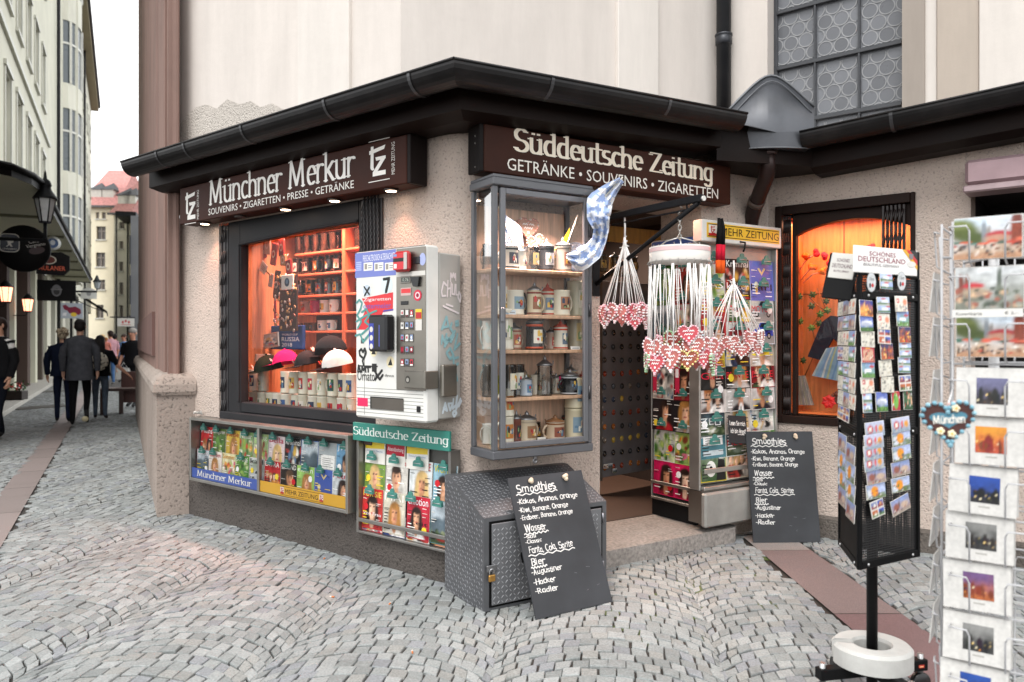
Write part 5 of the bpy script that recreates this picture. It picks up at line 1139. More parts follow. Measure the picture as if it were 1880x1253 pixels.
# ================================================================ TALL GLASS CASE
def vitrine():
    y = -.28; f = FW; a, b = .012, .715; z0, z1 = .778, 2.374; w, h, d = b-a, z1-z0, .26
    root = thing('display_cabinet', 'tall grey framed glass case of steins on the wall left of the door', 'display cabinet', f.m(a, y, z0))
    q = MB('paint', C('#55565a')); t = .03
    for x0, x1 in ((0, t), (w-t, w)): q.box(x0, x1, 0, t, .051, h-.046, .003)
    q.box(0, t*.8, d-t, d, .051, h-.046, .003); q.box(w-t, w, d-t, d, .051, h-.046, .003)
    q.box(-.006, w+.006, -.006, d, 0, .05, .006); q.box(-.012, w+.012, -.014, d, h-.045, h, .006); q.box(-.004, w+.004, -.004, d, h+.0005, h+.02, .004)
    q.build('frame', root)
    q = MB('paint', C('#5f6064'))          # the door leaf of the front
    x0, x1, zz0, zz1 = t+.012, w-t-.006, .062, h-.056; s = .034
    q.box(x0, x0+s, -.012, .012, zz0, zz1, .004); q.box(x1-s, x1, -.012, .012, zz0, zz1, .004); q.box(x0+s+.0005, x1-s-.0005, -.012, .012, zz0, zz0+s, .004); q.box(x0+s+.0005, x1-s-.0005, -.012, .012, zz1-s, zz1, .004); dr = q.build('door', root)
    q = MB('pane'); q.rect(x0+s, x1-s, zz0+s, zz1-s, 0); q.build('pane', dr)
    for z in (.32, .82, 1.3): q = MB('alu', C('#4a4a4c')); q.tube([(x1+.006, -.012, z), (x1+.006, -.012, z+.08)], .008, 8); q.build('hinge', dr)
    q = MB('alu', C('#77777a')); q.box(x0-.004, x0+.02, -.02, -.012, .78, .86, .003); q.build('latch', dr)
    q = MB('pane'); q.poly([(.012, t, .05), (.012, d-t, .05), (.012, d-t, h-.045), (.012, t, h-.045)]); q.build('side_pane', root)
    q = MB('pane'); q.poly([(w-.012, t, .05), (w-.012, d-t, .05), (w-.012, d-t, h-.045), (w-.012, t, h-.045)]); q.build('side_pane', root)
    q = MB('wood', C('#dcb9a0')); q.box(.008, w-.008, d-.012, d+.01, .05, h-.12, .002); q.build('back_panel', root)
    q = MB('plastic', C('#2b2b2d')); q.box(.034, w-.034, .035, d-.035, h-.08, h-.0455, .003); q.build('light_box', root)
    o = area('cabinet_lamp', f.m(a+w*.5, y+.05, z0+h-.082), .5, .05, 6, (1, .72, .63)); o.data.spread = math.radians(95)
    zsh = []
    for k, v in enumerate((496, 579, 643, 729)):
        z = f.z(990, v, y+.03)-z0; zsh.append(z); q = MB('wood', C('#cda687')); q.box(.028, w-.028, .03, d-.014, z-.02, z, .003); q.build('shelf', root)
    q = MB('wood', C('#c4a184')); q.box(.028, w-.028, .03, d-.014, .0505, .064, .002); q.build('shelf', root); zsh.append(.066)
    rnd = random.Random(17)
    #      u   kind  px width px height colour picture band
    S = [[(935, 'lid', 30, 40, '#cfc8bb', '#3c3f45', '#2c2f36'), (953, 'lid', 24, 34, '#d5d2c8', '#c8c4b6', None), (975, 'glass', 26, 34, '#d8d4c8', '#c9b27a', None), (1003, 'dark', 27, 46, '#3f4247', '#b9bcc0', '#2a2c30'), (1033, 'lid', 30, 50, '#b3aba0', '#8f6b5a', '#8a857c')],
         [(921, 'mug', 18, 40, '#d8d2c4', '#c9a24a', None), (943, 'mug', 34, 36, '#dfd9ca', '#7f97a8', None), (981, 'lid', 24, 46, '#c9b99c', '#8b5a3a', '#7a3a2e'), (1005, 'red', 28, 46, '#cfc6b2', '#6f7f8f', '#b04a3a'), (1030, 'mug', 30, 38, '#d8d0bc', '#a06a4a', None), (1059, 'big', 34, 54, '#c4c0a8', '#ded9c8', None)],
         [(925, 'big', 30, 58, '#ddd7c8', '#cbc3b0', None), (944, 'lid', 24, 38, '#b9a58c', '#a5502f', '#8a4a3a'), (981, 'dark', 28, 50, '#1e1e20', '#e4ddd0', '#c2502f'), (1011, 'lid', 22, 32, '#9a8476', '#9a3a2e', None), (1029, 'red', 24, 42, '#cfc9ba', '#5b6f80', '#b5432d'), (1058, 'big', 33, 54, '#b5ad98', '#c9b27a', None)],
         [(933, 'glass', 28, 46, '#d8d8d0', '#d8d4c4', None), (950, 'glass', 24, 46, '#d8d8d0', '#dedacc', None), (966, 'lid', 20, 30, '#aab4c0', '#56789a', None), (984, 'mug', 20, 30, '#c9c0b0', '#8f7a5a', None), (1000, 'glid', 26, 56, '#cfd2cc', None, None), (1021, 'lid', 16, 30, '#b9b2a4', '#8a5a3a', None), (1046, 'dark', 32, 36, '#17181a', '#4a4c50', '#b9bcc0'), (1068, 'red', 14, 32, '#b23a30', '#e0d8c8', None)],
         [(930, 'stack', 24, 40, '#ddd6c4', '#c27a3a', None), (948, 'lid', 16, 46, '#6a3a30', '#2d2b30', None), (967, 'lid', 32, 44, '#c4b49c', '#8f6a4a', '#a79a88'), (1019, 'woodlid', 32, 36, '#c9b299', '#8a4a36', '#8a5a3a'), (1055, 'stack', 34, 46, '#cfc4a8', '#7f97a8', None)]]
    desc = {'lid': 'ornate lidded stein', 'glass': 'printed glass mug', 'dark': 'dark stein with pale emblem', 'mug': 'cream mug with small town view', 'red': 'red rimmed stein', 'big': 'large grey stoneware mug', 'glid': 'tall glass stein with pewter lid', 'stack': 'cream mug', 'woodlid': 'brown stein with round wooden top'}
    for r_, row in enumerate(S):
        for k, (u, kd, pw, ph, c, pic, band) in enumerate(row):
            yy = y+.085+(.07 if k % 2 and len(row) > 5 else .02); x = f.s(u, yy); k_ = 1420/4.72; rr = pw/k_/2*1.16; hh = ph/k_*1.26
            lid = kd in ('lid', 'dark', 'red', 'glid', 'woodlid'); hb = hh/(1.3 if lid else 1.02)
            for lev in range(2 if kd == 'stack' else 1):
                lb = '%s on the %s shelf of the tall case, %s along' % (desc[kd], ('top', 'second', 'third', 'fourth', 'bottom')[r_], ORD[k])
                if kd == 'stack': lb = ('lower ' if lev == 0 else 'upper ')+desc[kd]+' of the '+('left' if k == 0 else 'right')+' stack at the bottom of the tall case'
                stein('beer_stein' if lid else 'mug', lb, f.m(x, yy, z0+zsh[r_]+.001+lev*(hb+.002)), rr, hb, c, lid=lid, glass=kd in ('glass', 'glid'), pic=pic, band=band, taper=.92, hs=1 if k % 3 else -1, lidc='#8d8f92' if kd not in ('red', 'woodlid') else ('#b04a3a' if kd == 'red' else '#8a6040'), group='steins in the tall glass case', turn=rnd.uniform(-10, 20))
    for r_ in range(5):                     # a rear row on every shelf
        for k in range(4):
            u = (948, 985, 1018, 1048)[k]+rnd.uniform(-6, 6); yy = y+.20; kd = rnd.choice(['lid', 'mug', 'glass'])
            if r_ == 0 and k > 1: continue
            stein('beer_stein' if kd == 'lid' else 'mug', '%s in the rear row of the %s shelf, %s along' % ({'lid': 'lidded stein', 'mug': 'pale mug', 'glass': 'glass mug'}[kd], ('top', 'second', 'third', 'fourth', 'bottom')[r_], ORD[k]), f.m(f.s(u, yy), yy, z0+zsh[r_]+.001), .042, rnd.uniform(.10, .14), rnd.choice(['#d9d2c2', '#c9b99c', '#b9b2a4', '#cfc6b2']), lid=kd == 'lid', glass=kd == 'glass', pic=rnd.choice(['#a5502f', '#7f97a8', '#c9a24a', '#5b6f80']), band=rnd.choice([None, '#7a3a2e', '#2c2f36']), group='steins in the tall glass case', turn=rnd.uniform(-15, 15))
    # seen through the left side pane
    for k, (r_, lb) in enumerate(((0, 'glass mug with handle by the left pane, top shelf of the tall case'), (2, 'white jug with large handle by the left pane of the tall case'), (3, 'clear goblet by the left pane of the tall case'), (4, 'white mug by the left pane, bottom of the tall case'))):
        stein('mug', lb, f.m(a+.075, y+.19, z0+zsh[r_]+.001), .036, (.15, .17, .19, .12)[k], '#dcd8d0', glass=k in (0, 2), hs=-1, group='steins in the tall glass case')
    # plate, hearts, flags, cards
    yy = y+.205; x = f.s(1036, yy); P_ = thing('souvenir_plate', 'blue rimmed souvenir plate standing on the top shelf of the tall case', 'plate', f.m(x, yy, z0+zsh[0]+.105) @ RX(-8)); r0 = .105
    m = MB('ceramic', C('#8fa0b8')); m.M = RX(90); m.lathe([(.06, -.012), (r0, .006), (r0, .012), (.07, 0), (.001, 0)], 28); m.build('rim', P_); m = MB('paper', C('#b8bcc0')); m.ell(0, 0, .072, .072, -.0012, 24); art(m, -.05, .05, -.045, .05, 'land', '#b5493a', rnd, -.0016); m.build('picture', P_)
    heart('large gingerbread heart with pink frilled border at the top of the tall case', f.m(f.s(969, y+.215), y+.215, z0+zsh[0]+.275), .15, '#b98f7c', '#cf988c', '#d9ccc4', rib=None, seed=3)
    heart('white iced gingerbread heart hanging lower in the tall case', f.m(f.s(983, y+.19), y+.19, z0+zsh[0]+.18) @ RY(-18), .125, '#b07868', '#d3cbc4', seed=4)
    fl = thing('table_flag', 'small blue and white checked table flag at the left of the top shelf', 'flag', f.m(f.s(936, y+.15), y+.15, z0+zsh[0]+.19) @ SC(1.4))
    m = MB('paper', C('#e9e9ee'))
    for i in range(6):
        for j in range(7):
            A_ = [(-.05+i*.018+jj*.004, .006*math.sin(i), .12-(i*.012)-jj*.026) for jj in (j, j+1)]; B_ = [(-.05+(i+1)*.018+jj*.004, .006*math.sin(i+1), .12-((i+1)*.012)-jj*.026) for jj in (j, j+1)]
            if i+0 < 6-j*.4: m.poly([A_[0], B_[0], B_[1], A_[1]], '#7f98bc' if (i+j) % 2 else '#b5b8be')
    m.build('cloth', fl); m = MB('wood', C('#d8cdb8')); m.tube([(.06, 0, -.12), (-.055, 0, .13)], .003, 6); m.build('stick', fl)
    fl = thing('table_flag', 'small yellow table flag leaning to the right on the top shelf', 'flag', f.m(f.s(1036, y+.09), y+.09, z0+zsh[0]+.16))
    m = MB('paper', C('#d9a62a')); m.poly([(-.02, 0, .03), (.045, .004, .12), (.03, .002, -.02), (-.08, .008, -.03), (-.10, .0, -.06)]); m.poly([(-.10, .0015, -.06), (-.08, .0095, -.03), (-.06, .006, -.075)], '#c9962a'); m.build('cloth', fl); m = MB('wood', C('#e3ded2')); m.tube([(-.05, -.004, -.14), (.10, -.004, .20)], .0032, 6); m.build('stick', fl)
    for k, (u, v, r_, w_, h_, c, lb) in enumerate(((941, 563, 1, .05, .028, '#c9d4dc', 'pale blue picture card lying before the mugs on the second shelf'), (1057, 635, 2, .07, .02, '#eceae6', 'white price card on the third shelf of the tall case'), (930, 566, 1, .03, .032, '#8fa4b4', 'small blue card beside the first mug on the second shelf'), (963, 808, 4, .09, .016, '#e9e6e0', 'long white price card on the bottom shelf of the tall case'), (996, 803, 4, .06, .035, '#d8d4cc', 'row of tiny white cups on the bottom shelf'))):
        m = MB('paper', C(c)); m.box(-w_/2, w_/2, 0, .004, 0, h_, .001); m.rect(-w_*.35, w_*.35, h_*.3, h_*.55, -.0006, '#8a8f94'); tag(m.build('price_card', M=f.m(f.s(u, y+.05), y+.05, z0+zsh[r_]+.001) @ RX(-15)), lb, 'card')
    m = MB('plastic', C('#b9b43a')); m.box(-.2, .02, 0, .004, 0, .12, .002); tag(m.build('card_sheet', M=f.m(a+w*.52, y+.225, z0+zsh[3]+.002)), 'yellow green sheet standing behind the glasses on the fourth shelf', 'card')
    m = MB('cloth', C('#d1266a')); m.ball((0, 0, .035), .03, .02, .035); m.ball((.03, .01, .05), .02, .02, .03); tag(m.build('souvenir_bow', M=f.m(f.s(1032, y+.13), y+.13, z0+zsh[3]+.05)), 'bright pink ribbon bow among the glasses on the fourth shelf', 'souvenir')
    m = MB('alu', C('#8a8a8c')); m.M = RX(90); m.lathe([(.014, -.004), (.018, 0), (.014, .004), (.009, .004), (.009, -.004)], 14); m.M = Matrix(); m.box(-.01, .01, -.004, .004, .012, .03); o = m.build('ring', root); o.matrix_basis = T((w*.42, .02, -.028))
vitrine()
# ================================================================ DOORWAY
def doorway():
    f = FW
    st = MB('granite', C('#8a847f')); st.M = f.M                      # granite doorstep
    x1 = f.s(1357, -.16); st.prismz([(.25, -.165), (x1-.05, -.165), (x1, -.13), (x1+.01, .30), (1.96, .30), (1.96, .46), (.98, .46), (.98, .02), (.25, .02)], 0, .108)
    tag(st.build('doorstep'), 'worn granite doorstep slab before the shop entrance', 'doorstep')
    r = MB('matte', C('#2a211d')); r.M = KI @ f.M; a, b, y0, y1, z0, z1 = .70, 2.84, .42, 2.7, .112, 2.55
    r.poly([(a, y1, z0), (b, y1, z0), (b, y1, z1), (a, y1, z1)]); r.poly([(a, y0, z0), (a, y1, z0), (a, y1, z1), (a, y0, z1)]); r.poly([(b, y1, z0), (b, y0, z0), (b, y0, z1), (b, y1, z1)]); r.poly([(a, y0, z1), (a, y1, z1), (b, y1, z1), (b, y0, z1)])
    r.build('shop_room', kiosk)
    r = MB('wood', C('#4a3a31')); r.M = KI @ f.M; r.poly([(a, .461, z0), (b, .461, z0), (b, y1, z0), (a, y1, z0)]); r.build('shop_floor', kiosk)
    area('shop_lamp', f.M @ T((1.8, 1.6, 2.5)), .8, .2, 42, (1, .74, .58))
    # magnet board
    y = 1.25; s0, s1 = f.s(1104, y), f.s(1236, y); zb, zt = f.z(1104, 878, y), f.z(1104, 515, y); w, h = s1-s0, zt-zb
    root = thing('magnet_board', 'grey board covered with rows of small souvenir magnets inside the doorway', 'display board', f.m(s0, y, zb) @ RZ(8))
    q = MB('dullmetal', C('#7a7b7f')); q.box(0, w, 0, .03, 0, h, .004); q.build('panel', root)
    q = MB('alu', C('#77736d')); q.box(-.05, -.002, -.02, .08, -.02, h+.1, .004); q.build('post', root)
    rnd = random.Random(12); meshes = []
    for c in ('#2b3138', '#17181b', '#3a3531', '#8f3a24', '#b06a2a', '#4a5560', '#23262a', '#7a7268', '#c9b04a', '#2d3d55'):
        m = MB('ceramic', C(c)); m.ball((0, 0, 0), .024, .010, .026, 9, 5); m.set('ceramic', rnd.choice(['#d8d4cc', '#55585c', '#a5907a', '#7f8a94'])); m.ball((rnd.uniform(-.006, .006), -.007, rnd.uniform(-.006, .006)), .007, .004, .006, 6, 4); meshes.append(m.mesh('magnet'))
    n = 0
    for r_ in range(12):
        for k in range(8):
            o = bpy.data.objects.new('magnet', meshes[(r_*3+rnd.randint(0, 2)) % 10 if r_ > 3 else rnd.randint(0, 2)]); COLL.objects.link(o); o.parent = root; o.location = (.035+k*(w-.07)/7+rnd.uniform(-.004, .004), -.008, h*.80-r_*h*.068+rnd.uniform(-.006, .006))
    lw = MB('paper'); 
    for k in range(10): lw.rect(.006, .02, h*(.82-k*.078), h*(.82-k*.078)+.018, -.0008-k*1e-5, '#d5d2cc')
    lw.build('price_tag', root)['kind'] = 'stuff'
    cards = [('#3a5f8a', 'blue town view fridge card low on the magnet board'), ('#a5362b', 'red town view fridge card low on the magnet board'), ('#8a7a4a', 'green and yellow fridge card at the left foot of the magnet board')]
    for k, (c, lb) in enumerate(cards):
        m = MB('print', C('#d8d4cc')); m.box(0, .05, 0, .004, 0, .04, .001); art(m, .002, .048, .002, .038, 'land' if k else 'pattern', c, rnd, -.0008)
        tag(m.build('fridge_card', M=f.m(s0+.01+k*.06, y-.018+k*.01, zb+.08-(k == 2)*.05)), lb, 'card', 'fridge cards on the magnet board')
    # dim goods above the board
    y = 1.0; q = MB('wood', C('#b98a3a')); s0, s1 = f.s(1118, y), f.s(1215, y); q.M = f.m(s0, y, f.z(1118, 443, y)); q.box(0, s1-s0, 0, .03, 0, .13, .004); tag(q.build('header_board'), 'yellow wooden header board inside the dark doorway', 'board')
    q = MB('paint', C('#5a1418')); q.M = f.m(f.s(1096, y)-.1, y+.1, f.z(1100, 455, y)); q.box(0, .28, 0, .02, 0, .32, .01); tag(q.build('pennant'), 'dark red pennant hanging in the doorway behind the bracket', 'pennant')
    q = MB('wood', C('#6a4a2a')); q.M = f.m(f.s(1096, y)-.1, y-.05, f.z(1100, 500, y)-.02); q.box(0, .5, 0, .14, 0, .02, .003); sh = tag(q.build('goods_shelf'), 'brown shelf carrying dark steins inside the doorway', 'shelf')
    for k, u in enumerate((1103, 1128, 1160)):
        stein('beer_stein', 'dark brassy lidded stein on the doorway shelf, %s from left' % ORD[k], f.m(f.s(u, y), y, f.z(1100, 500, y)+.002), .05, .13, '#4a3a22', lid=True, pic='#a5803a', group='steins on the doorway shelf')
doorway()

# ================================================================ RACK IN THE DOORWAY AND RACK BESIDE IT
def news_racks():
    J = Fr(FW.p(1.90, .47).xy, (.535, -.845)); w = .50; z0, z1 = .26, 2.02
    root = thing('magazine_rack', 'narrow magazine rack on the right jamb of the doorway', 'magazine rack', J.m(0, 0, z0)); h = z1-z0
    q = MB('dullmetal', C('#4a4846')); q.box(.015, w-.02, .02, .034, 0, h); q.build('back_panel', root)
    q = MB('alu', C('#a5a39e')); q.box(w-.02, w+.012, -.03, .038, -.02, h, .004); q.box(0, .012, -.02, .034, -.02, h, .003); q.box(.013, w-.0205, -.03, .034, -.02, .0, .003); q.box(.013, w-.0205, -.034, -.026, .10, .125, .003); q.build('frame', root)
    q = MB('darkpaint', C('#1a1a1b')); q.box(-.01, w-.05, .0, .036, -.15, -.021, .004); q.build('foot', root)
    q = MB('alu', C('#b9b7b2')); q.box(0, w, -.02, .03, h+.002, h+.20, .004); q.set('paper', '#3a5aa6'); q.rect(.012, w-.05, h+.014, h+.188, -.0206); q.build('header', root)
    q = MB('paper', C('#e4e6ee')); write(q, 'Münchner', .03, w-.075, h+.105, .062, -.022, .055, .025); write(q, 'Merkur', .10, w-.13, h+.03, .062, -.022, .055, .025); q.build('lettering', root)
    C2 = [('#4f7a3c', 'Gärten', '#f0f0e6', 'garden', '#4a7a2a', 'green leafy'), ('#b5322e', 'Krimi', '#f0f0f0', 'dark', '#3a2a2a', 'red crime'), ('#3f77a5', 'Reisen', '#f4f4f4', 'land', '#e0d8c4', 'blue travel'), ('#c9c4b8', 'Land', '#7a2a2a', 'food', '#c95f3f', 'pale kitchen'), ('#2a2a2c', 'FILM', '#e9e4da', 'dark', '#7a1f22', 'black film'), ('#b8c46a', 'Haus', '#ffffff', 'garden', '#6a8f3a', 'lime garden'), ('#d8d4cc', 'Guter', '#3a3a3a', 'pattern', '#b9b4a8', 'grey patterned'), ('#7a1f2a', 'CITY', '#f4e8ea', 'dark', '#a5323a', 'dark red woman'), ('#2b2527', 'Elle', '#d8c9c9', 'dark', '#b5262e', 'black and red'), ('#232022', 'Ella', '#d8c9c9', 'girl', '#a9a4a0', 'black and white'), ('#d9d8d2', 'EXPOSÉ', '#2a2a2a', 'garden', '#3a7030', 'white topped leaf'), ('#a5c46a', 'living', '#ffffff', 'food', '#c95f7f', 'light green flower'), ('#d81f5c', '', '#fff', 'dark', '#7a1028', 'bright pink woman'), ('#d81f5c', '', '#fff', 'dark', '#7a1028', 'bright pink woman')]
    rnd = random.Random(9); n = 7
    for r_ in range(n):
        for k in range(2):
            bg, tt, tc, kd, ac, lb = C2[r_*2+k]; zz = h-.30-r_*(h-.34)/(n-1) if r_ < n-1 else .02
            magazine('%s cover, %s of %s row on the doorway rack' % (lb, ('left', 'right')[k], ORD[r_]) , J.m(.018+k*.225, -.006-.004*r_ % .02, z0+zz) @ RX(-2), .228, .30, bg, tt, tc, kd, ac, th=1.0, group='magazines on the doorway rack')
            if r_ < n-1: clip(root, .13+k*.225, zz+.305, -.03, 1.25)
    for k, (x, c) in enumerate(((.06, '#c22a4a'), (.30, '#c22a4a'))):
        m = MB('paper', C(c)); m.prism([(0, 0), (.02, .018), (.04, 0), (.04, .2), (0, .2)], -.004, 0); m.rect(.004, .036, .12, .185, -.0045, '#f0e9e9'); tag(m.build('bookmark', M=J.m(x, -.05, z0+.80)), 'red ribbon tag hanging on the %s black magazine of the doorway rack' % ('left', 'right')[k], 'tag')
    # rack on the wall right of the door
    y = -.115; f = FW; a, b = f.s(1284, y), f.s(1428, y); z0 = (f.z(1284, 893, y)+f.z(1425, 875, y))/2; zt = (f.z(1290, 403, y)+f.z(1420, 420, y))/2; zh = (f.z(1290, 445, y)+f.z(1420, 456, y))/2; w, h = b-a, zt-z0; hz = zh-z0
    root = thing('magazine_rack', 'tall magazine rack under a yellow newspaper header right of the door', 'magazine rack', f.m(a, y, z0))
    q = MB('dullmetal', C('#a9a8a4')); q.box(.012, w-.012, .05, .066, 0, hz-.002); q.build('back_panel', root)
    q = MB('alu', C('#b5b3ae')); q.box(0, .018, .0, .10, -.03, hz-.002, .003); q.box(w-.018, w, 0, .10, -.03, hz-.002, .003); q.box(.0185, w-.0185, -.03, .10, -.03, -.004, .004); q.box(.0185, w-.0185, -.034, -.026, .09, .125, .003); q.build('frame', root)
    q = MB('paint', C('#d8d6d0')); q.box(-.005, w+.005, -.03, .06, hz, h, .006); q.set('paper', '#e0b63a'); q.rect(.04, w-.02, hz+.03, h-.02, -.0306); q.set(col='#1d1c1a'); q.rect(.05, w-.03, hz+.038, hz+.043, -.0312); q.rect(.05, w-.03, h-.033, h-.028, -.0312); q.build('header', root)
    q = MB('paper', C('#1b1a18')); text(q, 'MEHR ZEITUNG', .19, w-.03, hz+.055, h-.045, -.032); q.rect(.06, .16, hz+.045, h-.034, -.0316, '#ece6dc'); q.rect(.06, .16, hz+.045, hz+.062, -.0318, '#c22a2c'); tz(q, .08, hz+.058, h-hz-.1, -.032, '#b3262a', .8); q.build('lettering', root)
    q = MB('steel', C('#8b8985')); q.prismz([(0, -.02), (w, -.02), (w, .105), (0, .105)], -.26, -.031); q.build('plinth_box', root)
    q = MB('dullmetal', C('#9d9b96')); q.box(-.012, w*.62, -.07, -.021, -.28, -.04, .012); q.build('tray', root)
    q = MB('darkpaint', C('#141414'))
    for x in (w*.46, ): q.tube([(x, -.03, hz+.02), (x, -.075, hz+.01), (x-.02, -.09, hz-.03), (x-.03, -.085, hz-.06)], .007, 6)
    q.build('hook', root)
    D = [[('#dfe2dc', 'Zeitung', '#b0283a', 'garden', '#4a8a3a', 'white and green'), ('#17171a', 'Kriminal', '#f0eeea', 'pattern', '#efc832', 'black crime'), ('#6a74c0', '', '#f4f4fa', 'shirt', '#5a66b4', 'violet blue football')],
         [('#c23a3a', 'DAS', '#fff', 'suit', '#2a3a5a', 'red interview'), ('#a8202c', 'kicker', '#f6f0f0', 'ball', '#e0c23a', 'red football'), ('#dfe0da', 'karl', '#1b1b1b', 'car', '#8f9498', 'white classic car')],
         [('#b5262e', 'NEUE', '#f6d84a', 'couple', '#8a1f2a', 'red couple'), ('#d8d2c8', 'Auto', '#c2262e', 'car', '#8a2a30', 'pale car'), ('#cfd8e4', 'MOTOR', '#c2262e', 'car', '#2f49b0', 'pale magazine with a blue car')],
         [('#d8c23a', 'TV', '#b5262e', 'girl', '#c95f3f', 'yellow television'), ('#3a4a5a', 'STERN', '#f0f0f0', 'group', '#8a3a30', 'dark blue group'), ('#c9b8a8', 'FINGER', '#d8202c', 'man', '#eceae6', 'man with white shirt and red title')],
         [('#23211f', 'GESUND', '#dcd8d0', 'man', '#2a2a2a', 'black health'), ('#1c1a1c', 'Elle', '#cfc4c4', 'girl', '#b9b4b0', 'black fashion'), ('#8a1f26', 'a', '#f0e23a', 'couple', '#3a5a3a', 'red wedding')],
         [('#e3dcd8', 'Gala', '#d01f3c', 'couple', '#5a4a44', 'pale celebrity'), ('#d8d4d0', 'BUNTE', '#d8283c', 'suit', '#1d1d22', 'white magazine with a dark haired man'), ('#c9c6c4', 'BUNTE', '#d8283c', 'redcap', '#23232a', 'grey magazine with a red capped man')],
         [('#6f7a70', 'Wandern', '#c22a2e', 'land', '#eceae2', 'dark hillside'), ('#e4d6cc', 'Myself', '#d0284a', 'blonde', '#d8c9c4', 'pale magazine with a smiling blonde'), ('#dedcd8', 'Plus', '#b5282e', 'pattern', '#bdbab6', 'white and red cross')],
         [('#4a7f8a', 'ZEIT', '#e9eeee', 'note', '#c9d4d8', 'teal framed white notice'), ('#c9d0cc', 'Zeit', '#2a2a2a', 'land', '#7a8a7a', 'pale landscape'), ('#5b8f3c', 'Landlust', '#f2f4ea', 'garden', '#6aa040', 'bright green country')],
         [('#d9c23a', '', '#2a2a1a', 'ball', '#1b1b1b', 'yellow magazine with a black bird shape'), ('#d8c9b0', 'MEGA', '#c2242e', 'group', '#e09a3a', 'bright crowd'), ('#b9c4a0', 'Rätsel', '#c2242e', 'food', '#e0a13f', 'pale puzzle')]]
    mw, mh = .262, .30; n = len(D)
    for r_, row in enumerate(D):
        for k, (bg, tt, tc, kd, ac, lb) in enumerate(row):
            zz = hz-.10-mh-r_*(hz-.10-mh-.02)/(n-1); x = .022+k*(w-.044-mw)/2
            lb = lb if 'magazine' in lb else lb+' magazine'
            magazine('%s, %s of %s row on the tall rack' % (lb, ('left', 'middle', 'right')[k], ORD[r_]), f.m(a+x+rnd.uniform(-.006, .006), y+.022-.006*(r_ % 3)-.002*k, z0+zz) @ RX(-3) @ RY(rnd.uniform(-.8, .8)), mw, mh, bg, tt, tc, kd, ac, th=1.05, group='magazines on the tall rack')
            if r_ < n-1 or k == 0: clip(root, x+mw*(.4+.25*rnd.random()), zz+mh+.008, -.008, 1.45)
    m = MB('board', C('#26272a')); m.box(0, .19, 0, .006, 0, .2, .002); m.set('chalk', '#e4e2de'); write(m, 'Lesen Sie mich', .012, .17, .13, .03, -.001, .07, .07, False, .03, rnd); write(m, 'ich bin Angst!', .02, .175, .075, .03, -.001, .07, .07, False, .03, rnd); m.rect(.09, .16, .062, .066, -.001)
    tag(m.build('chalk_card', M=f.m(f.s(1328, y), y-.055, f.z(1330, 812, y)) @ RX(-8) @ RY(6)), 'small black chalk card clipped low on the tall rack', 'sign')
    # rolled flag at the left of the header
    fl = thing('rolled_flag', 'rolled black red gold flag hanging at the left of the yellow header', 'flag', f.m(f.s(1322, y-.09), y-.09, f.z(1322, 502, y-.09)))
    m = MB('cloth', C('#141414'))
    for dx in (-.016, .02):
        m.set('cloth', '#151516'); m.tube([(dx, 0, .20), (dx, -.01, .30), (dx*.8, 0, .385)], [.02, .018, .010], 8); m.set('cloth', '#c01e36'); m.tube([(dx*1.05, 0, .09), (dx, -.004, .20)], [.02, .0202], 8); m.set('cloth', '#d95a22'); m.tube([(dx*1.1, 0, 0), (dx*1.05, 0, .09)], [.02, .0203], 8)
    m.build('cloth', fl)
news_racks()

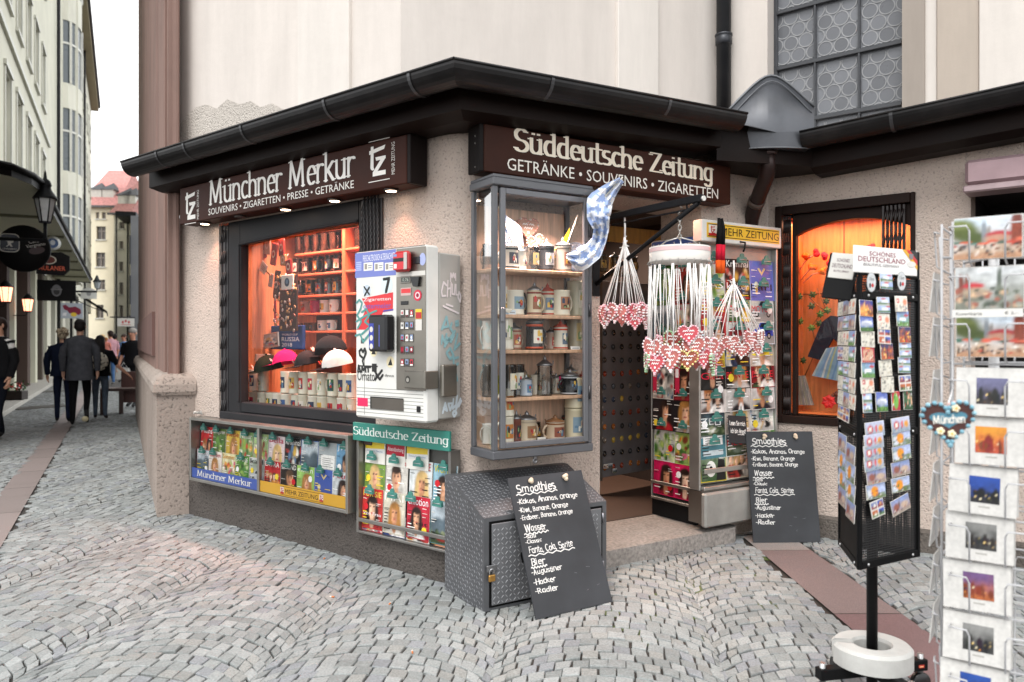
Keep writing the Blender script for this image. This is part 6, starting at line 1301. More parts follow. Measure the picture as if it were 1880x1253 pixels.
# ================================================================ BRACKET, HEARTS, FLAG
def bracket_and_hearts():
    f = FW; sx = .963; z = 2.245; L = .95; rnd = random.Random(40)
    root = thing('wall_bracket', 'black steel wall bracket carrying gingerbread hearts beside the doorway', 'bracket', f.m(sx, 0, z))
    q = MB('darkpaint', C('#1c1c1e')); q.box(-.018, .018, -L, -.002, -.02, .02, .003); q.build('arm', root)
    q = MB('darkpaint', C('#1a1a1c')); q.tube([(0, -.003, -.42), (0, -L+.03, -.022)], .016, 4, ry=.016); q.build('brace', root)
    q = MB('darkpaint', C('#232326')); q.tube([(0, -.06, -.02), (0, -.06, -.05), (0, -L+.12, -.05), (0, -L+.12, -.02)], .006, 6); q.build('rail', root)
    q = MB('darkpaint', C('#1c1c1e')); q.box(-.03, .03, -.012, -.001, -.5, .08, .003); q.build('wall_plate', root)
    q = MB('alu', C('#c9c7c2')); q.tube([(0, -L-.012, -.004), (0, -L, -.004)], .015, 10); q.build('end_cap', root)
    def bunch(P, knot, hearts, cols, s, lab, grp, top):
        """P: knot point; hearts: list of (dx, dz, turn)"""
        st = MB('paper', C('#e9e7e4')); st.tube([(0, 0, -.01), (.002, 0, top*.6), (0, 0, top)], .006, 6)
        for k in range(8): a = rnd.uniform(0, 6.28); r0 = rnd.uniform(.012, .035); zz = rnd.uniform(-.05, .02); st.tube([(0, 0, zz), (r0*math.cos(a), r0*math.sin(a), zz+rnd.uniform(-.008, .014))], .0028, 5)
        st.tube([(0, 0, -.06), (0, 0, .015)], [.016, .007], 8)
        tag(st.build('ribbon_knot', M=T(P)), 'white ribbon knot gathering '+lab, 'ribbon')
        for k, (dx, dy, dz, trn) in enumerate(hearts):
            edge, core = cols[k % len(cols)]
            R_ = T(P+Vector((dx, dy, dz))) @ RZ(trn) @ RY(rnd.uniform(-10, 10))
            loc = R_.inverted() @ (P+Vector((0, 0, -.01)))
            heart('gingerbread heart with %s border, %s' % (edge[0], grp[1] % ORD[k]), R_, s*rnd.uniform(.94, 1.06), core, edge[1], edge[2], rib=(loc,), group=grp[0], seed=k+int(dx*1000))
    Wt = (('white and pink', '#f1e4e4', '#e3a9b4'), '#b06660'); Wp = (('pink', '#ecb9c3', '#f4e2e4'), '#bb4c54'); Ww = (('white', '#f2eeec', None), '#ab605a'); Yl = (('yellow', '#e9dc94', '#e3c9a0'), '#8f4a34'); Gr = (('green', '#a9cfa5', '#e9efe4'), '#8a3a30'); Bl = (('pale blue', '#c4d4dc', '#efeeec'), '#7a3a34')
    P = f.p(sx, -.293, 2.085)
    hs = [(.135*math.sin(math.radians(a)), -.10*math.cos(math.radians(a)), -.47+dz, a*.9) for a, dz in ((-88, .01), (-55, 0), (-28, .015), (0, 0), (28, .02), (55, .01), (88, .0), (-75, -.015), (20, -.03), (70, -.02), (180, 0), (130, .01))]
    bunch(P, None, hs, [Wp, Wt, Wt, Wt], .128, 'the left bunch of hearts under the bracket', ('hearts in the left bunch', '%s in the left bunch'), .145)
    # ring carousel
    P = f.p(sx, -.773, 0); rz = 1.945; R = .172
    ring = thing('heart_carousel', 'white ring hanger on a chain dangling many gingerbread hearts', 'hanging display', T(P+Vector((0, 0, rz))))
    q = MB('paint', C('#cfcac4')); n = 36; prof = [(R, -.042), (R, .042), (R-.008, .042), (R-.008, -.042), (R, -.042)]; q.lathe(prof, n, cap=False); q.set(col='#d9b9b9'); q.lathe([(R+.0012, .012), (R+.0012, .034)], n, cap=False); q.M = RY(0); q.build('ring', ring)
    q = MB('alu', C('#b9b7b2')); q.tube([(0, 0, .285), (.012, 0, .27), (.012, 0, .255), (0, 0, .245), (-.01, 0, .235), (0, 0, .225)], .004, 6)
    for k in range(5):
        z0 = .225-k*.026; a = 90*(k % 2); pts = [(.009*math.cos(t)*math.cos(math.radians(a)), .009*math.cos(t)*math.sin(math.radians(a)), z0-.017+.017*math.sin(t)) for t in [2*math.pi*j/10 for j in range(11)]]; q.tube(pts, .003, 5, cap=False)
    q.build('chain', ring)
    q = MB('alu', C('#c4c2be'))
    for k in range(3): t = math.radians(20+120*k); q.tube([(0, 0, .10), (R*.5*math.cos(t), R*.5*math.sin(t), .085), (R*math.cos(t), R*math.sin(t), .035)], .004, 6)
    for k in range(24): t = 2*math.pi*k/24; q.tube([(R*math.cos(t), R*math.sin(t), -.036), ((R+.012)*math.cos(t), (R+.012)*math.sin(t), -.05), (R*math.cos(t), R*math.sin(t), -.066)], .0026, 5)
    q.build('wire', ring)
    cols = [Wt, Wp, Yl, Ww, Gr, Bl, Wt, Wp]
    k = 0
    hl = []
    for lev, (n, r0, dz) in enumerate(((13, .19, -.60), (9, .185, -.545), (5, .12, -.50))):
        for j in range(n):
            t = 2*math.pi*(j+.3*lev)/n-math.pi/2; hl.append((t, r0, dz+rnd.uniform(-.02, .025)))
    hl.append((-math.pi/2+.03, .19, -.455))
    for k, (t, r0, dz) in enumerate(hl):
        edge, core = cols[(k*5+2) % 8]; Q = P+Vector((r0*math.cos(t), r0*math.sin(t), rz+dz)); trn = math.degrees(t)+90
        R_ = T(Q) @ RZ(trn+rnd.uniform(-20, 20)) @ RY(rnd.uniform(-8, 8)) @ RX(-4); top = P+Vector((R*math.cos(t+.06), R*math.sin(t+.06), rz-.064)); loc = R_.inverted() @ top
        heart('gingerbread heart with %s border, %s on the ring carousel' % (edge[0], ('number %d' % (k+1)) if False else (('lower ring, ' if k < 13 else 'middle ring, ' if k < 22 else 'upper ring, ')+ORD[(k if k < 13 else k-13 if k < 22 else k-22)])), R_, .122*rnd.uniform(.92, 1.1), core, edge[1], edge[2], rib=(loc,), group='hearts on the ring carousel', seed=k+50)
    for k in range(16):   # bare ribbon ends tied to the ring
        pass
    # right bunch in front of the tall rack
    yb = -.36; sx2 = f.s(1347, yb); P = f.p(sx2, yb, f.z(1347, 515, yb))
    hs = [(.185*math.sin(math.radians(a)), -.09*math.cos(math.radians(a)), -.45+dz, a*.8) for a, dz in ((-80, .06), (-45, -.03), (-14, .02), (30, .05), (70, .06), (-62, .0), (8, -.02), (50, -.005), (90, .02), (180, .02), (140, 0))]
    bunch(P, None, hs, [Ww, Wt, Ww, Wt], .126, 'the right bunch of hearts before the tall rack', ('hearts in the right bunch', '%s in the right bunch'), .135)
    # checked flag draped round the case corner
    fl = thing('checked_flag', 'blue and white lozenge flag draped round the corner of the tall case', 'flag', T(f.p(.74, -.31, 1.9)))
    m = MB('paper', C('#e9ebf0')); yq = -.36
    path = [(1141, 330, 10), (1118, 352, 26), (1101, 372, 40), (1099, 398, 36), (1104, 420, 24), (1100, 442, 22), (1088, 462, 30), (1066, 476, 36), (1040, 470, 8)]
    def sm(t):
        i = min(int(t), len(path)-2); u = t-i; a_, b_ = path[i], path[i+1]; return [a_[k]+(b_[k]-a_[k])*u for k in range(3)]
    n, nw = 64, 12; grid = []
    off = f.p(.74, -.31, 1.9)
    for i in range(n+1):
        t = (len(path)-1)*i/n; u, v, wd = sm(t); u2, v2, _ = sm(min(t+.1, len(path)-1)); u1, v1, _ = sm(max(t-.1, 0)); dx, dy = u2-u1, v2-v1; l = math.hypot(dx, dy) or 1; nx, ny = -dy/l, dx/l; row = []
        for j in range(nw+1):
            e = (j/nw-.5)*wd*1.2; yy = yq-.02+.03*math.sin(j*1.1+i*.13)+.03*math.sin(i*.2)+.03*_nz.noise((i*.35, j*.5, 2.2)); s_, z_ = f.at(u+nx*e, v+ny*e, yy); row.append(f.p(s_, yy, z_)-off)
        grid.append(m.pts(row))
    for i in range(n):
        for j in range(nw):
            p, q_ = i*.55, j*.85; blue = (math.floor((p+q_)/3.6)+math.floor((p-q_)/3.6)) % 2; m.face([grid[i]+j, grid[i]+j+1, grid[i+1]+j+1, grid[i+1]+j], True, C('#a3b7de') if blue else C('#f0f1f4'))
    m.build('cloth', fl)
    m = MB('wood', C('#cfc9bd')); a_ = f.p(*[f.at(1143, 326, yq)[0]], yq, f.at(1143, 326, yq)[1])-off; b_ = f.p(f.at(1092, 392, yq)[0], yq+.06, f.at(1092, 392, yq)[1])-off; m.tube([a_, b_], .006, 6); m.build('stick', fl)
bracket_and_hearts()

# ================================================================ TREAD PLATE LOCKER AND CHALKBOARDS
def locker():
    f = FW; root = thing('tread_plate_locker', 'grey tread plate steel locker with sloping lid standing under the tall glass case', 'locker', f.m(-.145, -.44, 0))
    w = .84; d = .45; zf, zb = .503, .672
    b = MB('dullmetal', C('#58595c')); 
    prof = [(0, 0), (0, zf), (d*.86, zb), (d, zb), (d, 0)]     # (y, z)
    def pr(x): return [(x, y, z) for y, z in prof]
    A_ = b.pts(pr(0)); B_ = b.pts(pr(w)); 
    b.face([A_+k for k in range(5)]); b.face([B_+k for k in range(5)][::-1])
    for k in range(5): b.face([A_+k, B_+k, B_+(k+1) % 5, A_+(k+1) % 5][::-1])
    bb = b.build('body', root)
    def lozenges(m, O, U, V, N_, su, sv, clipf=lambda a, c: True):
        i = 0; p = .026; rows = int(sv/p*1.0)
        for r_ in range(rows):
            for c in range(int(su/p)):
                a, c2 = p*(c+.5), p*(r_+.5)
                if a > su-.015 or c2 > sv-.015 or not clipf(a, c2): continue
                sgn = 1 if (r_+c) % 2 else -1; du, dv = .0092, .0092*sgn; pu, pv = -.0026*sgn, .0026; h = .0018
                P = lambda x, yv, hh: O+U*(a+x)+V*(c2+yv)+N_*hh
                q = [P(-du, -dv, .0), P(pu, pv, .0), P(du, dv, 0), P(-pu, -pv, 0)]; t = [P(-du*.5, -dv*.5, h), P(du*.5, dv*.5, h)]
                k = m.pts(q+t); m.face([k, k+1, k+5, k+4]); m.face([k+1, k+2, k+5]); m.face([k+2, k+3, k+4, k+5]); m.face([k+3, k, k+4])
    X, Y, Z = Vector((1, 0, 0)), Vector((0, 1, 0)), Vector((0, 0, 1))
    m = MB('dullmetal', C('#85868a')); lozenges(m, Vector((-.0005, d, 0)), -Y, Z, -X, d, zb, lambda a, c: c < zf+(zb-zf)*min(1, (d-a)/(d*.86))-.02); m.build('tread_pattern', root)['kind'] = 'stuff'
    sl = Vector((0, d*.86, zb-zf)); sn = sl.normalized(); m = MB('dullmetal', C('#85868a')); lozenges(m, Vector((0, 0, zf))+Vector((0, -sn.z, sn.y))*.0005, X, sn, Vector((0, -sn.z, sn.y)), w, sl.length); m.build('tread_pattern', root)['kind'] = 'stuff'
    q = MB('dullmetal', C('#6c6d70')); x0, x1, z0, z1 = .045, w-.045, .03, zf-.035; q.box(x0, x1, -.012, -.004, z0, z1, .003); q.set(col='#9c9da0'); lozenges(q, Vector((x0, -.0125, z0)), X, Z, -Y, x1-x0, z1-z0); dr = q.build('door', root)
    q = MB('darkpaint', C('#0c0c0d')); q.box(x0-.012, x1+.012, -.0035, -.0005, z0-.012, z1+.012); q.build('door_gap', root)
    for z in (.10, .38): q = MB('steel', C('#85858a')); q.tube([(x1+.008, -.014, z), (x1+.008, -.014, z+.06)], .008, 8); q.build('hinge', dr)
    q = MB('steel', C('#8a8a8c')); q.box(x0-.035, x0+.03, -.018, -.0125, .215, .25, .003); q.build('hasp', dr)
    g = MB('paint', C('#101011')); pen(g, [(.30, .40), (.245, .39), (.235, .33), (.245, .30), (.23, .28), (.24, .24), (.29, .235)], .006, .006, -.0165); g.build('graffiti', dr)
    pd = thing('padlock', 'brass padlock hanging on the hasp of the tread plate locker', 'padlock', f.m(-.145+x0-.008, -.44-.022, .165))
    q = MB('alu', C('#b58a4a')); q.box(-.02, .02, -.009, .006, 0, .036, .004); q.build('body', pd); q = MB('alu', C('#b9b9ba')); q.tube([(-.013, -.001, .034), (-.013, -.001, .056), (-.007, -.001, .067), (.007, -.001, .067), (.013, -.001, .056), (.013, -.001, .034)], .0035, 6); q.build('shackle', pd)
locker()
MENU = [('Smoothies', .115, .060, .50, 1), ('-Kokos, Ananas, Orange', .20, .036, .80, 0), ('-Kiwi, Banane, Orange', .262, .034, .64, 0), ('-Erdbeer, Banane, Orange', .316, .032, .68, 0), ('Wasser', .402, .050, .27, 1), ('-still', .450, .026, .14, 0), ('-Classic', .486, .026, .20, 0), ('Fanta, Cola, Sprite', .556, .044, .56, 1), ('Bier', .640, .046, .16, 1), ('-Augustiner', .705, .036, .38, 0), ('-Hacker', .775, .036, .27, 0), ('-Radler', .836, .036, .28, 0)]
def chalkboard(label, BL, BR, TL, seed, slant):
    x = (BR-BL); w = x.length; x = x.normalized(); zv = TL-BL; zv = zv-x*zv.dot(x)*.0; h = zv.length; zz = (zv-x*zv.dot(x)).normalized(); y = zz.cross(x)
    sh = (TL-BL).dot(x)
    M = Matrix(((x.x, y.x, zz.x, BL.x), (x.y, y.y, zz.y, BL.y), (x.z, y.z, zz.z, BL.z), (0, 0, 0, 1))); h = (TL-BL).dot(zz)
    root = thing('chalkboard', label, 'chalkboard', M); rnd = random.Random(seed)
    b = MB('board', C('#2d2f33')); P = [(0, 0), (w, 0), (w+sh, h), (sh, h)]; b.prism(P, -.008, 0); b.build('panel', root)
    t = MB('chalk', C('#d6d5d2'))
    for s, fr, hh, wd, head in MENU:
        z = h*(1-fr); x0 = sh*(1-fr)+w*(.06 if s[0] == '-' else .085); sx = w*wd
        k = write(t, s, x0, x0+sx, z+slant*0, h*hh, -.0085, (.055 if head else .06), (.055 if head else .06), False, .085, rnd)
        if head:
            zz_ = z-h*.018; pts = [(x0-.01+(sx+.02)*q/22, zz_+.005*math.sin(q*1.57)) for q in range(23)]; pen(t, pts, .0022, .0022, -.0085)
    t.set(col='#6a6c70')
    for q in range(5): xx, z = rnd.uniform(.1, .9)*w, rnd.uniform(.04, .3)*h; pen(t, [(xx, z), (xx+rnd.uniform(-.03, .03), z+.004)], .001, .001, -.0082)
    t.build('chalk_writing', root)
    for fx in (.27, .74):
        c = MB('matte', C('#cdbba4')); c.M = T((sh+w*fx-.0, -.02, h*.955))
        for q in range(5): c.ball((rnd.uniform(-.009, .009), rnd.uniform(-.006, .003), rnd.uniform(-.014, .01)), .013, n=8, m=5)
        c.build('rope_knot', root)
chalkboard('large chalkboard menu leaning on the tread plate locker', Vector((.122, 4.02, .002)), Vector((.553, 4.295, .002)), Vector((-.028, 4.27, .69)), 3, 0)
chalkboard('chalkboard menu standing against the right wall beside the tall rack', Vector((1.733, 5.56, .002)), Vector((2.222, 5.575, .002)), Vector((1.700, 5.635, .79)), 8, 0)

# ================================================================ RIGHT WINDOW, AWNING, DARK OPENING
def right_window():
    f = RW; s0, s1, z0, z1 = WR; K = KI @ f.M
    m = MB('darkpaint', C('#241814')); m.M = K; t = .05; o = .05
    m.box(s0-.05, s0, -.02, .10, z0-.06, z1+.07, .005); m.box(s1, s1+.03, -.02, .10, z0-.06, z1+.07, .005); m.box(s0, s1, -.02, .10, z1, z1+.07, .005); m.box(s0, s1, -.02, .10, z0-.06, z0, .005)
    gl = f.s(1464, .06); n = 12; arch = [(gl+(s1-gl)*k/n, z1-.16+.09*math.sin(math.pi*k/n)**.8) for k in range(n+1)]
    m.prism([(gl, z1-.001)]+arch+[(s1, z1-.001)], .03, .09); m.box(gl-.03, gl, .03, .09, z0, z1-.001, .004); wnd = m.build('window', kiosk)
    p = MB('pane'); p.M = K; p.poly([(gl, .07, z0), (s1, .07, z0), (s1, .07, z1-.06), (gl, .07, z1-.06)]); p.build('pane', wnd)
    grille(f, s0+.005, gl-.03, z0+.005, z1-.005, .01, 7, col='#1d1210'); grille(f, s1-.19, s1-.03, z0+.005, z1-.005, .0, 6, col='#1d1210')
    b = MB('wood', C('#c9824a')); b.M = K; yb = .55; a, e = s0-.02, s1+.05
    for q in ([(a, yb, z0), (e, yb, z0), (e, yb, z1), (a, yb, z1)], [(a, .101, z0), (a, yb, z0), (a, yb, z1), (a, .101, z1)], [(e, yb, z0), (e, .101, z0), (e, .101, z1), (e, yb, z1)], [(a, .101, z0), (e, .101, z0), (e, yb, z0), (a, yb, z0)], [(a, .101, z1), (a, yb, z1), (e, yb, z1), (e, .101, z1)]): b.poly(q)
    b.set(col='#5a3018')
    for k in (.33, .66): b.box(a+(e-a)*k, a+(e-a)*k+.006, yb-.004, yb-.001, z0, z1)
    b.box(a, e, yb-.004, yb-.001, z0+(z1-z0)*.62, z0+(z1-z0)*.62+.006); b.build('display_box', kiosk)
    area('window_lamp', f.M @ T(((s0+s1)/2, .32, z1-.02)), .9, .12, 8, (1, .44, .26))
    rnd = random.Random(14); yy = .48
    at = lambda u, v, y=.46: f.m(f.s(u, y), y, f.z(u, v, y))
    iv = thing('ivy_garland', 'green ivy garland across the orange back of the right window', 'garland', at(1490, 600)); inv = at(1490, 600).inverted()
    st = MB('wood', C('#8a5a30')); st.tube([inv @ f.p(f.s(u, .45), .45, f.z(u, v, .45)) for u, v in ((1500, 530), (1515, 565), (1490, 600), (1500, 640), (1478, 690))], .005, 6); st.tube([inv @ f.p(f.s(u, .45), .45, f.z(u, v, .45)) for u, v in ((1485, 545), (1500, 560), (1520, 575))], .005, 6); st.build('stem', iv)
    def leaf(m, M, s, col):
        m.M = M; m.set('leaf', col); P = [(0, -1), (.35, -.55), (.9, -.6), (.6, -.1), (1, .35), (.45, .4), (0, 1), (-.45, .4), (-1, .35), (-.6, -.1), (-.9, -.6), (-.35, -.55)]
        i = m.pts([(0, -.012, 0)]+[(x*s, 0, z*s) for x, z in P])
        for k in range(12): m.face([i, i+1+k, i+1+(k+1) % 12])
    for u, v in ((1492, 541), (1517, 553), (1490, 562), (1506, 577), (1519, 570), (1490, 602), (1504, 594), (1475, 662), (1468, 545), (1470, 590)):
        m = MB('leaf'); leaf(m, inv @ at(u, v, .44) @ RY(rnd.uniform(-40, 40)) @ RZ(rnd.uniform(-30, 30)), .034, rnd.choice(['#2d5a26', '#3f7030', '#244a20'])); m.build('leaf', iv)
    bq = thing('rose_bouquet', 'orange red bouquet of wicker balls and roses at the top of the right window', 'bouquet', at(1500, 480)); inv = at(1500, 480).inverted()
    for u, v, c in ((1480, 472, '#d9642a'), (1500, 465, '#d02f38'), (1514, 470, '#c82a3a'), (1492, 488, '#d9702a'), (1510, 497, '#e08a3a'), (1524, 480, '#c9303a'), (1598, 455, '#d0303a'), (1608, 470, '#c82a30')):
        m = MB('cloth', C(c)); m.M = inv @ at(u, v, .42)
        for k in range(6): m.ball((rnd.uniform(-.016, .016), rnd.uniform(-.012, .012), rnd.uniform(-.016, .016)), .022, n=8, m=5)
        m.build('flower', bq)
    m = MB('wood', C('#d9a58a'))
    for u0, v0, u1, v1 in ((1466, 500, 1492, 470), (1470, 515, 1500, 490), (1474, 520, 1510, 500)): m.tube([inv @ f.p(f.s(u, .43), .43, f.z(u, v, .43)) for u, v in ((u0, v0), ((u0+u1)/2, (v0+v1)/2-6), (u1, v1))], .006, 6)
    m.build('stem', bq)
    # clothing hung at the back
    def cloth(name, lab, pts, y, cols, stripes=None):
        M = at(*pts[0], y); inv = M.inverted(); P = [inv @ f.p(f.s(u, y), y, f.z(u, v, y)) for u, v in pts]; m = MB('cloth', C(cols[0])); m.prism([(p.x, p.z) for p in P], -.02, .012)
        if stripes:
            xs = [p.x for p in P]; zs = [p.z for p in P]; 
            for k in range(9):
                a_ = k/9; q = [(P[0].x+(P[1].x-P[0].x)*t_, P[0].z+(P[1].z-P[0].z)*t_) for t_ in (a_, a_+.05)]; r_ = [(P[3].x+(P[2].x-P[3].x)*t_, P[3].z+(P[2].z-P[3].z)*t_) for t_ in (a_, a_+.05)]; w_ = .01*math.sin(k*2)
                mid = [((q[i][0]+r_[i][0])/2+w_, (q[i][1]+r_[i][1])/2) for i in (0, 1)]
                m.poly([(q[0][0], -.021, q[0][1]), (q[1][0], -.021, q[1][1]), (mid[1][0], -.024, mid[1][1]), (mid[0][0], -.024, mid[0][1])], stripes[k % len(stripes)]); m.poly([(mid[0][0], -.024, mid[0][1]), (mid[1][0], -.024, mid[1][1]), (r_[1][0], -.021, r_[1][1]), (r_[0][0], -.021, r_[0][1])], stripes[k % len(stripes)])
        tag(m.build(name, M=M), lab, 'clothing')
    cloth('dark_jacket', 'dark jacket sleeve hung before the orange back of the right window', [(1510, 592), (1526, 580), (1560, 584), (1552, 640), (1530, 622), (1508, 662), (1484, 655)], .44, ['#262b38'])
    cloth('striped_scarf', 'blue green striped cloth hung low in the right window', [(1518, 640), (1572, 630), (1572, 706), (1492, 690)], .40, ['#7f9fb5'], ['#a3b4b5', '#7896b8', '#b9c4c4', '#a5b08a', '#6a89ac'])
    cloth('grey_cloth', 'grey and green cloth at the bottom left of the right window', [(1462, 690), (1478, 690), (1494, 744), (1462, 744)], .40, ['#8a8f8a'], ['#9aa38a', '#7d858a', '#a9aca6'])
    fw = thing('artificial_flower', 'red flower with brown leaves at the bottom of the right window', 'flower', at(1522, 738, .36)); m = MB('leaf')
    for k in range(7): leaf(m, RY(k*51) @ T((0, -.01, .03)), .03, '#cf2a2c')
    m.build('petal', fw)['kind'] = 'stuff'; m = MB('leaf')
    for k in range(5): leaf(m, T((.05, .02, .03)) @ RY(k*70) @ T((0, 0, .03)), .03, '#5a3020')
    m.build('leaf', fw)
    # awning box and the dark hatch
    a, b = f.s(1771, -.22), f.s(2060, -.22); z_1 = f.z(1771, 295, -.22); z_0 = f.z(1771, 355, -.22)
    r = thing('awning_box', 'dusty pink awning box over the dark hatch at the right edge', 'awning', f.m(a, -.22, z_0)); m = MB('dullmetal', C('#9c8387')); m.box(0, b-a, 0, .215, .05, z_1-z_0, .02); m.build('cover', r); m = MB('dullmetal', C('#a38f92')); m.box(-.01, b-a, -.012, .2, 0, .046, .01); m.build('front_bar', r)
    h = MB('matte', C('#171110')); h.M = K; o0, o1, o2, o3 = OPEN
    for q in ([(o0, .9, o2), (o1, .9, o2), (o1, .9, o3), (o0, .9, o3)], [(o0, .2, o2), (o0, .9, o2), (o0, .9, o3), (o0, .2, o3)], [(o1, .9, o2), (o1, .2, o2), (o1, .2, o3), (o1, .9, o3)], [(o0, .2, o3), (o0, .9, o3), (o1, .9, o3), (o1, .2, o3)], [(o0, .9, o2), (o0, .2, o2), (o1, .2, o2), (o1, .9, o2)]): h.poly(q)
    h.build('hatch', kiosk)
right_window()
# ================================================================ BLACK POSTCARD RACK
def postcard(label, M, w, h, kind, c1, c2, group, rnd):
    m = MB('print', C('#cfcdc9' if kind == 'small' else '#e4e1da')); m.box(-w/2, w/2, 0, .0025, -h/2, h/2)
    x0, x1, z0, z1 = -w/2+.001, w/2-.001, -h/2+.001, h/2-.001; W, H = x1-x0, z1-z0; y = [-.0004]
    def rc(a, b, c, d, col): y[0] -= 5e-5; m.rect(x0+W*a, x0+W*b, z0+H*c, z0+H*d, y[0], col)
    def pg(ps, col): y[0] -= 5e-5; m.poly([(x0+W*a, y[0], z0+H*b) for a, b in ps], col)
    def el(a, b, ra, rb, col): y[0] -= 5e-5; m.ell(x0+W*a, z0+H*b, W*ra, H*rb, y[0], 12, col)
    P = Paint(rnd.random()*60); R_ = rnd.uniform; E, B = P.el, P.bx; gx, gz = 14, 10
    def dots(n, y0, y1, cs, r=.05, so=.4):
        for k in range(n): E(R_(0, 1), R_(y0, y1), R_(r*.5, r*1.4), R_(r*.5, r*1.4), rnd.choice(cs), so, R_(-.3, .3))
    area_ = (0, 1, 0, 1)
    if kind == 'castle': P.bg('#c07030', '#24358a', .3); E(.35, .35, .4, .3, '#e0954a', .4); E(.33, .62, .05, .3, '#e8b064', .3); E(.58, .5, .05, .25, '#d98f44', .3); E(.8, .25, .25, .15, '#6a3a20', .5); dots(14, .05, .5, ['#f0c46a', '#7a3a20', '#e8a04a', '#3a2a30'])
    elif kind == 'two':
        P.bg('#8fa4d0', '#b9c8e6', .15); B(-1, 2, .46, .54, '#e9ebf0', .03)
        for q in (0, .5): B(-1, 2, q, q+.14, '#4f6f44', .05, .4); E(R_(.3, .6), q+.24, .32, .1, '#dfe4ee', .3, .2); E(R_(.1, .9), q+.38, .2, .05, '#c0505a', .5); dots(5, q, q+.2, ['#39502f', '#8a9a80', '#b9a090'], .04)
    elif kind == 'love': P.bg('#d9d0c2', '#efe8dc', .1); E(.2, .7, .13, .17, '#c2363c', .2); E(.2, .7, .07, .09, '#e9d9d0', .3); E(.78, .62, .17, .2, '#dd8868', .4); dots(20, .04, .45, ['#b9b4a8', '#8f98a4', '#d9a08a', '#7a8a6a', '#6a6a70'], .05)
    elif kind == 'arena': P.bg('#8f9fd0', '#5a6cb8', .2); E(.5, .5, .44, .2, '#dfe2ea', .15, .25); E(.5, .42, .42, .1, '#a9b0c4', .4); B(-1, 2, -1, .28, '#3f6a2e', .08, .5); dots(8, 0, .3, ['#2f5222', '#6f9a4a'], .07)
    elif kind == 'plane': P.bg('#6f9a5a', '#8fa8dc', .2); E(.45, .44, .32, .1, '#eceef4', .2, .2); E(.78, .7, .18, .1, '#c2323a', .3); B(-1, 2, -1, .24, '#5f8a4a', .08, .5); dots(9, .02, .3, ['#d8dce0', '#3a4a34', '#8aa070'], .05)
    elif kind == 'red': P.bg('#a52436', '#bb3040', .15); B(.12, .88, .1, .8, '#cfa58a', .05, .3); B(.3, .7, .82, .95, '#e0983a', .04); dots(18, .14, .72, ['#b9363a', '#e9dcc8', '#5a3a2a', '#8a5a40'], .05)
    elif kind == 'night': P.bg('#b8622a', '#30305e', .4); dots(20, .06, .7, ['#e0522a', '#f0b44a', '#20202a', '#b5262a', '#ffd98a'], .06); E(.5, .4, .05, .32, '#1c1a20', .3)
    elif kind == 'sketch': P.bg('#cfcabd', '#e0dccf', .1); dots(26, .05, .95, ['#8a877e', '#a9a59a', '#6a675f', '#c4bba6'], .06, .5)
    elif kind == 'map': P.bg('#a82838', '#bd3040', .1); E(.48, .5, .3, .42, '#6fae4a', .15, .1); dots(12, .2, .85, ['#efd24a', '#e9e9e9', '#c2323a', '#3f7a30'], .05)
    elif kind == 'team': P.bg('#2a4f2e', '#46704a', .4); dots(18, .1, .9, ['#e9e9e9', '#1d1d1d', '#c23236', '#d9a98a'], .09)
    elif kind == 'banner': P.bg('#8f9fae', '#c9cde6', .15); E(.25, .5, .14, .3, '#c2363c', .2); E(.25, .5, .08, .18, '#efe6dc', .3); E(.56, .52, .06, .25, '#d94a4a', .3); E(.8, .5, .12, .24, '#dd9a40', .3); dots(8, .1, .4, ['#6a7484', '#b9b4a8'], .05)
    elif kind == 'sun': P.bg('#6f8050', '#a9b6dc', .3); B(.02, .32, .06, .62, '#cfd4de', .05, .4); B(.62, .96, .34, .84, '#b5c0e2', .05, .3); E(.42, .5, .2, .34, '#e8962a', .15); dots(14, .05, .5, ['#a85a4a', '#5a6a44', '#d9d4cc', '#44506a'], .05)
    elif kind == 'square': P.bg('#a58478', '#8fa2d0', .2); E(.25, .48, .16, .25, '#935a4c', .3); E(.7, .45, .22, .2, '#c4ac98', .3); E(.45, .6, .03, .25, '#6a5a54', .4); B(-1, 2, -1, .2, '#a39488', .1, .4); dots(20, .02, .34, ['#3a3a44', '#d9d4cc', '#a8463a', '#6a6058'], .03)
    elif kind == 'grid':
        P.bg('#d9d6d0', '#d9d6d0', .02)
        for qa in (.02, .52):
            for qb in (.03, .53): B(qa, qa+.46, qb, qb+.44, rnd.choice(['#4a5fb4', '#6f7fae', '#b9643a']), .03, .3); B(qa, qa+.46, qb, qb+.18, rnd.choice(['#b2523a', '#8a3a3a', '#5a7a4a', '#cf9a5a']), .04, .5); E(qa+R_(.1, .35), qb+R_(.12, .3), .1, .09, rnd.choice(['#e9e4da', '#3a3438', '#d9a05a']), .4)
    elif kind == 'small':
        area_ = (.30, .76, .24, .80); gx, gz = 18, 14; P.bg(c2, c1, .3); E(.5, .95, .5, .25, c1, .8); B(-1, 2, -1, .2, c2, .1, .4)
        for k in range(9): x_ = R_(.05, .95); E(x_, R_(.2, .4), R_(.03, .12), R_(.1, .34), tuple(v*R_(.25, .6) for v in C(c2)), .3)
        dots(16, .08, .45, ['#f0cf86', '#d9924a', '#f4e6c0', '#2a2628', tuple(v*.6 for v in C(c1))], .022, .6)
    elif kind == 'market':
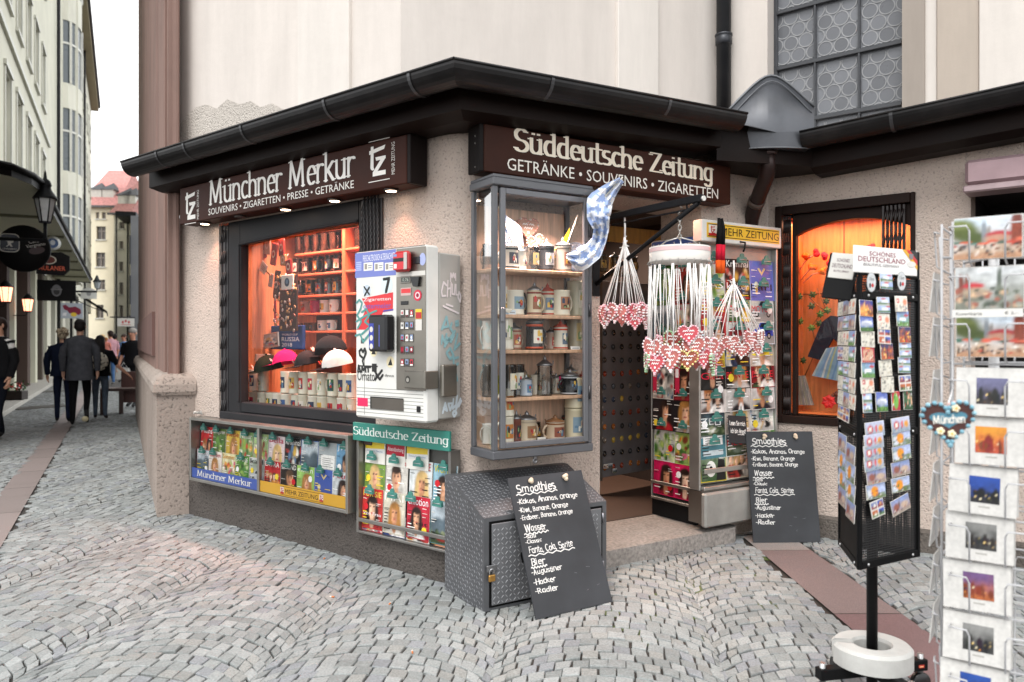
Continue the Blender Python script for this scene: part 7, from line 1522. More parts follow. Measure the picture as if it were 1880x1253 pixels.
        gx, gz = 30, 22; P.bg('#b99c80', '#c9d6e2', .2); E(.15, .68, .22, .26, '#55602e', .4, .2); E(.05, .85, .2, .12, '#6f7a44', .5); E(.33, .5, .18, .16, '#48552a', .5); E(.45, .66, .025, .3, '#7f868c', .3); E(.52, .6, .03, .2, '#8f8a86', .3); E(.68, .56, .2, .09, '#ab3038', .25); E(.66, .47, .2, .09, '#b58a74', .4); B(.84, 1.2, .28, .9, '#86402f', .04, .4); E(.93, .94, .08, .1, '#6a352c', .3)
        for k in range(8): E(.04+k*.135, R_(.36, .43), .085, .035, ['#3f6a5a', '#c9563a', '#5a7a74', '#d0604a', '#c4523a', '#3a5a50', '#c24a3a', '#cf6a50'][k], .35)
        B(-1, 2, -1, .14, '#b0876a', .1, .3); dots(40, .08, .34, ['#2a2a22', '#4a3426', '#d9ccc0', '#a8402f', '#2b2f3a', '#e6e0d8', '#7a4a34'], .028, .5)
    elif kind == 'town':
        gx, gz = 30, 22; P.bg('#7a7c70', '#cdd0d2', .25); E(.08, .56, .04, .3, '#7a4438', .25); E(.17, .56, .04, .28, '#7f4a3c', .25); E(.27, .56, .16, .08, '#b8323c', .25); E(.3, .4, .2, .12, '#a8967f', .4); E(.655, .6, .035, .42, '#5d655c', .3); E(.655, .35, .07, .25, '#6a7064', .4); dots(44, .02, .5, ['#5a6250', '#a08a7a', '#c9a98a', '#4a5248', '#8f948a', '#9a5a4a'], .05, .5)
    a0, a1, b0, b1 = area_; P.lay(m, x0+W*a0, x0+W*a1, z0+H*b0, z0+H*b1, -.0006, gx, gz)
    if kind == 'small': rc(.45, .62, .14, .17, '#a9a6a0')
    return tag(m.build('postcard', M=M), label, 'postcard', group)
KINDTXT = {'castle': 'night castle', 'two': 'two strip stadium', 'love': 'red heart and sketch', 'arena': 'oval arena', 'plane': 'aircraft', 'red': 'red framed beer hall', 'night': 'night lights', 'sketch': 'grey sketch', 'map': 'green map on red', 'team': 'football team', 'banner': 'wide heart banner', 'sun': 'orange disc collage', 'square': 'town square', 'grid': 'four picture', 'small': 'small photo', 'market': 'market painting', 'town': 'town painting'}
def postcard_rack():
    A_, B_, C_ = Vector((1.323, 2.95, 0)), Vector((1.652, 3.139, 0)), Vector((1.405, 3.32, 0)); f = Fr(A_.xy, (B_-A_).xy); g = Fr(C_.xy, (A_-C_).xy); z0, z1 = .576, 1.70; cen = (A_+B_+C_)/3
    root = thing('postcard_rack', 'black perforated postcard stand on a concrete ring foot', 'postcard stand', T(cen)); K = T(-cen); rnd = random.Random(77)
    def face(fr, w, hd):
        q = MB('darkpaint', C('#0d0d0e')); q.M = K @ fr.M
        for x0, x1 in ((0, .014), (w-.014, w)): q.box(x0, x1, -.006, .012, z0, z1, .002)
        for z in (z0, (z0+z1)/2-.065, z1-.09): q.box(.0145, w-.0145, -.005, .01, z, z+.03, .002)
        q.set('alu', '#c9c9c9')
        for z in (z0+.015, (z0+z1)/2-.05, z1-.075):
            for x in (.05, w-.05): q.M = K @ fr.M @ T((x, -.006, z)); q.ball((0, 0, 0), .006, .004, .006, 8, 4)
        q.build('side_frame', root)
        q = MB('perforated'); q.rect(.0, w-.0, 0, z1-z0, 0); q.build('perforated_panel', root, K @ fr.M @ T((0, .004, z0)))
    w, wg = (B_-A_).length, (A_-C_).length; face(f, w, 1); face(g, wg, 0); h_ = Fr(B_.xy, (C_-B_).xy); face(h_, (C_-B_).length, 0)
    # solid closing strip at the bottom left
    q = MB('darkpaint', C('#0c0c0d')); q.M = K @ g.M; q.rect(.014, wg-.014, z0+.03, z0+.30, -.001); q.build('side_sheet', root)
    # header cards
    s0, s1 = f.s(1568, -.01), f.s(1684, -.01); zt, zb = f.z(1568, 450, -.01), f.z(1570, 500, -.01); ww, hh = s1-s0, zt-zb
    hd = MB('paper', C('#e9e7e4')); hd.box(0, ww, 0, .006, 0, hh, .002); hd.set(col='#8f2c4a'); text(hd, 'SCHÖNES', ww*.23, ww*.64, hh*.66, hh*.86, -.001); text(hd, 'DEUTSCHLAND', ww*.06, ww*.80, hh*.43, hh*.62, -.001); hd.set(col='#7a7478'); text(hd, 'BEAUTIFUL GERMANY', ww*.14, ww*.70, hh*.27, hh*.37, -.001)
    for k, c in enumerate(('#d8a42a', '#c22a2c', '#1a1a1a')): a = ww*(.75+k*.06); hd.poly([(a, -.0008-k*5e-5, hh), (a+ww*.1, -.0008-k*5e-5, hh), (ww, -.0008-k*5e-5, hh-(ww-a-ww*.1)*.8), (ww, -.0008-k*5e-5, hh-(ww-a)*.8)], c)
    hd.prism([(ww*.86, hh*.86), (ww*.93, hh*.86), (ww*.93, hh*.7), (ww*.895, hh*.62), (ww*.86, hh*.7)], -.0014, -.0012); hd.ell(ww*.9, hh*.45, ww*.07, hh*.12, -.0012, 16, '#d9d7d2')
    hd.build('header', root, K @ f.m(s0, -.01, zb))
    hd = MB('paper', C('#c9c6c0')); wl = .095; hd.box(0, wl, 0, .005, 0, hh*1.0, .002); hd.set(col='#5a3a48'); text(hd, 'SCHÖNES', wl*.25, wl*.75, hh*.66, hh*.82, -.001); text(hd, 'DEUTSCHLAND', wl*.1, wl*.9, hh*.42, hh*.58, -.001); text(hd, 'BEAUTIFUL GERMANY', wl*.2, wl*.8, hh*.25, hh*.33, -.001); hd.set('darkpaint', '#141415'); hd.box(-.01, wl+.01, .006, .02, -hh*.8, hh, .003)
    HL = Fr((1.235, 3.12), (.62, -.42)); hd.build('header', root, K @ HL.m(.035, 0, zb-.005) @ RX(-8) @ RY(9))
    q = MB('darkpaint', C('#101011')); q.M = K @ f.M; q.box(0, w, -.004, .01, z1-.0, zt-.002, .003); q.build('header_frame', root)
    q = MB('darkpaint', C('#161617')); q.tube([(0, 0, .06), (0, 0, z1+.05)], .021, 14); q.build('pole', root)
    # concrete ring weight with a slot, on a castored cross
    q = MB('concrete', C('#b9b8b4')); n = 40; R, r = .152, .070; P = []
    for k in range(n+1): t = math.radians(188+344*k/n); P.append((R*math.cos(t), R*math.sin(t)))
    for k in range(n+1): t = math.radians(171+360-(322)*k/n-10); P.append((r*math.cos(t), r*math.sin(t)))
    za, zb_ = .147, .226; b = .012; sc_ = lambda p, e: (p[0]*(1-e), p[1]*(1-e)); n2 = len(P); mid = n+1
    lo = q.pts([(x, y, za) for x, y in P]); l1 = q.pts([(x, y, zb_-b) for x, y in P]); l2 = q.pts([((x*(1-b/R) if i < mid else x*(1+b/r*.6)), (y*(1-b/R) if i < mid else y*(1+b/r*.6)), zb_) for i, (x, y) in enumerate(P)])
    for k in range(n2): k2 = (k+1) % n2; q.face([lo+k, lo+k2, l1+k2, l1+k], False); q.face([l1+k, l1+k2, l2+k2, l2+k], False)
    for k in range(n): q.face([l2+k, l2+k+1, l2+2*mid-1-(k+1), l2+2*mid-1-k])
    q.build('concrete_weight', root, RZ(-14))
    q = MB('darkpaint', C('#121213'))
    for a in (12, 102): q.M = RZ(a); q.box(-.245, .245, -.022, .022, .10 if a < 50 else .101, .145 if a < 50 else .1455, .003)
    q.build('cross_foot', root)
    for k in range(4):
        c = MB('plastic', C('#161617')); c.M = RZ(12+90*k) @ T((.225, 0, 0)); c.M = c.M @ T((0, 0, .045)) @ RX(90); c.lathe([(.001, -.014), (.038, -.014), (.044, -.009), (.044, .009), (.038, .014), (.001, .014)], 16); c.M = RZ(12+90*k) @ T((.225, 0, 0)); c.set('alu', '#a9a9a9'); c.tube([(0, 0, .08), (0, 0, .165)], .012, 8); c.build('caster', root)
    q = MB('paper', C('#c9483a')); q.M = RZ(12) @ T((.20, -.0228, .115)); q.rect(0, .025, 0, .012, 0); q.rect(.004, .02, .003, .006, -.0004, '#efd9a0'); q.build('label', root)
    # the cards
    sx = lambda u, v: f.at(u, v, -.012)
    def put(cu, cv, pw, ph, kind, lab, rot=0, c='#c23a44'):
        u, v = 1500+cu*.2713, 420+cv*.2713; s, z = sx(u, v); k_ = 1420/3.05*.93; postcard(lab, f.m(s, -.012-rnd.uniform(0, .004), z) @ RY(rot) @ RX(-4), pw*.2713/k_*1.12, ph*.2713/k_, kind, c, '#7a8a5a', 'postcards on the front of the black stand', rnd)
    rows = [[('castle', 332, 540), ('two', 446, 518), ('love', 565, 510)], [('arena', 332, 642), ('love', 450, 630), ('plane', 580, 608)], [('sketch', 345, 748), ('grid', 453, 727), ('night', 588, 720)], [('red', 340, 852), ('night', 468, 832), ('two', 595, 822)], [('plane', 342, 955), ('sketch', 464, 945), ('two', 590, 925)], [('love', 342, 1060), ('sketch', 477, 1055), ('grid', 592, 1045)]]
    for r_, row in enumerate(rows):
        for k, (kd, cu, cv) in enumerate(row): put(cu, cv, 110, 100, kd, '%s postcard, %s of %s row on the black stand' % (KINDTXT[kd], ('left', 'middle', 'right')[k], ORD[r_]), rnd.uniform(-2, 3))
    put(465, 358, 110, 98, 'two', 'two strip stadium postcard between the oval stickers of the black stand', 1)
    for k, (kd, cu, w_) in enumerate((('two', 338, 76), ('arena', 437, 102), ('map', 533, 74), ('team', 615, 78))): put(cu, 1178-k*6, w_, 122, kd, '%s postcard, upright in the seventh row, %s from left' % (KINDTXT[kd], ORD[k]), 1)
    for side, col in (('left', [('banner', 297, 160), ('banner', 290, 212), ('banner', 288, 258), ('banner', 290, 305), ('square', 302, 363), ('sun', 300, 427)]), ('right', [('banner', 407, 140), ('sun', 410, 198), ('sun', 410, 262), ('square', 408, 330), ('sun', 405, 398)])):
        for r_, (kd, cu, cv) in enumerate(col): put((1480+cu*.4255-1500)/.2713, (720+cv*.4255-420)/.2713, 105*1.568, 58*1.568, kd, '%s postcard, lower %s column of the black stand, %s down' % (KINDTXT[kd], side, ORD[r_]), rnd.uniform(-5, -2))
    put((1480+305*.4255-1500)/.2713, (720+502*.4255-420)/.2713, 72*1.568, 66*1.568, 'grid', 'small tilted card lowest on the left of the black stand', -10)
    put((1480+408*.4255-1500)/.2713, (720+487*.4255-420)/.2713, 105*1.568, 62*1.568, 'square', 'tilted wide card lowest on the right of the black stand', -14)
    for k, (cu, cv) in enumerate(((365, 363), (570, 355))):
        u, v = 1500+cu*.2713, 420+cv*.2713; s, z = sx(u, v); m = MB('print', C('#b9bcbe')); m.ell(0, 0, .028, .038, 0, 24); m.ell(0, 0, .024, .034, -.0003, 24, '#c9ccce'); m.set(col='#8a3a3a'); text(m, 'I love', -.013, .014, .006, .02, -.0008, '#4a4a4e'); m.ell(.006, -.012, .008, .008, -.0009, 10, '#c2363c'); m.ell(-.009, -.013, .006, .01, -.001, 10, '#4a4a50')
        m.M = Matrix(); tag(m.build('oval_sticker', M=f.m(s, -.014, z)), 'oval silver sticker at the upper %s of the black stand' % ('left', 'right')[k], 'sticker')
    # left side, seen at a slant
    for r_ in range(12):
        for k in range(3 if r_ < 8 else 2):
            up = r_ < 8; x = wg*(.18+.32*k) if up else wg*(.26+.46*k); z = z1-.115-r_*.062 if up else z0+.45-(r_-8)*.075-.02*k
            kd = rnd.choice(['sketch', 'square', 'grid', 'two', 'love', 'plane']) if up else ('sun' if r_ > 8 and r_ < 11 else 'square')
            if r_ == 7 and k == 2: continue
            postcard('%s postcard on the left side of the stand, %s of %s row' % (KINDTXT[kd], (('rear', 'middle', 'front') if up else ('rear', 'front'))[k], ORD[r_]), g.m(x, -.008-.002*k, z) @ RX(-4), wg*(.30 if up else .42), .058 if up else .072, kd, '#c23a44', '#7a8a5a', 'postcards on the left side of the black stand', rnd)
postcard_rack()

# ================================================================ WHITE WIRE CARD SPINNER
def spinner():
    f = Fr((1.348, 2.19), (.80, -.60)); root = thing('card_spinner', 'white wire greeting card spinner at the right edge of the photo', 'card spinner', f.m(0, .16, 0)); K = (f.m(0, .16, 0)).inverted(); rnd = random.Random(3)
    q = MB('paint', C('#d9d9da')); q.tube([(0, 0, .06), (0, 0, 1.78)], .014, 10); q.build('pole', root)
    q = MB('paint', C('#c9c9cb')); q.lathe([(.001, .002), (.24, .002), (.25, .02), (.2, .045), (.02, .07), (.001, .07)], 28); q.build('base', root)
    rows = [437, 530, 618, 722, 812, 905, 992, 1085, 1182, 1275]; zs = [f.z(1815, v, -.0) for v in rows]
    H = Fr(f.p(0, .16).xy, f.d.xy)
    q = MB('paint', C('#b5b5b7'))
    for a in range(4):
        q.M = RZ(90*a)
        for x in (-.092, .092): q.tube([(x, -.125, .25), (x, -.125, 1.80)], .0036, 6)
        for z in [z-.08 for z in zs]+[1.79]: q.tube([(-.092, -.125, z), (.092, -.125, z)], .003, 5)
        q.tube([(0, 0, .3), (.092, -.125, .3)], .004, 5); q.tube([(0, 0, 1.7), (.092, -.125, 1.7)], .004, 5)
    q.build('wire_frame', root)
    q = MB('paint', C('#b9b9bb'))
    for a in range(4):
        q.M = RZ(90*a); dp = .185 if a == 0 else .145
        for z in zs:
            for sg in (-1, 1): q.tube([(sg*.094, -.13, z+.03), (sg*.094, -dp, z+.035), (sg*.05, -dp-.005, z+.035), (sg*.043, -dp-.005, z+.02), (sg*.043, -dp, z-.065), (sg*.043, -.13, z-.075)], .0026, 6)
    q.build('card_holder', root)['kind'] = 'stuff'
    kinds = ['market', 'town', 'market', 'small', 'small', 'small', 'small', 'small', 'small', 'small']
    cc = [('', ''), ('', ''), ('', ''), ('#6a6a8a', '#3a3434'), ('#d9923a', '#b5523a'), ('#2a4a9a', '#2a2a2e'), ('#7f7f7d', '#3a3a3a'), ('#6a4f7a', '#a8603a'), ('#8a8a88', '#3c3c3c'), ('#2f4f9a', '#3a3236')]
    nm = ['uppermost market painting', 'town with spire painting', 'second market painting', 'white card with dusk towers', 'white card with orange market', 'white card with blue night view', 'white card with grey street photo', 'white card with violet dusk', 'white card with grey trees photo', 'lowest white card with blue night view']
    for k, z in enumerate(zs):
        w, h = (.168, .122) if k < 3 else (.168, .135); dx = rnd.uniform(-.006, .006)-(.004*k if k > 4 else 0)
        m = postcard('%s on the front of the white spinner' % nm[k], f.m(dx, .012, z+.002) @ RX(-5) @ RY(rnd.uniform(-1.5, 1.5)), w, h, kinds[k], *(cc[k] if cc[k][0] else ('#c23a44', '#7a8a5a')), 'cards on the front of the white spinner', rnd)
        pk = MB('paper', C('#bdbbb8')); pk.box(-w/2, w/2, .004, .022, -h/2, h/2, .001); tag(pk.build('card_pack', M=f.m(dx+.003, .0135, z+.004) @ RX(-5)), 'white pack of envelopes behind the %s' % nm[k], 'envelopes', 'envelope packs on the white spinner')
    m = MB('paper', C('#dcdad5')); m.box(-.085, .085, 0, .002, -.010, .012); m.set(col='#2b2b2d'); text(m, 'Kuvertkarte', -.075, -.012, -.004, .005, -.0006); text(m, '€ 2,–', .042, .075, -.004, .005, -.0006); tag(m.build('price_strip', M=f.m(0, -.03, f.z(1815, 576, -.03))), 'white price strip under the town painting', 'label')
    g = Fr(H.p(0, 0).xy, f.d.xy)
    for k, z in enumerate(zs[1:9]):
        b = postcard('card standing edge on at the left side of the white spinner, %s from the top' % ORD[k], f.m(0, .16, z) @ RZ(-90) @ T((0, -.155, 0)) @ RX(-6), .165, .12, 'small', rnd.choice(['#6a6a8a', '#d9923a', '#2a4a9a']), '#3a3434', 'cards on the left side of the white spinner', rnd)
    # blue gingerbread heart hung on it
    P = Vector(((1740-CX)/FPX*1.98, 1.98, CAMH+(CY-772)/FPX*1.98)); R_ = T(P) @ RZ(-12) @ RY(-4)
    h = heart('large pale blue bordered gingerbread heart hanging on the white spinner', R_, .124, '#4a2a26', '#79a7b8', '#8fb8c6', rib=None, words=False, seed=2)
    t = MB('matte', C('#4f8296')); t.prism([(x*.80, z*.42+.004) for x, z in heart_pts(.112)], -.0075, -.006); t.set('matte', '#efeae0'); write(t, 'München', -.036, .036, -.006, .020, -.0105, .07, .05, False)
    for x, z in ((.018, .03), (-.022, -.026), (.004, -.034)):
        t.set('matte', '#efe3c4')
        for k in range(5): t.ball((x+.006*math.cos(k*1.257), -.0095, z+.006*math.sin(k*1.257)), .0048, n=7, m=4)
        t.set('matte', '#e0b25a'); t.ball((x, -.012, z), .0035, n=6, m=4)
    t.build('icing_lettering', h)
    m = MB('lebkuchen', C('#7a4a44')); hp = heart_pts(.108); m.prism([(x, z) for x, z in hp], .012, .024); m.prism([(x*1.0+.004, z-.002) for x, z in hp], .028, .04); m.set('matte', '#c9a9a4')
    for k in range(0, 28): m.ball((hp[k][0], .02, hp[k][1]), .006, n=6, m=4); m.ball((hp[k][0]+.004, .036, hp[k][1]), .006, n=6, m=4)
    hk = tag(m.build('gingerbread_heart', M=R_), 'second gingerbread heart hidden behind the pale blue one on the spinner', 'gingerbread heart')
    m = MB('paint', C('#dcdcdd')); loc = R_.inverted() @ f.p(-.09, .035, P.z+.07); m.tube([(0, .0, .03), loc], .002, 5); m.build('ribbon', h)
spinner()
# ================================================================ THE ALLEY
ALD, ALN = Vector((-.452, .892, 0)), Vector((.892, .452, 0))
G = Fr((-2.89-.503*12, 12), (-.449, .893))              # left house front; y is into the house
def out(u, v, o, w_=None):
    """a point o metres in front of the left house front"""
    s, z = G.at(u, v, -o); return G.p(s, -o, z)
def facing(P): return Fr(P.xy, ALN.xy)                  # square across the alley, looking towards the square
def alley():
    rnd = random.Random(60)
    root = thing('town_house', 'tall grey beige house with rows of windows on the left of the alley', 'house', G.m(0, 0, 0)); IV = G.M.inverted()
    m = MB('facade', C('#d3d1c0')); S = lambda Z: (Z-12)/.893; s_end = S(70); rows = [(5.4, 8.1), (9.9, 11.9), (14.1, 16.2), (18.2, 20.2)]
    cols = [19.3, 21.4, 23.6, 25.7, 27.9, 42.5, 45, 47.6, 50.3, 53, 56, 59, 62, 65, 68]; holes = []
    for z0, z1 in rows:
        for Z in cols: holes.append((S(Z)-.55, S(Z)+.55, z0, z1))
    L = Fr((0, 0), (1, 0)); panel(m, L, -4, s_end, 3.9, 22.6, holes, 0, .28); m.build('wall', root)
    fr_ = MB('paint', C('#c9c8c0')); fr_.box(-.55, -.47, .16, .24, 0, 1); fr_.box(.47, .55, .16, .24, 0, 1); fr_.box(-.04, .04, .16, .22, 0, 1); fr_.box(-.469, .469, .16, .23, .60, .66); fr_.box(-.469, .469, .16, .24, 0, .04); fr_.box(-.469, .469, .16, .24, .96, 1); fm = fr_.mesh('window')
    sl = MB('paint', C('#bdbcb0')); sl.box(-.7, .7, -.08, .05, -.05, 0, .0); sl.box(-.66, -.555, -.04, .02, 0, 1.02); sl.box(.555, .66, -.04, .02, 0, 1.02); sl.box(-.70, .70, -.07, .03, 1.021, 1.07); sm_ = sl.mesh('sill')
    pn = MB('plastic', C('#4f565a')); pn.rect(-.5, .5, .02, .98, .26); pm = pn.mesh('pane')
    for z0, z1 in rows:
        for Z in cols:
            if z0 > 18 and Z < 30 and Z > 80: continue
            o = bpy.data.objects.new('window', fm); COLL.objects.link(o); o.parent = root; o.matrix_basis = T((S(Z), 0, z0)) @ SC(1, 1, z1-z0)
            for nm, me in (('pane', pm), ('sill', sm_)): c = bpy.data.objects.new(nm, me); COLL.objects.link(c); c.parent = o
    # rounded bay with tall windows
    b = MB('facade', C('#dddbcd')); n = 10; c0, hw, dp = S(38.2), 1.5, .75; P = [(c0-hw*math.cos(math.pi*k/n), -dp*math.sin(math.pi*k/n)) for k in range(n+1)]
    for z0, z1 in ((4.3, 5.6), (8.5, 9.6), (12.6, 13.8), (16.8, 18.2), (21, 22.5)): b.prismz([(c0-hw, .1)]+P+[(c0+hw, .1)], z0, z1)
    for k in (0, 3, 7, 10): b.prismz([(P[k][0]-.1, P[k][1]-.02), (P[k][0]+.1, P[k][1]-.02), (P[k][0]+.1, P[k][1]+.15), (P[k][0]-.1, P[k][1]+.15)], 5.6, 21)
    b.build('bay', root)
    b = MB('plastic', C('#666d72')); Q = [(c0-(hw-.06)*math.cos(math.pi*k/n), -(dp-.06)*math.sin(math.pi*k/n)) for k in range(n+1)]
    for z0, z1 in ((5.6, 8.5), (9.6, 12.6), (13.8, 16.8), (18.2, 21)):
        b.set('plastic', '#666d72'); b.prismz([(c0-hw+.1, .1)]+Q+[(c0+hw-.1, .1)], z0, z1); b.set('paint', '#dcdbd4')
        for k in (1.5, 5, 8.5): a_ = math.pi*k/n; x, y = c0-(hw+.0)*math.cos(a_), -(dp)*math.sin(a_); b.box(x-.05, x+.05, y-.05, y+.05, z0, z1)
        for zz in (z0+(z1-z0)*.62,):
            for k in range(n): 
                p, q = P[k], P[k+1]; b.poly([(p[0], p[1], zz), (q[0], q[1], zz), (q[0], q[1], zz+.1), (p[0], p[1], zz+.1)])
    b.build('window', root)
    e = MB('darkpaint', C('#17171a')); e.box(-4, s_end, -.75, .1, 22.6, 22.95); e.set('facade', '#9a8f78'); e.box(-4, s_end, -.6, .0, 22.3, 22.599); e.build('eave', root)
    e = MB('roof', C('#4a3a36')); e.prism([(0, 0)]*0 or [(-4, 22.96), (s_end, 22.96), (s_end, 23.4), (-4, 23.4)], -.5, 5); e.build('roof', root)
    for s_ in (S(33), S(40.9), S(55.5)): e = MB('darkpaint', C('#2a2a2c')); e.tube([(s_, -.12, .2), (s_, -.12, 22.4)], .07, 8); e.build('drainpipe', root)
    e = MB('paint', C('#b9b8aa')); e.box(-4, S(30), -.08, -.001, 8.95, 9.1); e.build('string_course', root)
    # shop fronts below
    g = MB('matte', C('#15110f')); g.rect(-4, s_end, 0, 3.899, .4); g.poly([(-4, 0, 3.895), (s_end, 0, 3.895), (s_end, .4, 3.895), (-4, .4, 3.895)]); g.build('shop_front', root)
    for Z, wd, c in ((19.0, .5, '#2a1a14'), (20.3, .34, '#c9c8b4'), (23.2, .75, '#4a3a33'), (25.2, .55, '#cfcdb8'), (27.2, .5, '#5a5148'), (29.5, 1.6, '#d2d0bd'), (33, 1.5, '#c9c7b6'), (37, 1.8, '#bdbbab'), (41.5, 1.6, '#d2d0c0'), (46, 2.5, '#c9c7b8'), (51, 2, '#bfbdb0'), (56, 2.4, '#c9c7b8'), (62, 2.6, '#c2c0b2')):
        p = MB('facade', C(c)); p.box(S(Z)-wd/2, S(Z)+wd/2, -.06, .39, 0, 3.88, .01); p.build('pier', root)
    k_ = MB('slab', C('#a8a49c')); k_.box(-4, S(40), -.55, .38, .0, .10, .01); k_.build('kerb_step', root)
    # canopy over the restaurant terrace
    cn = thing('canopy', 'wide restaurant canopy with black rim and pale green underside', 'canopy', G.m(0, 0, 0))
    a, e_ = S(12.9), S(34.2); R = 1.30; pl = [(a-2.2, 0)]+[(a-2.2+2.2*math.sin(math.radians(t)), -R*1.0*(1-math.cos(math.radians(t)))*1.0) for t in (30, 50, 70, 85)]
    pl = [(a-1.7, -.0), (a-1.6, -.55), (a-1.2, -1.0), (a-.6, -1.22), (a, -R), (e_, -R), (e_, 0)]
    q = MB('facade', C('#d6d8c0')); q.poly([(x, y, 4.10+.0*y) for x, y in pl]); 
    for k in range(1, 7): x = a+(e_-a)*k/7; q.set('paint', '#7f8069'); q.box(x-.03, x+.03, -R+.05, -.02, 4.04, 4.098)
    q.build('underside', cn)
    q = MB('darkpaint', C('#0f0f10'))
    for p, r_ in zip(pl, pl[1:]): q.poly([(p[0], p[1], 4.06), (r_[0], r_[1], 4.06), (r_[0], r_[1], 4.28), (p[0], p[1], 4.28)])
    q.poly([(x, y, 4.28) for x, y in pl]); q.tube([(x, y-.02, 4.22) for x, y in pl[:6]], .05, 6); q.build('rim', cn)
    # big street lantern
    P = out(83, 408, 1.36); k_ = P.y/FPX; F = facing(P); ln = thing('street_lantern', 'grey six sided street lantern in front of the canopy', 'street lamp', F.m(0, 0, P.z)); h = 62*k_
    q = MB('plastic', C('#cfd2d2')); q.lathe([(9*k_, 0), (17*k_, 42*k_)], 6, smooth=False); q.build('glass', ln)
    q = MB('darkpaint', C('#26282a')); 
    for t in range(6): a_ = math.pi*t/3; q.tube([(9*k_*math.cos(a_), 9*k_*math.sin(a_), 0), (17.3*k_*math.cos(a_), 17.3*k_*math.sin(a_), 42*k_)], .012, 5)
    q.lathe([(10*k_, -2*k_), (10*k_, 1*k_)], 6, smooth=False); q.lathe([(21*k_, 42*k_), (19*k_, 46*k_), (11*k_, 58*k_), (9*k_, 64*k_), (11*k_, 67*k_), (8*k_, 76*k_), (3*k_, 80*k_), (2*k_, 90*k_), (.001, 96*k_)], 12); q.build('cap', ln)
    q = MB('darkpaint', C('#1c1d1f')); q.tube([(0, 0, -1*k_), (0, 0, -28*k_), (-.05, 0, -34*k_), (-1.3, .0, -36*k_)], .03, 8); q.build('bracket_arm', ln)
    # hanging signs
    def sign_at(name, label, u, v, o, cat='sign'):
        P = out(u, v, o); F = facing(P); return thing(name, label, cat, F.m(0, 0, P.z)), P.y/FPX
    r, k = sign_at('round_sign', 'large round black hanging sign with beer and coffee lettering', 44, 457, .9)
    q = MB('darkpaint', C('#101011')); q.M = RX(90); q.lathe([(.001, -.05), (41*k, -.05), (43*k, -.03), (43*k, .03), (41*k, .05), (.001, .05)], 32); q.build('disc', r)
    q = MB('paper', C('#d8d6cf')); x, z, s_ = -22*k, 9*k, 15*k
    def rr(cx, cz, a, b, y, col): q.poly([(cx+math.copysign(abs(math.cos(t))**.5, math.cos(t))*a, y, cz+math.copysign(abs(math.sin(t))**.5, math.sin(t))*b) for t in [2*math.pi*j/24 for j in range(24)]], col)
    rr(x, z, 16*k, 17*k, -.052, '#cfcdc4'); rr(x, z, 14.5*k, 15.5*k, -.0525, '#1c2233'); q.set(col='#d9d7cf')
    q.poly([(x+a*k, -.053, z+b*k) for a, b in ((-6, -7), (-2, -4), (-3, 2), (-6, 4), (-4, 9), (1, 10), (4, 7), (2, 3), (7, 5), (6, 1), (2, -1), (5, -7), (2, -7), (0, -4), (-3, -7))]); text(q, 'LÖWENBRÄU', x-11*k, x+11*k, z-12.5*k, z-9*k, -.0535)
    q.M = T((18*k, 0, 8*k)) @ RY(-14); text(q, 'Caffè', -9*k, 7*k, 3*k, 10*k, -.053, '#e6e4de'); text(q, 'Vergnano', -15*k, 16*k, -6*k, 2*k, -.0535, '#e6e4de'); q.ell(0, -11*k, 13*k, 7*k, -.0525, 16, '#3a1518'); q.build('lettering', r)
    r, k = sign_at('beer_sign', 'black angular hanging sign with red beer lettering behind the round sign', 97, 484, 1.0)
    q = MB('darkpaint', C('#151314')); q.prism([(-26*k, -20*k), (18*k, -22*k), (27*k, -12*k), (27*k, 14*k), (14*k, 21*k), (-18*k, 19*k), (-27*k, 8*k)], -.03, .03); q.build('panel', r)
    q = MB('paper', C('#d9593a')); text(q, 'PAULANER', -26*k, 20*k, -13*k, -5*k, -.032, '#e0684a'); q.ell(-6*k, 6*k, 12*k, 8*k, -.0325, 18, '#c9c3b4'); q.ell(-6*k, 6*k, 10*k, 6.5*k, -.033, 18, '#5a2a22'); q.build('lettering', r)
    r, k = sign_at('round_badge', 'small white sign with blue disc above the angular beer sign', 97, 447, 1.05)
    q = MB('paint', C('#cfcfca')); q.M = RX(90); q.lathe([(.001, -.03), (13*k, -.03), (13*k, .03), (.001, .03)], 20); q.build('disc', r); q = MB('paper'); q.ell(0, 0, 9*k, 9*k, -.032, 18, '#4a6086'); q.ell(0, 1*k, 4*k, 5*k, -.0325, 12, '#c9cdd2'); q.build('emblem', r)
    r, k = sign_at('flag_sign', 'slanted white and green small sign under the beer sign', 106, 488, 1.1)
    q = MB('paint', C('#b9b8b0')); q.M = RY(38); q.box(-19*k, 19*k, -.02, .02, 1*k, 7*k); q.set(col='#2f6f5a'); q.box(-19*k, 12*k, -.021, .018, -8*k, .9*k); q.build('panel', r)
    r, k = sign_at('square_sign', 'black square hanging sign with a small grey emblem', 104, 534, 1.0)
    q = MB('darkpaint', C('#0e0e0f')); q.box(-31*k, 31*k, -.03, .03, -19*k, 19*k, .01); q.build('panel', r); q = MB('paint', C('#5a5a5c')); q.ell(0, 0, 8*k, 11*k, -.032, 16); q.ell(0, -2*k, 5*k, 6*k, -.0325, 12, '#1c1c1d'); q.rect(-9*k, 9*k, 1*k, 3*k, -.033, '#6a6a6a'); q.build('emblem', r)
    r, k = sign_at('animal_sign', 'pale hanging sign with a wine red animal and yellow disc', 132, 571, 1.0)
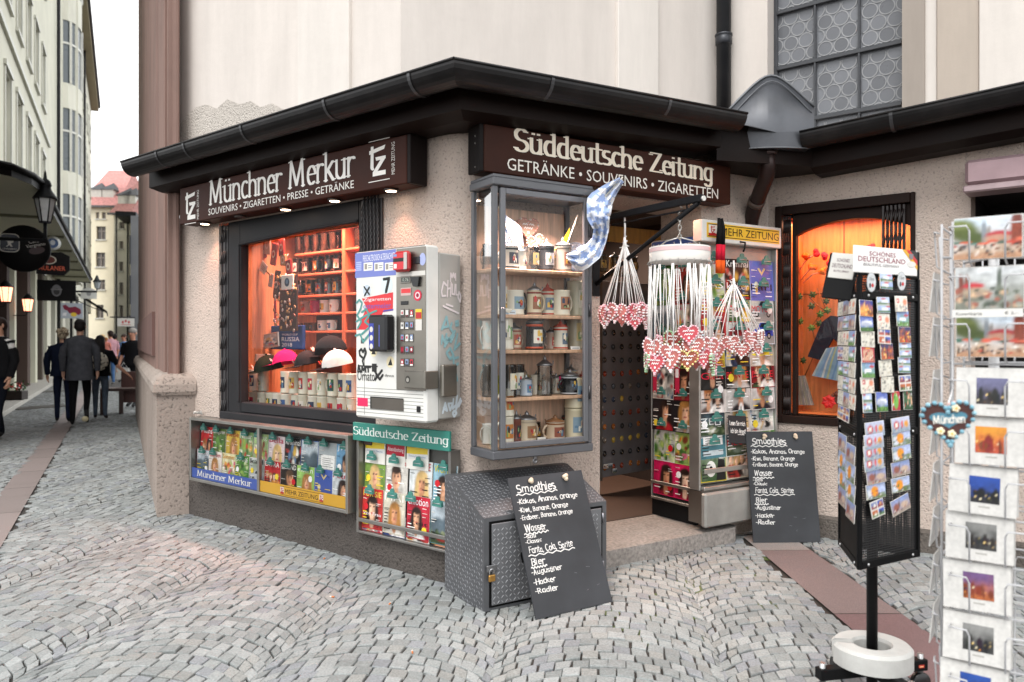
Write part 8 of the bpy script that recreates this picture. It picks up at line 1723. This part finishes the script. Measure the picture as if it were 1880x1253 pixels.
    q = MB('paper', C('#a9b0ba')); q.box(-18*k, 18*k, -.03, .03, -14*k, 14*k, .005); q.build('panel', r); q = MB('paper'); q.poly([(a*k, -.032, b*k) for a, b in ((-15, 9), (-10, 11), (-4, 6), (6, 8), (14, 3), (15, -4), (11, -8), (4, -4), (-4, -5), (-7, 0), (-12, 2))], '#7a2038'); q.poly([(3*k+5*k*math.cos(t), -.0325, -7*k+4*k*math.sin(t)) for t in [j*.5 for j in range(13)]], '#d9b63a'); q.poly([(a*k, -.0325, b*k) for a, b in ((-15, -9), (-9, -10), (-8, -3), (-14, -4))], '#d9d9dc'); q.build('picture', r)
    for k_i, (u, v, o, lb) in enumerate(((11, 540, .38, 'lit orange wall lantern at the left edge of the photo'), (51, 560, .36, 'lit orange wall lantern right of the round black sign'))):
        r, k = sign_at('wall_lantern', lb, u, v, o, 'lantern'); sz = 1 if k_i == 0 else .82
        q = MB('lantern'); q.lathe([(7*k*sz, -15*k*sz), (11*k*sz, 12*k*sz)], 6, smooth=False); q.build('glass', r)
        q = MB('darkpaint', C('#141416')); q.lathe([(13*k*sz, 12*k*sz), (12*k*sz, 14*k*sz), (5*k*sz, 22*k*sz), (.001, 26*k*sz)], 8); q.lathe([(8*k*sz, -17*k*sz), (8*k*sz, -14*k*sz)], 6)
        for t in range(6): a_ = math.pi*t/3; q.tube([(7.1*k*sz*math.cos(a_), 7.1*k*sz*math.sin(a_), -15*k*sz), (11.1*k*sz*math.cos(a_), 11.1*k*sz*math.sin(a_), 12*k*sz)], .006, 4)
        q.tube([(0, 0, -17*k*sz), (-.05, 0, -24*k*sz), (-.32, 0, -24*k*sz)], .012, 6); q.build('cage', r)
    P1, P2 = out(140, 536, .1), out(206, 576, 1.9)
    r = thing('black_awning', 'black folding awning sloping out over the alley', 'awning', T(P1)); q = MB('cloth', C('#1a1a1c')); A0 = out(138, 534, .1)-P1; s_, z_ = G.at(138, 534, .1); wv = ALD*5
    o1, o2 = P1*0, ALN*1.6+Vector((0, 0, -1.1)); q.poly([o1, o1+wv, o2+wv, o2]); q.poly([o2, o2+wv, o2+wv+Vector((0, 0, -.25)), o2+Vector((0, 0, -.25))]); q.poly([o1+Vector((0, 0, -.06)), o2+Vector((0, 0, -.06)), o2+wv+Vector((0, 0, -.06)), o1+wv+Vector((0, 0, -.06))]); q.build('fabric', r); q = MB('darkpaint', C('#222224')); q.tube([o1+Vector((0, 0, -.5)), (o1+o2)/2+Vector((0, 0, -.35)), o2+Vector((0, 0, -.1))], .03, 6); q.build('frame', r)
    r, k = sign_at('arched_sign', 'white arched hanging sign beyond the black awning', 163, 540, 1.2); q = MB('paper', C('#cfcfca')); q.prism([(-13*k, -9*k), (13*k, -9*k), (13*k, 2*k)]+[(13*k*math.cos(t), 2*k+9*k*math.sin(t)) for t in [j*math.pi/8 for j in range(1, 8)]]+[(-13*k, 2*k)], -.04, .04); q.ell(0, 1*k, 4*k, 5*k, -.042, 12, '#8f8f8f'); q.build('panel', r)
    r, k = sign_at('street_lantern', 'distant grey street lantern beside the arched sign', 178, 522, 1.7, 'street lamp'); q = MB('plastic', C('#9fa5a8')); q.lathe([(3.5*k, -8*k), (6*k, 4*k)], 6, smooth=False); q.build('glass', r); q = MB('darkpaint', C('#3a3c3e')); q.lathe([(7.5*k, 4*k), (4*k, 9*k), (2*k, 14*k), (.001, 17*k)], 8); q.tube([(0, 0, -8*k), (0, 0, -14*k), (-1.6, 0, -15*k)], .04, 6); q.build('cap', r)
    P = Vector(((231-CX)/FPX*34, 34, CAMH+(CY-592)/FPX*34)); k = 34/FPX; r = thing('white_sign', 'white rectangular hanging sign with red marks far down the alley', 'sign', facing(P).m(0, 0, P.z)); q = MB('paper', C('#d0ccc6')); q.box(-14*k, 14*k, -.04, .04, -8*k, 7*k, .01); q.build('panel', r); q = MB('paper', C('#b5484a'))
    for t in range(3): q.ell((-5+t*5)*k, (t % 2)*2*k, 2*k, 2.6*k, -.042, 8)
    q.rect(-8*k, 8*k, -5*k, -4*k, -.042); q.build('lettering', r); q = MB('darkpaint', C('#3a3a3c')); q.tube([(-26*k, 0, 9*k), (15*k, 0, 9*k)], .03, 6); q.build('bracket_arm', r)
    # houses closing the alley
    def house(name, label, Z, u0, u1, veave, col, wins, roof=None, d=(1, .08), extra=0):
        X0, X1 = (u0-CX)/FPX*Z, (u1-CX)/FPX*Z; f = Fr((X0, Z), d); r = thing(name, label, 'house', f.m(0, 0, 0)); k = Z/FPX; w_ = (X1-X0)/f.d.x; H = CAMH+(CY-veave)*k
        hs = []
        for a, b, c, d_ in wins: hs.append((f.s(a), f.s(b), f.z((a+b)/2, d_), f.z((a+b)/2, c)))
        m = MB('facade', C(col)); panel(m, Fr((0, 0), (1, 0)), 0, w_, 0, H, [h for h in hs if h[0] > 0 and h[1] < w_], 0, .25); m.poly([(0, 0, 0), (0, 8, 0), (0, 8, H), (0, 0, H)]); m.poly([(w_, 8, 0), (w_, 0, 0), (w_, 0, H), (w_, 8, H)]); m.build('wall', r)
        for h in hs:
            q = MB('paint', C('#cfccc2')); x0, x1, z0, z1 = h; q.box(x0-.08, x1+.08, -.1, .05, z0-.12, z0); q.set(col='#8a8078'); q.box((x0+x1)/2-.05, (x0+x1)/2+.05, .15, .2, z0, z1); q.box(x0, x1, .15, .2, z0+(z1-z0)*.6, z0+(z1-z0)*.6+.1); wo = q.build('window', r); q = MB('plastic', C('#5a5450')); q.rect(x0, x1, z0, z1, .24); q.build('pane', wo)
        if roof:
            q = MB('roof', C(roof)); q.poly([(-.3, -.4, H-.1), (w_+.2, -.4, H-.1), (w_-.4, 5, H+4.4), (.3, 5, H+4.4)]); q.poly([(w_+.2, -.4, H-.1), (w_+.2, 8, H-.1), (w_-.4, 5, H+4.4)]); q.poly([(-.3, -.4, H-.1), (-.3, 8, H-.1), (.3, 5, H+4.4)]); ro = q.build('roof', r); q = MB('paint', C('#5a5a5c')); q.box(-.3, w_+.2, -.55, -.401, H-.2, H-.02); q.build('gutter', r)
            for x in (w_*.28, w_*.62): q = MB('paint', C('#c9c5bb')); q.box(x-.5, x+.5, .9, 2.4, H+.7, H+1.7); q.set('roof', '#4a4a4c'); q.poly([(x-.7, .8, H+1.7), (x+.7, .8, H+1.7), (x, 2.2, H+2.6)]); q.poly([(x-.7, .8, H+1.7), (x, 2.2, H+2.6), (x-.7, 2.6, H+1.7)]); q.poly([(x+.7, .8, H+1.7), (x+.7, 2.6, H+1.7), (x, 2.2, H+2.6)]); q.build('dormer', ro)
        return r, f, w_, H
    house('cream_house', 'cream house with red tiled roof closing the far end of the alley', 72, 150, 212, 378, '#ece2c8', [(176, 182, 390, 402), (187, 194, 390, 402), (177, 194, 416, 440), (176, 193, 464, 490), (178, 193, 514, 532), (176, 190, 560, 584)], '#b9807a')
    r, f, w_, H = house('narrow_house', 'narrow pale house beside the cream house at the alley end', 66, 209, 240, 392, '#efe9d8', [(219, 226, 443, 457), (219, 226, 481, 498), (219, 226, 519, 541), (219, 226, 561, 582), (219, 228, 408, 420)], '#a5746e', (1, .02))
    for x in (.25, 1.2): q = MB('darkpaint', C('#4a4a4c')); q.tube([(x, -.1, .2), (x, -.1, H)], .06, 6); q.build('drainpipe', r)
    # shaded row on the right side of the alley
    f = Fr(((240-CX)/FPX*62, 62), (.30, -.954)); s1 = f.s(263); r = thing('grey_house', 'shaded grey house front on the right of the alley beyond the church', 'house', f.m(0, 0, 0)); m = MB('facade', C('#77787c')); m.box(0, s1, 0, 5, 0, 11.5); m.build('wall', r)
    for z in (1.2, 4.4, 7.6):
        for t in range(5): x = s1*(t+.5)/5; q = MB('plastic', C('#2b2e33')); q.box(x-.9, x+.9, -.06, -.001, z, z+2.3); q.set('paint', '#8f9094'); q.box(x-.05, x+.05, -.09, -.061, z, z+2.3); q.build('window', r)
    q = MB('darkpaint', C('#1b1b1d')); q.box(-.5, s1, -1.2, .3, 11.5, 11.9); q.build('eave', r)
    # red brown wooden furniture standing in the alley
    P = Vector(((212-CX)/FPX*15.4, 15.4, 0)); F = facing(P); k = 15.4/FPX; r = thing('wooden_bench', 'dark red brown wooden bench and table set out in the alley', 'bench', F.m(0, 0, 0))
    q = MB('wood', C('#3a1c16')); q.box(-.27, .42, -.15, .25, .46, .52, .005); q.build('seat', r); q = MB('wood', C('#34180f')); q.box(-.27, -.20, -.15, .25, 0, .459, .005); q.build('leg', r); q = MB('wood', C('#34180f')); q.box(.06, .14, -.15, .25, 0, .459, .005); q.build('leg', r); q = MB('wood', C('#3f1e17')); q.box(.1, .46, .26, .34, .2, .83, .005); q.build('backrest', r); q = MB('paper', C('#b9aaa0')); q.box(-.27, .42, -.154, -.15, .505, .52); q.build('edge_strip', r)
    q = MB('darkpaint', C('#3a3834'));
    for i, (u, v) in enumerate(((76, 748), (75, 720))): P = ground(u, v, .004); q = MB('darkpaint', C('#4a4844')); q.M = T(P) @ RZ(-27); q.box(-.3, .3, -.6, .6, -.01, .012, .003); tag(q.build('drain_cover'), 'iron drain cover in the left gutter of the alley, '+('nearer one' if i == 0 else 'farther one'), 'drain cover')
    P = out(26, 716, .35); q = MB('leaf'); rr_ = random.Random(5); pb = thing('flower_box', 'box of red flowers on the shop step at the left', 'planter', T(Vector((P.x, P.y, .11)))); q = MB('wood', C('#2b221d')); q.box(-.25, .25, -.12, .12, 0, .2, .01); q.build('box', pb); q = MB('leaf')
    for t in range(60): q.M = T((rr_.uniform(-.25, .25), rr_.uniform(-.13, .13), rr_.uniform(.18, .42))) @ RZ(rr_.uniform(0, 360)) @ RX(rr_.uniform(-60, 60)); q.poly([(-.03, 0, 0), (0, 0, -.035), (.03, 0, 0), (0, 0, .035)], rr_.choice(['#b5262a', '#3a5a2a', '#2c4a22', '#c23a34']))
    q.build('flowers', pb)
alley()

# ================================================================ PEOPLE
def human(label, P, heading, H, col, pose=None, coat=None, hair=('#2a1d18', 'short'), fingers=True, face=False):
    """one skinned body; heading 0 walks away from the camera; col: skin, top, trousers, shoes"""
    rt = thing('person', label, 'person', T(P) @ RZ(heading) @ SC(H/1.75)); po = {'st': .0, 'la': (.25, -.02, 1.14, .25, .06, .90), 'ra': (.25, -.02, 1.14, .25, .06, .90), 'lift': 0}; po.update(pose or {})
    V = []; E = []; Rr = []; Tg = []
    def v(p, r, tg=None): V.append(p); Rr.append(r if isinstance(r, tuple) else (r, r)); return len(V)-1
    def e(a, b, tg): E.append((a, b)); Tg.append(tg)
    pel = v((0, 0, .95), (.145, .10)); sp = v((0, -.01, 1.13), (.13, .095)); ch = v((0, -.01, 1.33), (.165, .105)); nk = v((0, 0, 1.47), .052); hb = v((0, .02, 1.555), (.062, .072)); hm = v((0, .025, 1.635), (.076, .092)); ht = v((0, .012, 1.705), (.062, .074))
    for a, b, t in ((pel, sp, 'top'), (sp, ch, 'top'), (ch, nk, 'top'), (nk, hb, 'skin'), (hb, hm, 'skin'), (hm, ht, 'skin')): e(a, b, t)
    for sg, A_ in ((-1, po['la']), (1, po['ra'])):
        sh = v((sg*.185, -.01, 1.405), .058); el = v((sg*A_[0], A_[1], A_[2]), .045); wr = v((sg*A_[3], A_[4], A_[5]), .030); d = Vector((sg*A_[3]-sg*A_[0], A_[4]-A_[1], A_[5]-A_[2])).normalized(); pw = Vector((sg*A_[3], A_[4], A_[5]))+d*.075; pm = v(tuple(pw), (.036, .018))
        e(ch, sh, 'top'); e(sh, el, 'top'); e(el, wr, po.get('fore', 'top')); e(wr, pm, 'skin')
        if fingers:
            q = Vector((0, 1, 0)); q = (q-d*q.dot(d)).normalized(); s_ = d.cross(q)
            for k, ln in enumerate((.075, .085, .08, .062)):
                b0 = pw+d*.02+q*(.027-.018*k); f1 = v(tuple(b0+d*ln*.5), .0095); f2 = v(tuple(b0+d*ln*.9-s_*sg*.022), .007); e(pm, f1, 'skin'); e(f1, f2, 'skin')
            t1 = v(tuple(pw-d*.03+q*.045), .011); t2 = v(tuple(pw+d*.015+q*.062), .009); e(wr, t1, 'skin'); e(t1, t2, 'skin')
    for sg, sd_ in ((-1, 1), (1, -1)):
        st = po['st']*sd_; hp = v((sg*.088, 0, .88), (.088, .095)); lift = po['lift'] if sg == 1 else 0
        kn = v((sg*.095, st*.42+.03+.06*(lift > 0), .49), (.058, .06)); an = v((sg*.10, st*.85-.28*lift, .09+.16*lift), (.038, .042))
        e(pel, hp, 'leg'); e(hp, kn, 'leg'); e(kn, an, 'leg')
        if lift: hl = v((sg*.10, st*.85-.32, .18), .036); to = v((sg*.11, st*.85-.22, .035), (.04, .03)); e(an, to, 'shoe')
        else: to = v((sg*.115, st*.85+.15, .035), (.042, .032)); e(an, to, 'shoe')
    me = bpy.data.meshes.new('sk'); me.from_pydata(V, E, []); o = bpy.data.objects.new('sk', me); COLL.objects.link(o)
    md = o.modifiers.new('s', 'SKIN'); md.use_smooth_shade = True; md.branch_smoothing = .4
    for i, r in enumerate(Rr): me.skin_vertices[0].data[i].radius = r
    me.skin_vertices[0].data[0].use_root = True; o.modifiers.new('u', 'SUBSURF').levels = 1
    dg = bpy.context.evaluated_depsgraph_get(); dg.update(); ev = o.evaluated_get(dg).to_mesh()
    b = MB('cloth'); i0 = b.pts([x.co for x in ev.vertices]); skin, top, leg, shoe = [C(c) for c in col]; cc = {'skin': (skin, 'skin'), 'top': (top, 'cloth'), 'leg': (leg, 'cloth'), 'shoe': (shoe, 'matte')}
    seg = [(Vector(V[a]), Vector(V[b_]), t) for (a, b_), t in zip(E, Tg)]
    for p in ev.polygons:
        c = p.center; bd, bt = 9, 'top'
        for a, q, t in seg:
            ab = q-a; k = max(0, min(1, (c-a).dot(ab)/max(ab.length_squared, 1e-9))); dd = (c-a-ab*k).length
            if dd < bd: bd, bt = dd, t
        if bt == 'leg' and c.z < po.get('short', 0): bt = 'skin'
        if bt == 'top' and c.z < .97: bt = 'leg'
        if bt == 'leg' and c.z < .07: bt = 'shoe'
        b.mat = cc[bt][1]; b.face([i0+k for k in p.vertices], True, cc[bt][0])
    o.evaluated_get(dg).to_mesh_clear(); bpy.data.objects.remove(o); b.build('body', rt)
    if coat:
        c, zb, slv = coat; m = MB('cloth', C(c)); n = 20; R_ = [(1.475, .07, .075), (1.445, .13, .095), (1.40, .205, .115), (1.3, .20, .13), (1.12, .182, .128), (.98, .19, .14), (zb, .205+.03*(1-zb), .15+.03*(1-zb))]
        R_ = [q for q in R_ if q[0] >= zb-.001]; ids = [m.pts([(rx*math.cos(2*math.pi*k/n)*(1+.03*math.sin(5*k)*(z < 1)), -.01+ry*math.sin(2*math.pi*k/n), z) for k in range(n)]) for z, rx, ry in R_]
        for a, q in zip(ids, ids[1:]):
            for k in range(n): m.face([a+k, a+(k+1) % n, q+(k+1) % n, q+k][::-1], True)
        for sg, A_ in ((-1, po['la']), (1, po['ra'])):
            S_, El, Wr = Vector((sg*.17, -.01, 1.40)), Vector((sg*A_[0], A_[1], A_[2])), Vector((sg*A_[3], A_[4], A_[5])); pts = [S_, S_.lerp(El, .5)+Vector((sg*.01, 0, 0)), El] if slv == 'short' else [S_, S_.lerp(El, .5)+Vector((sg*.01, 0, 0)), El, El.lerp(Wr, .55), Wr]
            if slv == 'short': pts = [S_, S_.lerp(El, .4), S_.lerp(El, .75)]
            m.tube(pts, [.075, .07, .066] if slv == 'short' else [.075, .068, .06, .052, .046], 12, cap=False)
        m.build('jacket' if slv != 'short' else 'shirt', rt)
    hc, hk = hair; m = MB('hairy', C(hc)); rr_ = random.Random(label); m.ball((0, .005, 1.672), .088, .104, .082, 14, 8); m.ball((0, -.035, 1.625), .082, .07, .085, 12, 7)
    if hk == 'curly':
        for k in range(40): a, t = rr_.uniform(0, 6.28), rr_.uniform(.1, 1.9); m.ball((.086*math.sin(t)*math.cos(a), -.03+.09*math.sin(t)*math.sin(a)*(1 if math.sin(a) < .3 else .6), 1.665+.085*math.cos(t)), .026, n=6, m=4)
    if hk == 'long': m.tube([(0, -.05, 1.66), (0, -.09, 1.52), (0, -.11, 1.38), (0, -.105, 1.24)], [.085, .10, .105, .06], 12, ry=.05)
    m.build('hair', rt)
    m = MB('skin', skin)
    for sg in (-1, 1): m.ball((sg*.082, .02, 1.625), .012, .02, .032, 8, 5)
    m.ball((0, .118, 1.615), .014, .018, .022, 8, 5)
    if face:
        for sg in (-1, 1): m.set('matte', '#2a1d18'); m.ball((sg*.032, .108, 1.64), .011, .006, .007, 8, 4)
        m.set('matte', '#8a4a44'); m.ball((0, .108, 1.575), .024, .006, .006, 8, 4)
    m.build('face', rt); return rt
def feet(u, v): return ground(u, v, 0)
def atZ(u, Z): return Vector(((u-CX)/FPX*Z, Z, 0))
human('person with curly grey blond hair in a navy jacket walking away', feet(115, 776), 25, 1.68, ('#c99a80', '#141a2c', '#1b2136', '#0e0e10'), {'st': .14}, ('#151b2d', .86, 'long'), ('#a8987f', 'curly'))
t = human('tall person in a long grey coat walking away with one sole lifted', feet(147, 780), 25, 1.83, ('#d0a088', '#45464a', '#101012', '#1b1b1c'), {'st': -.16, 'lift': 1}, ('#4b4c51', .74, 'long'), ('#1a1412', 'short'))
q = MB('matte', C('#c9bd9a')); q.M = T((.10, -.41, .13)) @ RX(-68); q.lathe([(.001, -.012), (.045, -.012), (.05, -.004), (.045, .004), (.001, .004)], 12); q.M = q.M @ SC(1, 1.0, 1); q.build('shoe_sole', t)
wm = human('person with long dark hair and a patterned backpack reaching out one arm', feet(184, 770), 22, 1.56, ('#c9937a', '#131316', '#55606e', '#2a1c20'), {'st': .10, 'ra': (.30, .04, 1.13, .50, .10, .93), 'fore': 'skin'}, ('#141417', .90, 'short'), ('#1a1413', 'long'))
bp = thing('backpack', 'cream backpack with black pattern carried on the back of the dark haired person', 'backpack', T(feet(184, 770)) @ RZ(22) @ T((0, -.17, .92)) @ SC(.9)); m = MB('cloth', C('#cfc8b8')); m.M = T((0, 0, .17)); m.ball((0, 0, 0), .17, .09, .19, 16, 10); rr_ = random.Random(4)
for k in range(26): a, t_ = rr_.uniform(math.pi*1.05, math.pi*1.95), rr_.uniform(.5, 2.6); m.set('cloth', '#1a1a1c'); m.ball((.168*math.sin(t_)*math.cos(a), .089*math.sin(t_)*math.sin(a), .188*math.cos(t_)), .016, .01, .014, 6, 4)
m.build('bag', bp); m = MB('matte', C('#1b1b1d')); m.M = T((0, 0, .17)); m.tube([(-.12, -.075, -.02), (0, -.095, -.05), (.12, -.075, -.02)], .007, 6); m.build('zip', bp)
human('person in a dull pink t-shirt and jeans standing far down the alley', atZ(203, 25.5), 60, 1.80, ('#c48a70', '#b58a92', '#4a6a94', '#c9c9c9'), {'la': (.2, .1, 1.15, .1, .3, 1.1), 'fore': 'skin'}, ('#b58a92', .92, 'short'), ('#2a1d18', 'short'), False)
human('fair haired person in white standing beside the pink t-shirt', atZ(188, 26.5), -150, 1.66, ('#d0a088', '#cfcac6', '#2a2c33', '#1b1b1c'), None, ('#cfcac6', .92, 'short'), ('#c9a878', 'curly'), False, True)
human('small child carried in front of the pink t-shirt', atZ(195, 25.2)+Vector((0, 0, .62)), 10, .95, ('#c9907a', '#c4786a', '#3a3a44', '#1b1b1c'), None, ('#c4786a', .92, 'short'), ('#a5683a', 'short'), False)
bk = human('grey haired person in a black polo shirt walking towards the camera', atZ(244, 17), 180, 1.74, ('#c78f76', '#121214', '#17171a', '#101012'), {'st': .12, 'ra': (.25, -.02, 1.14, .27, .08, .92), 'fore': 'skin'}, ('#131315', .92, 'short'), ('#8f8a84', 'short'), True, True)
m = MB('paper', C('#d9d7d2')); m.prism([(-.15, 0), (.15, 0), (.12, .24), (-.12, .26)], -.05, .05); m.tube([(-.08, 0, .25), (0, 0, .36), (.08, 0, .25)], .008, 6); bg = tag(m.build('carrier_bag', M=T(atZ(227, 16.9)+Vector((0, 0, .62)))), 'white carrier bag held by the person in black', 'bag')
human('person in a light blue shirt far behind the black polo', atZ(228, 27), 160, 1.70, ('#c48a70', '#6f93c4', '#3a3c44', '#1b1b1c'), None, ('#6f93c4', .92, 'short'), ('#3a2a22', 'short'), False, True)
human('person in a dark coat beyond the pink t-shirt', atZ(211, 29), 20, 1.72, ('#c48a70', '#1b1b1f', '#1b1c22', '#1b1b1c'), None, ('#1b1b1f', .86, 'long'), ('#1a1412', 'short'), False)
lm = human('person in a black leather jacket and white shirt cut by the left edge', atZ(-1, 11.25), 165, 1.80, ('#c99a80', '#d9d6d2', '#10131c', '#141416'), {'st': .16}, ('#161618', .90, 'long'), ('#2a1d18', 'short'), True, True)
m = MB('cloth', C('#d9d6d2')); n_ = 8
ids = [m.pts([(.09*(-1+2*k/n_), .138-.02*abs(-1+2*k/n_)**2+(.01 if z < 1.2 else -.004), z) for k in range(n_+1)]) for z in (.90, 1.05, 1.2, 1.33, 1.42)]
for a_, b_ in zip(ids, ids[1:]):
    for k in range(n_): m.face([a_+k, a_+k+1, b_+k+1, b_+k][::-1], True)
m.build('shirt', lm)
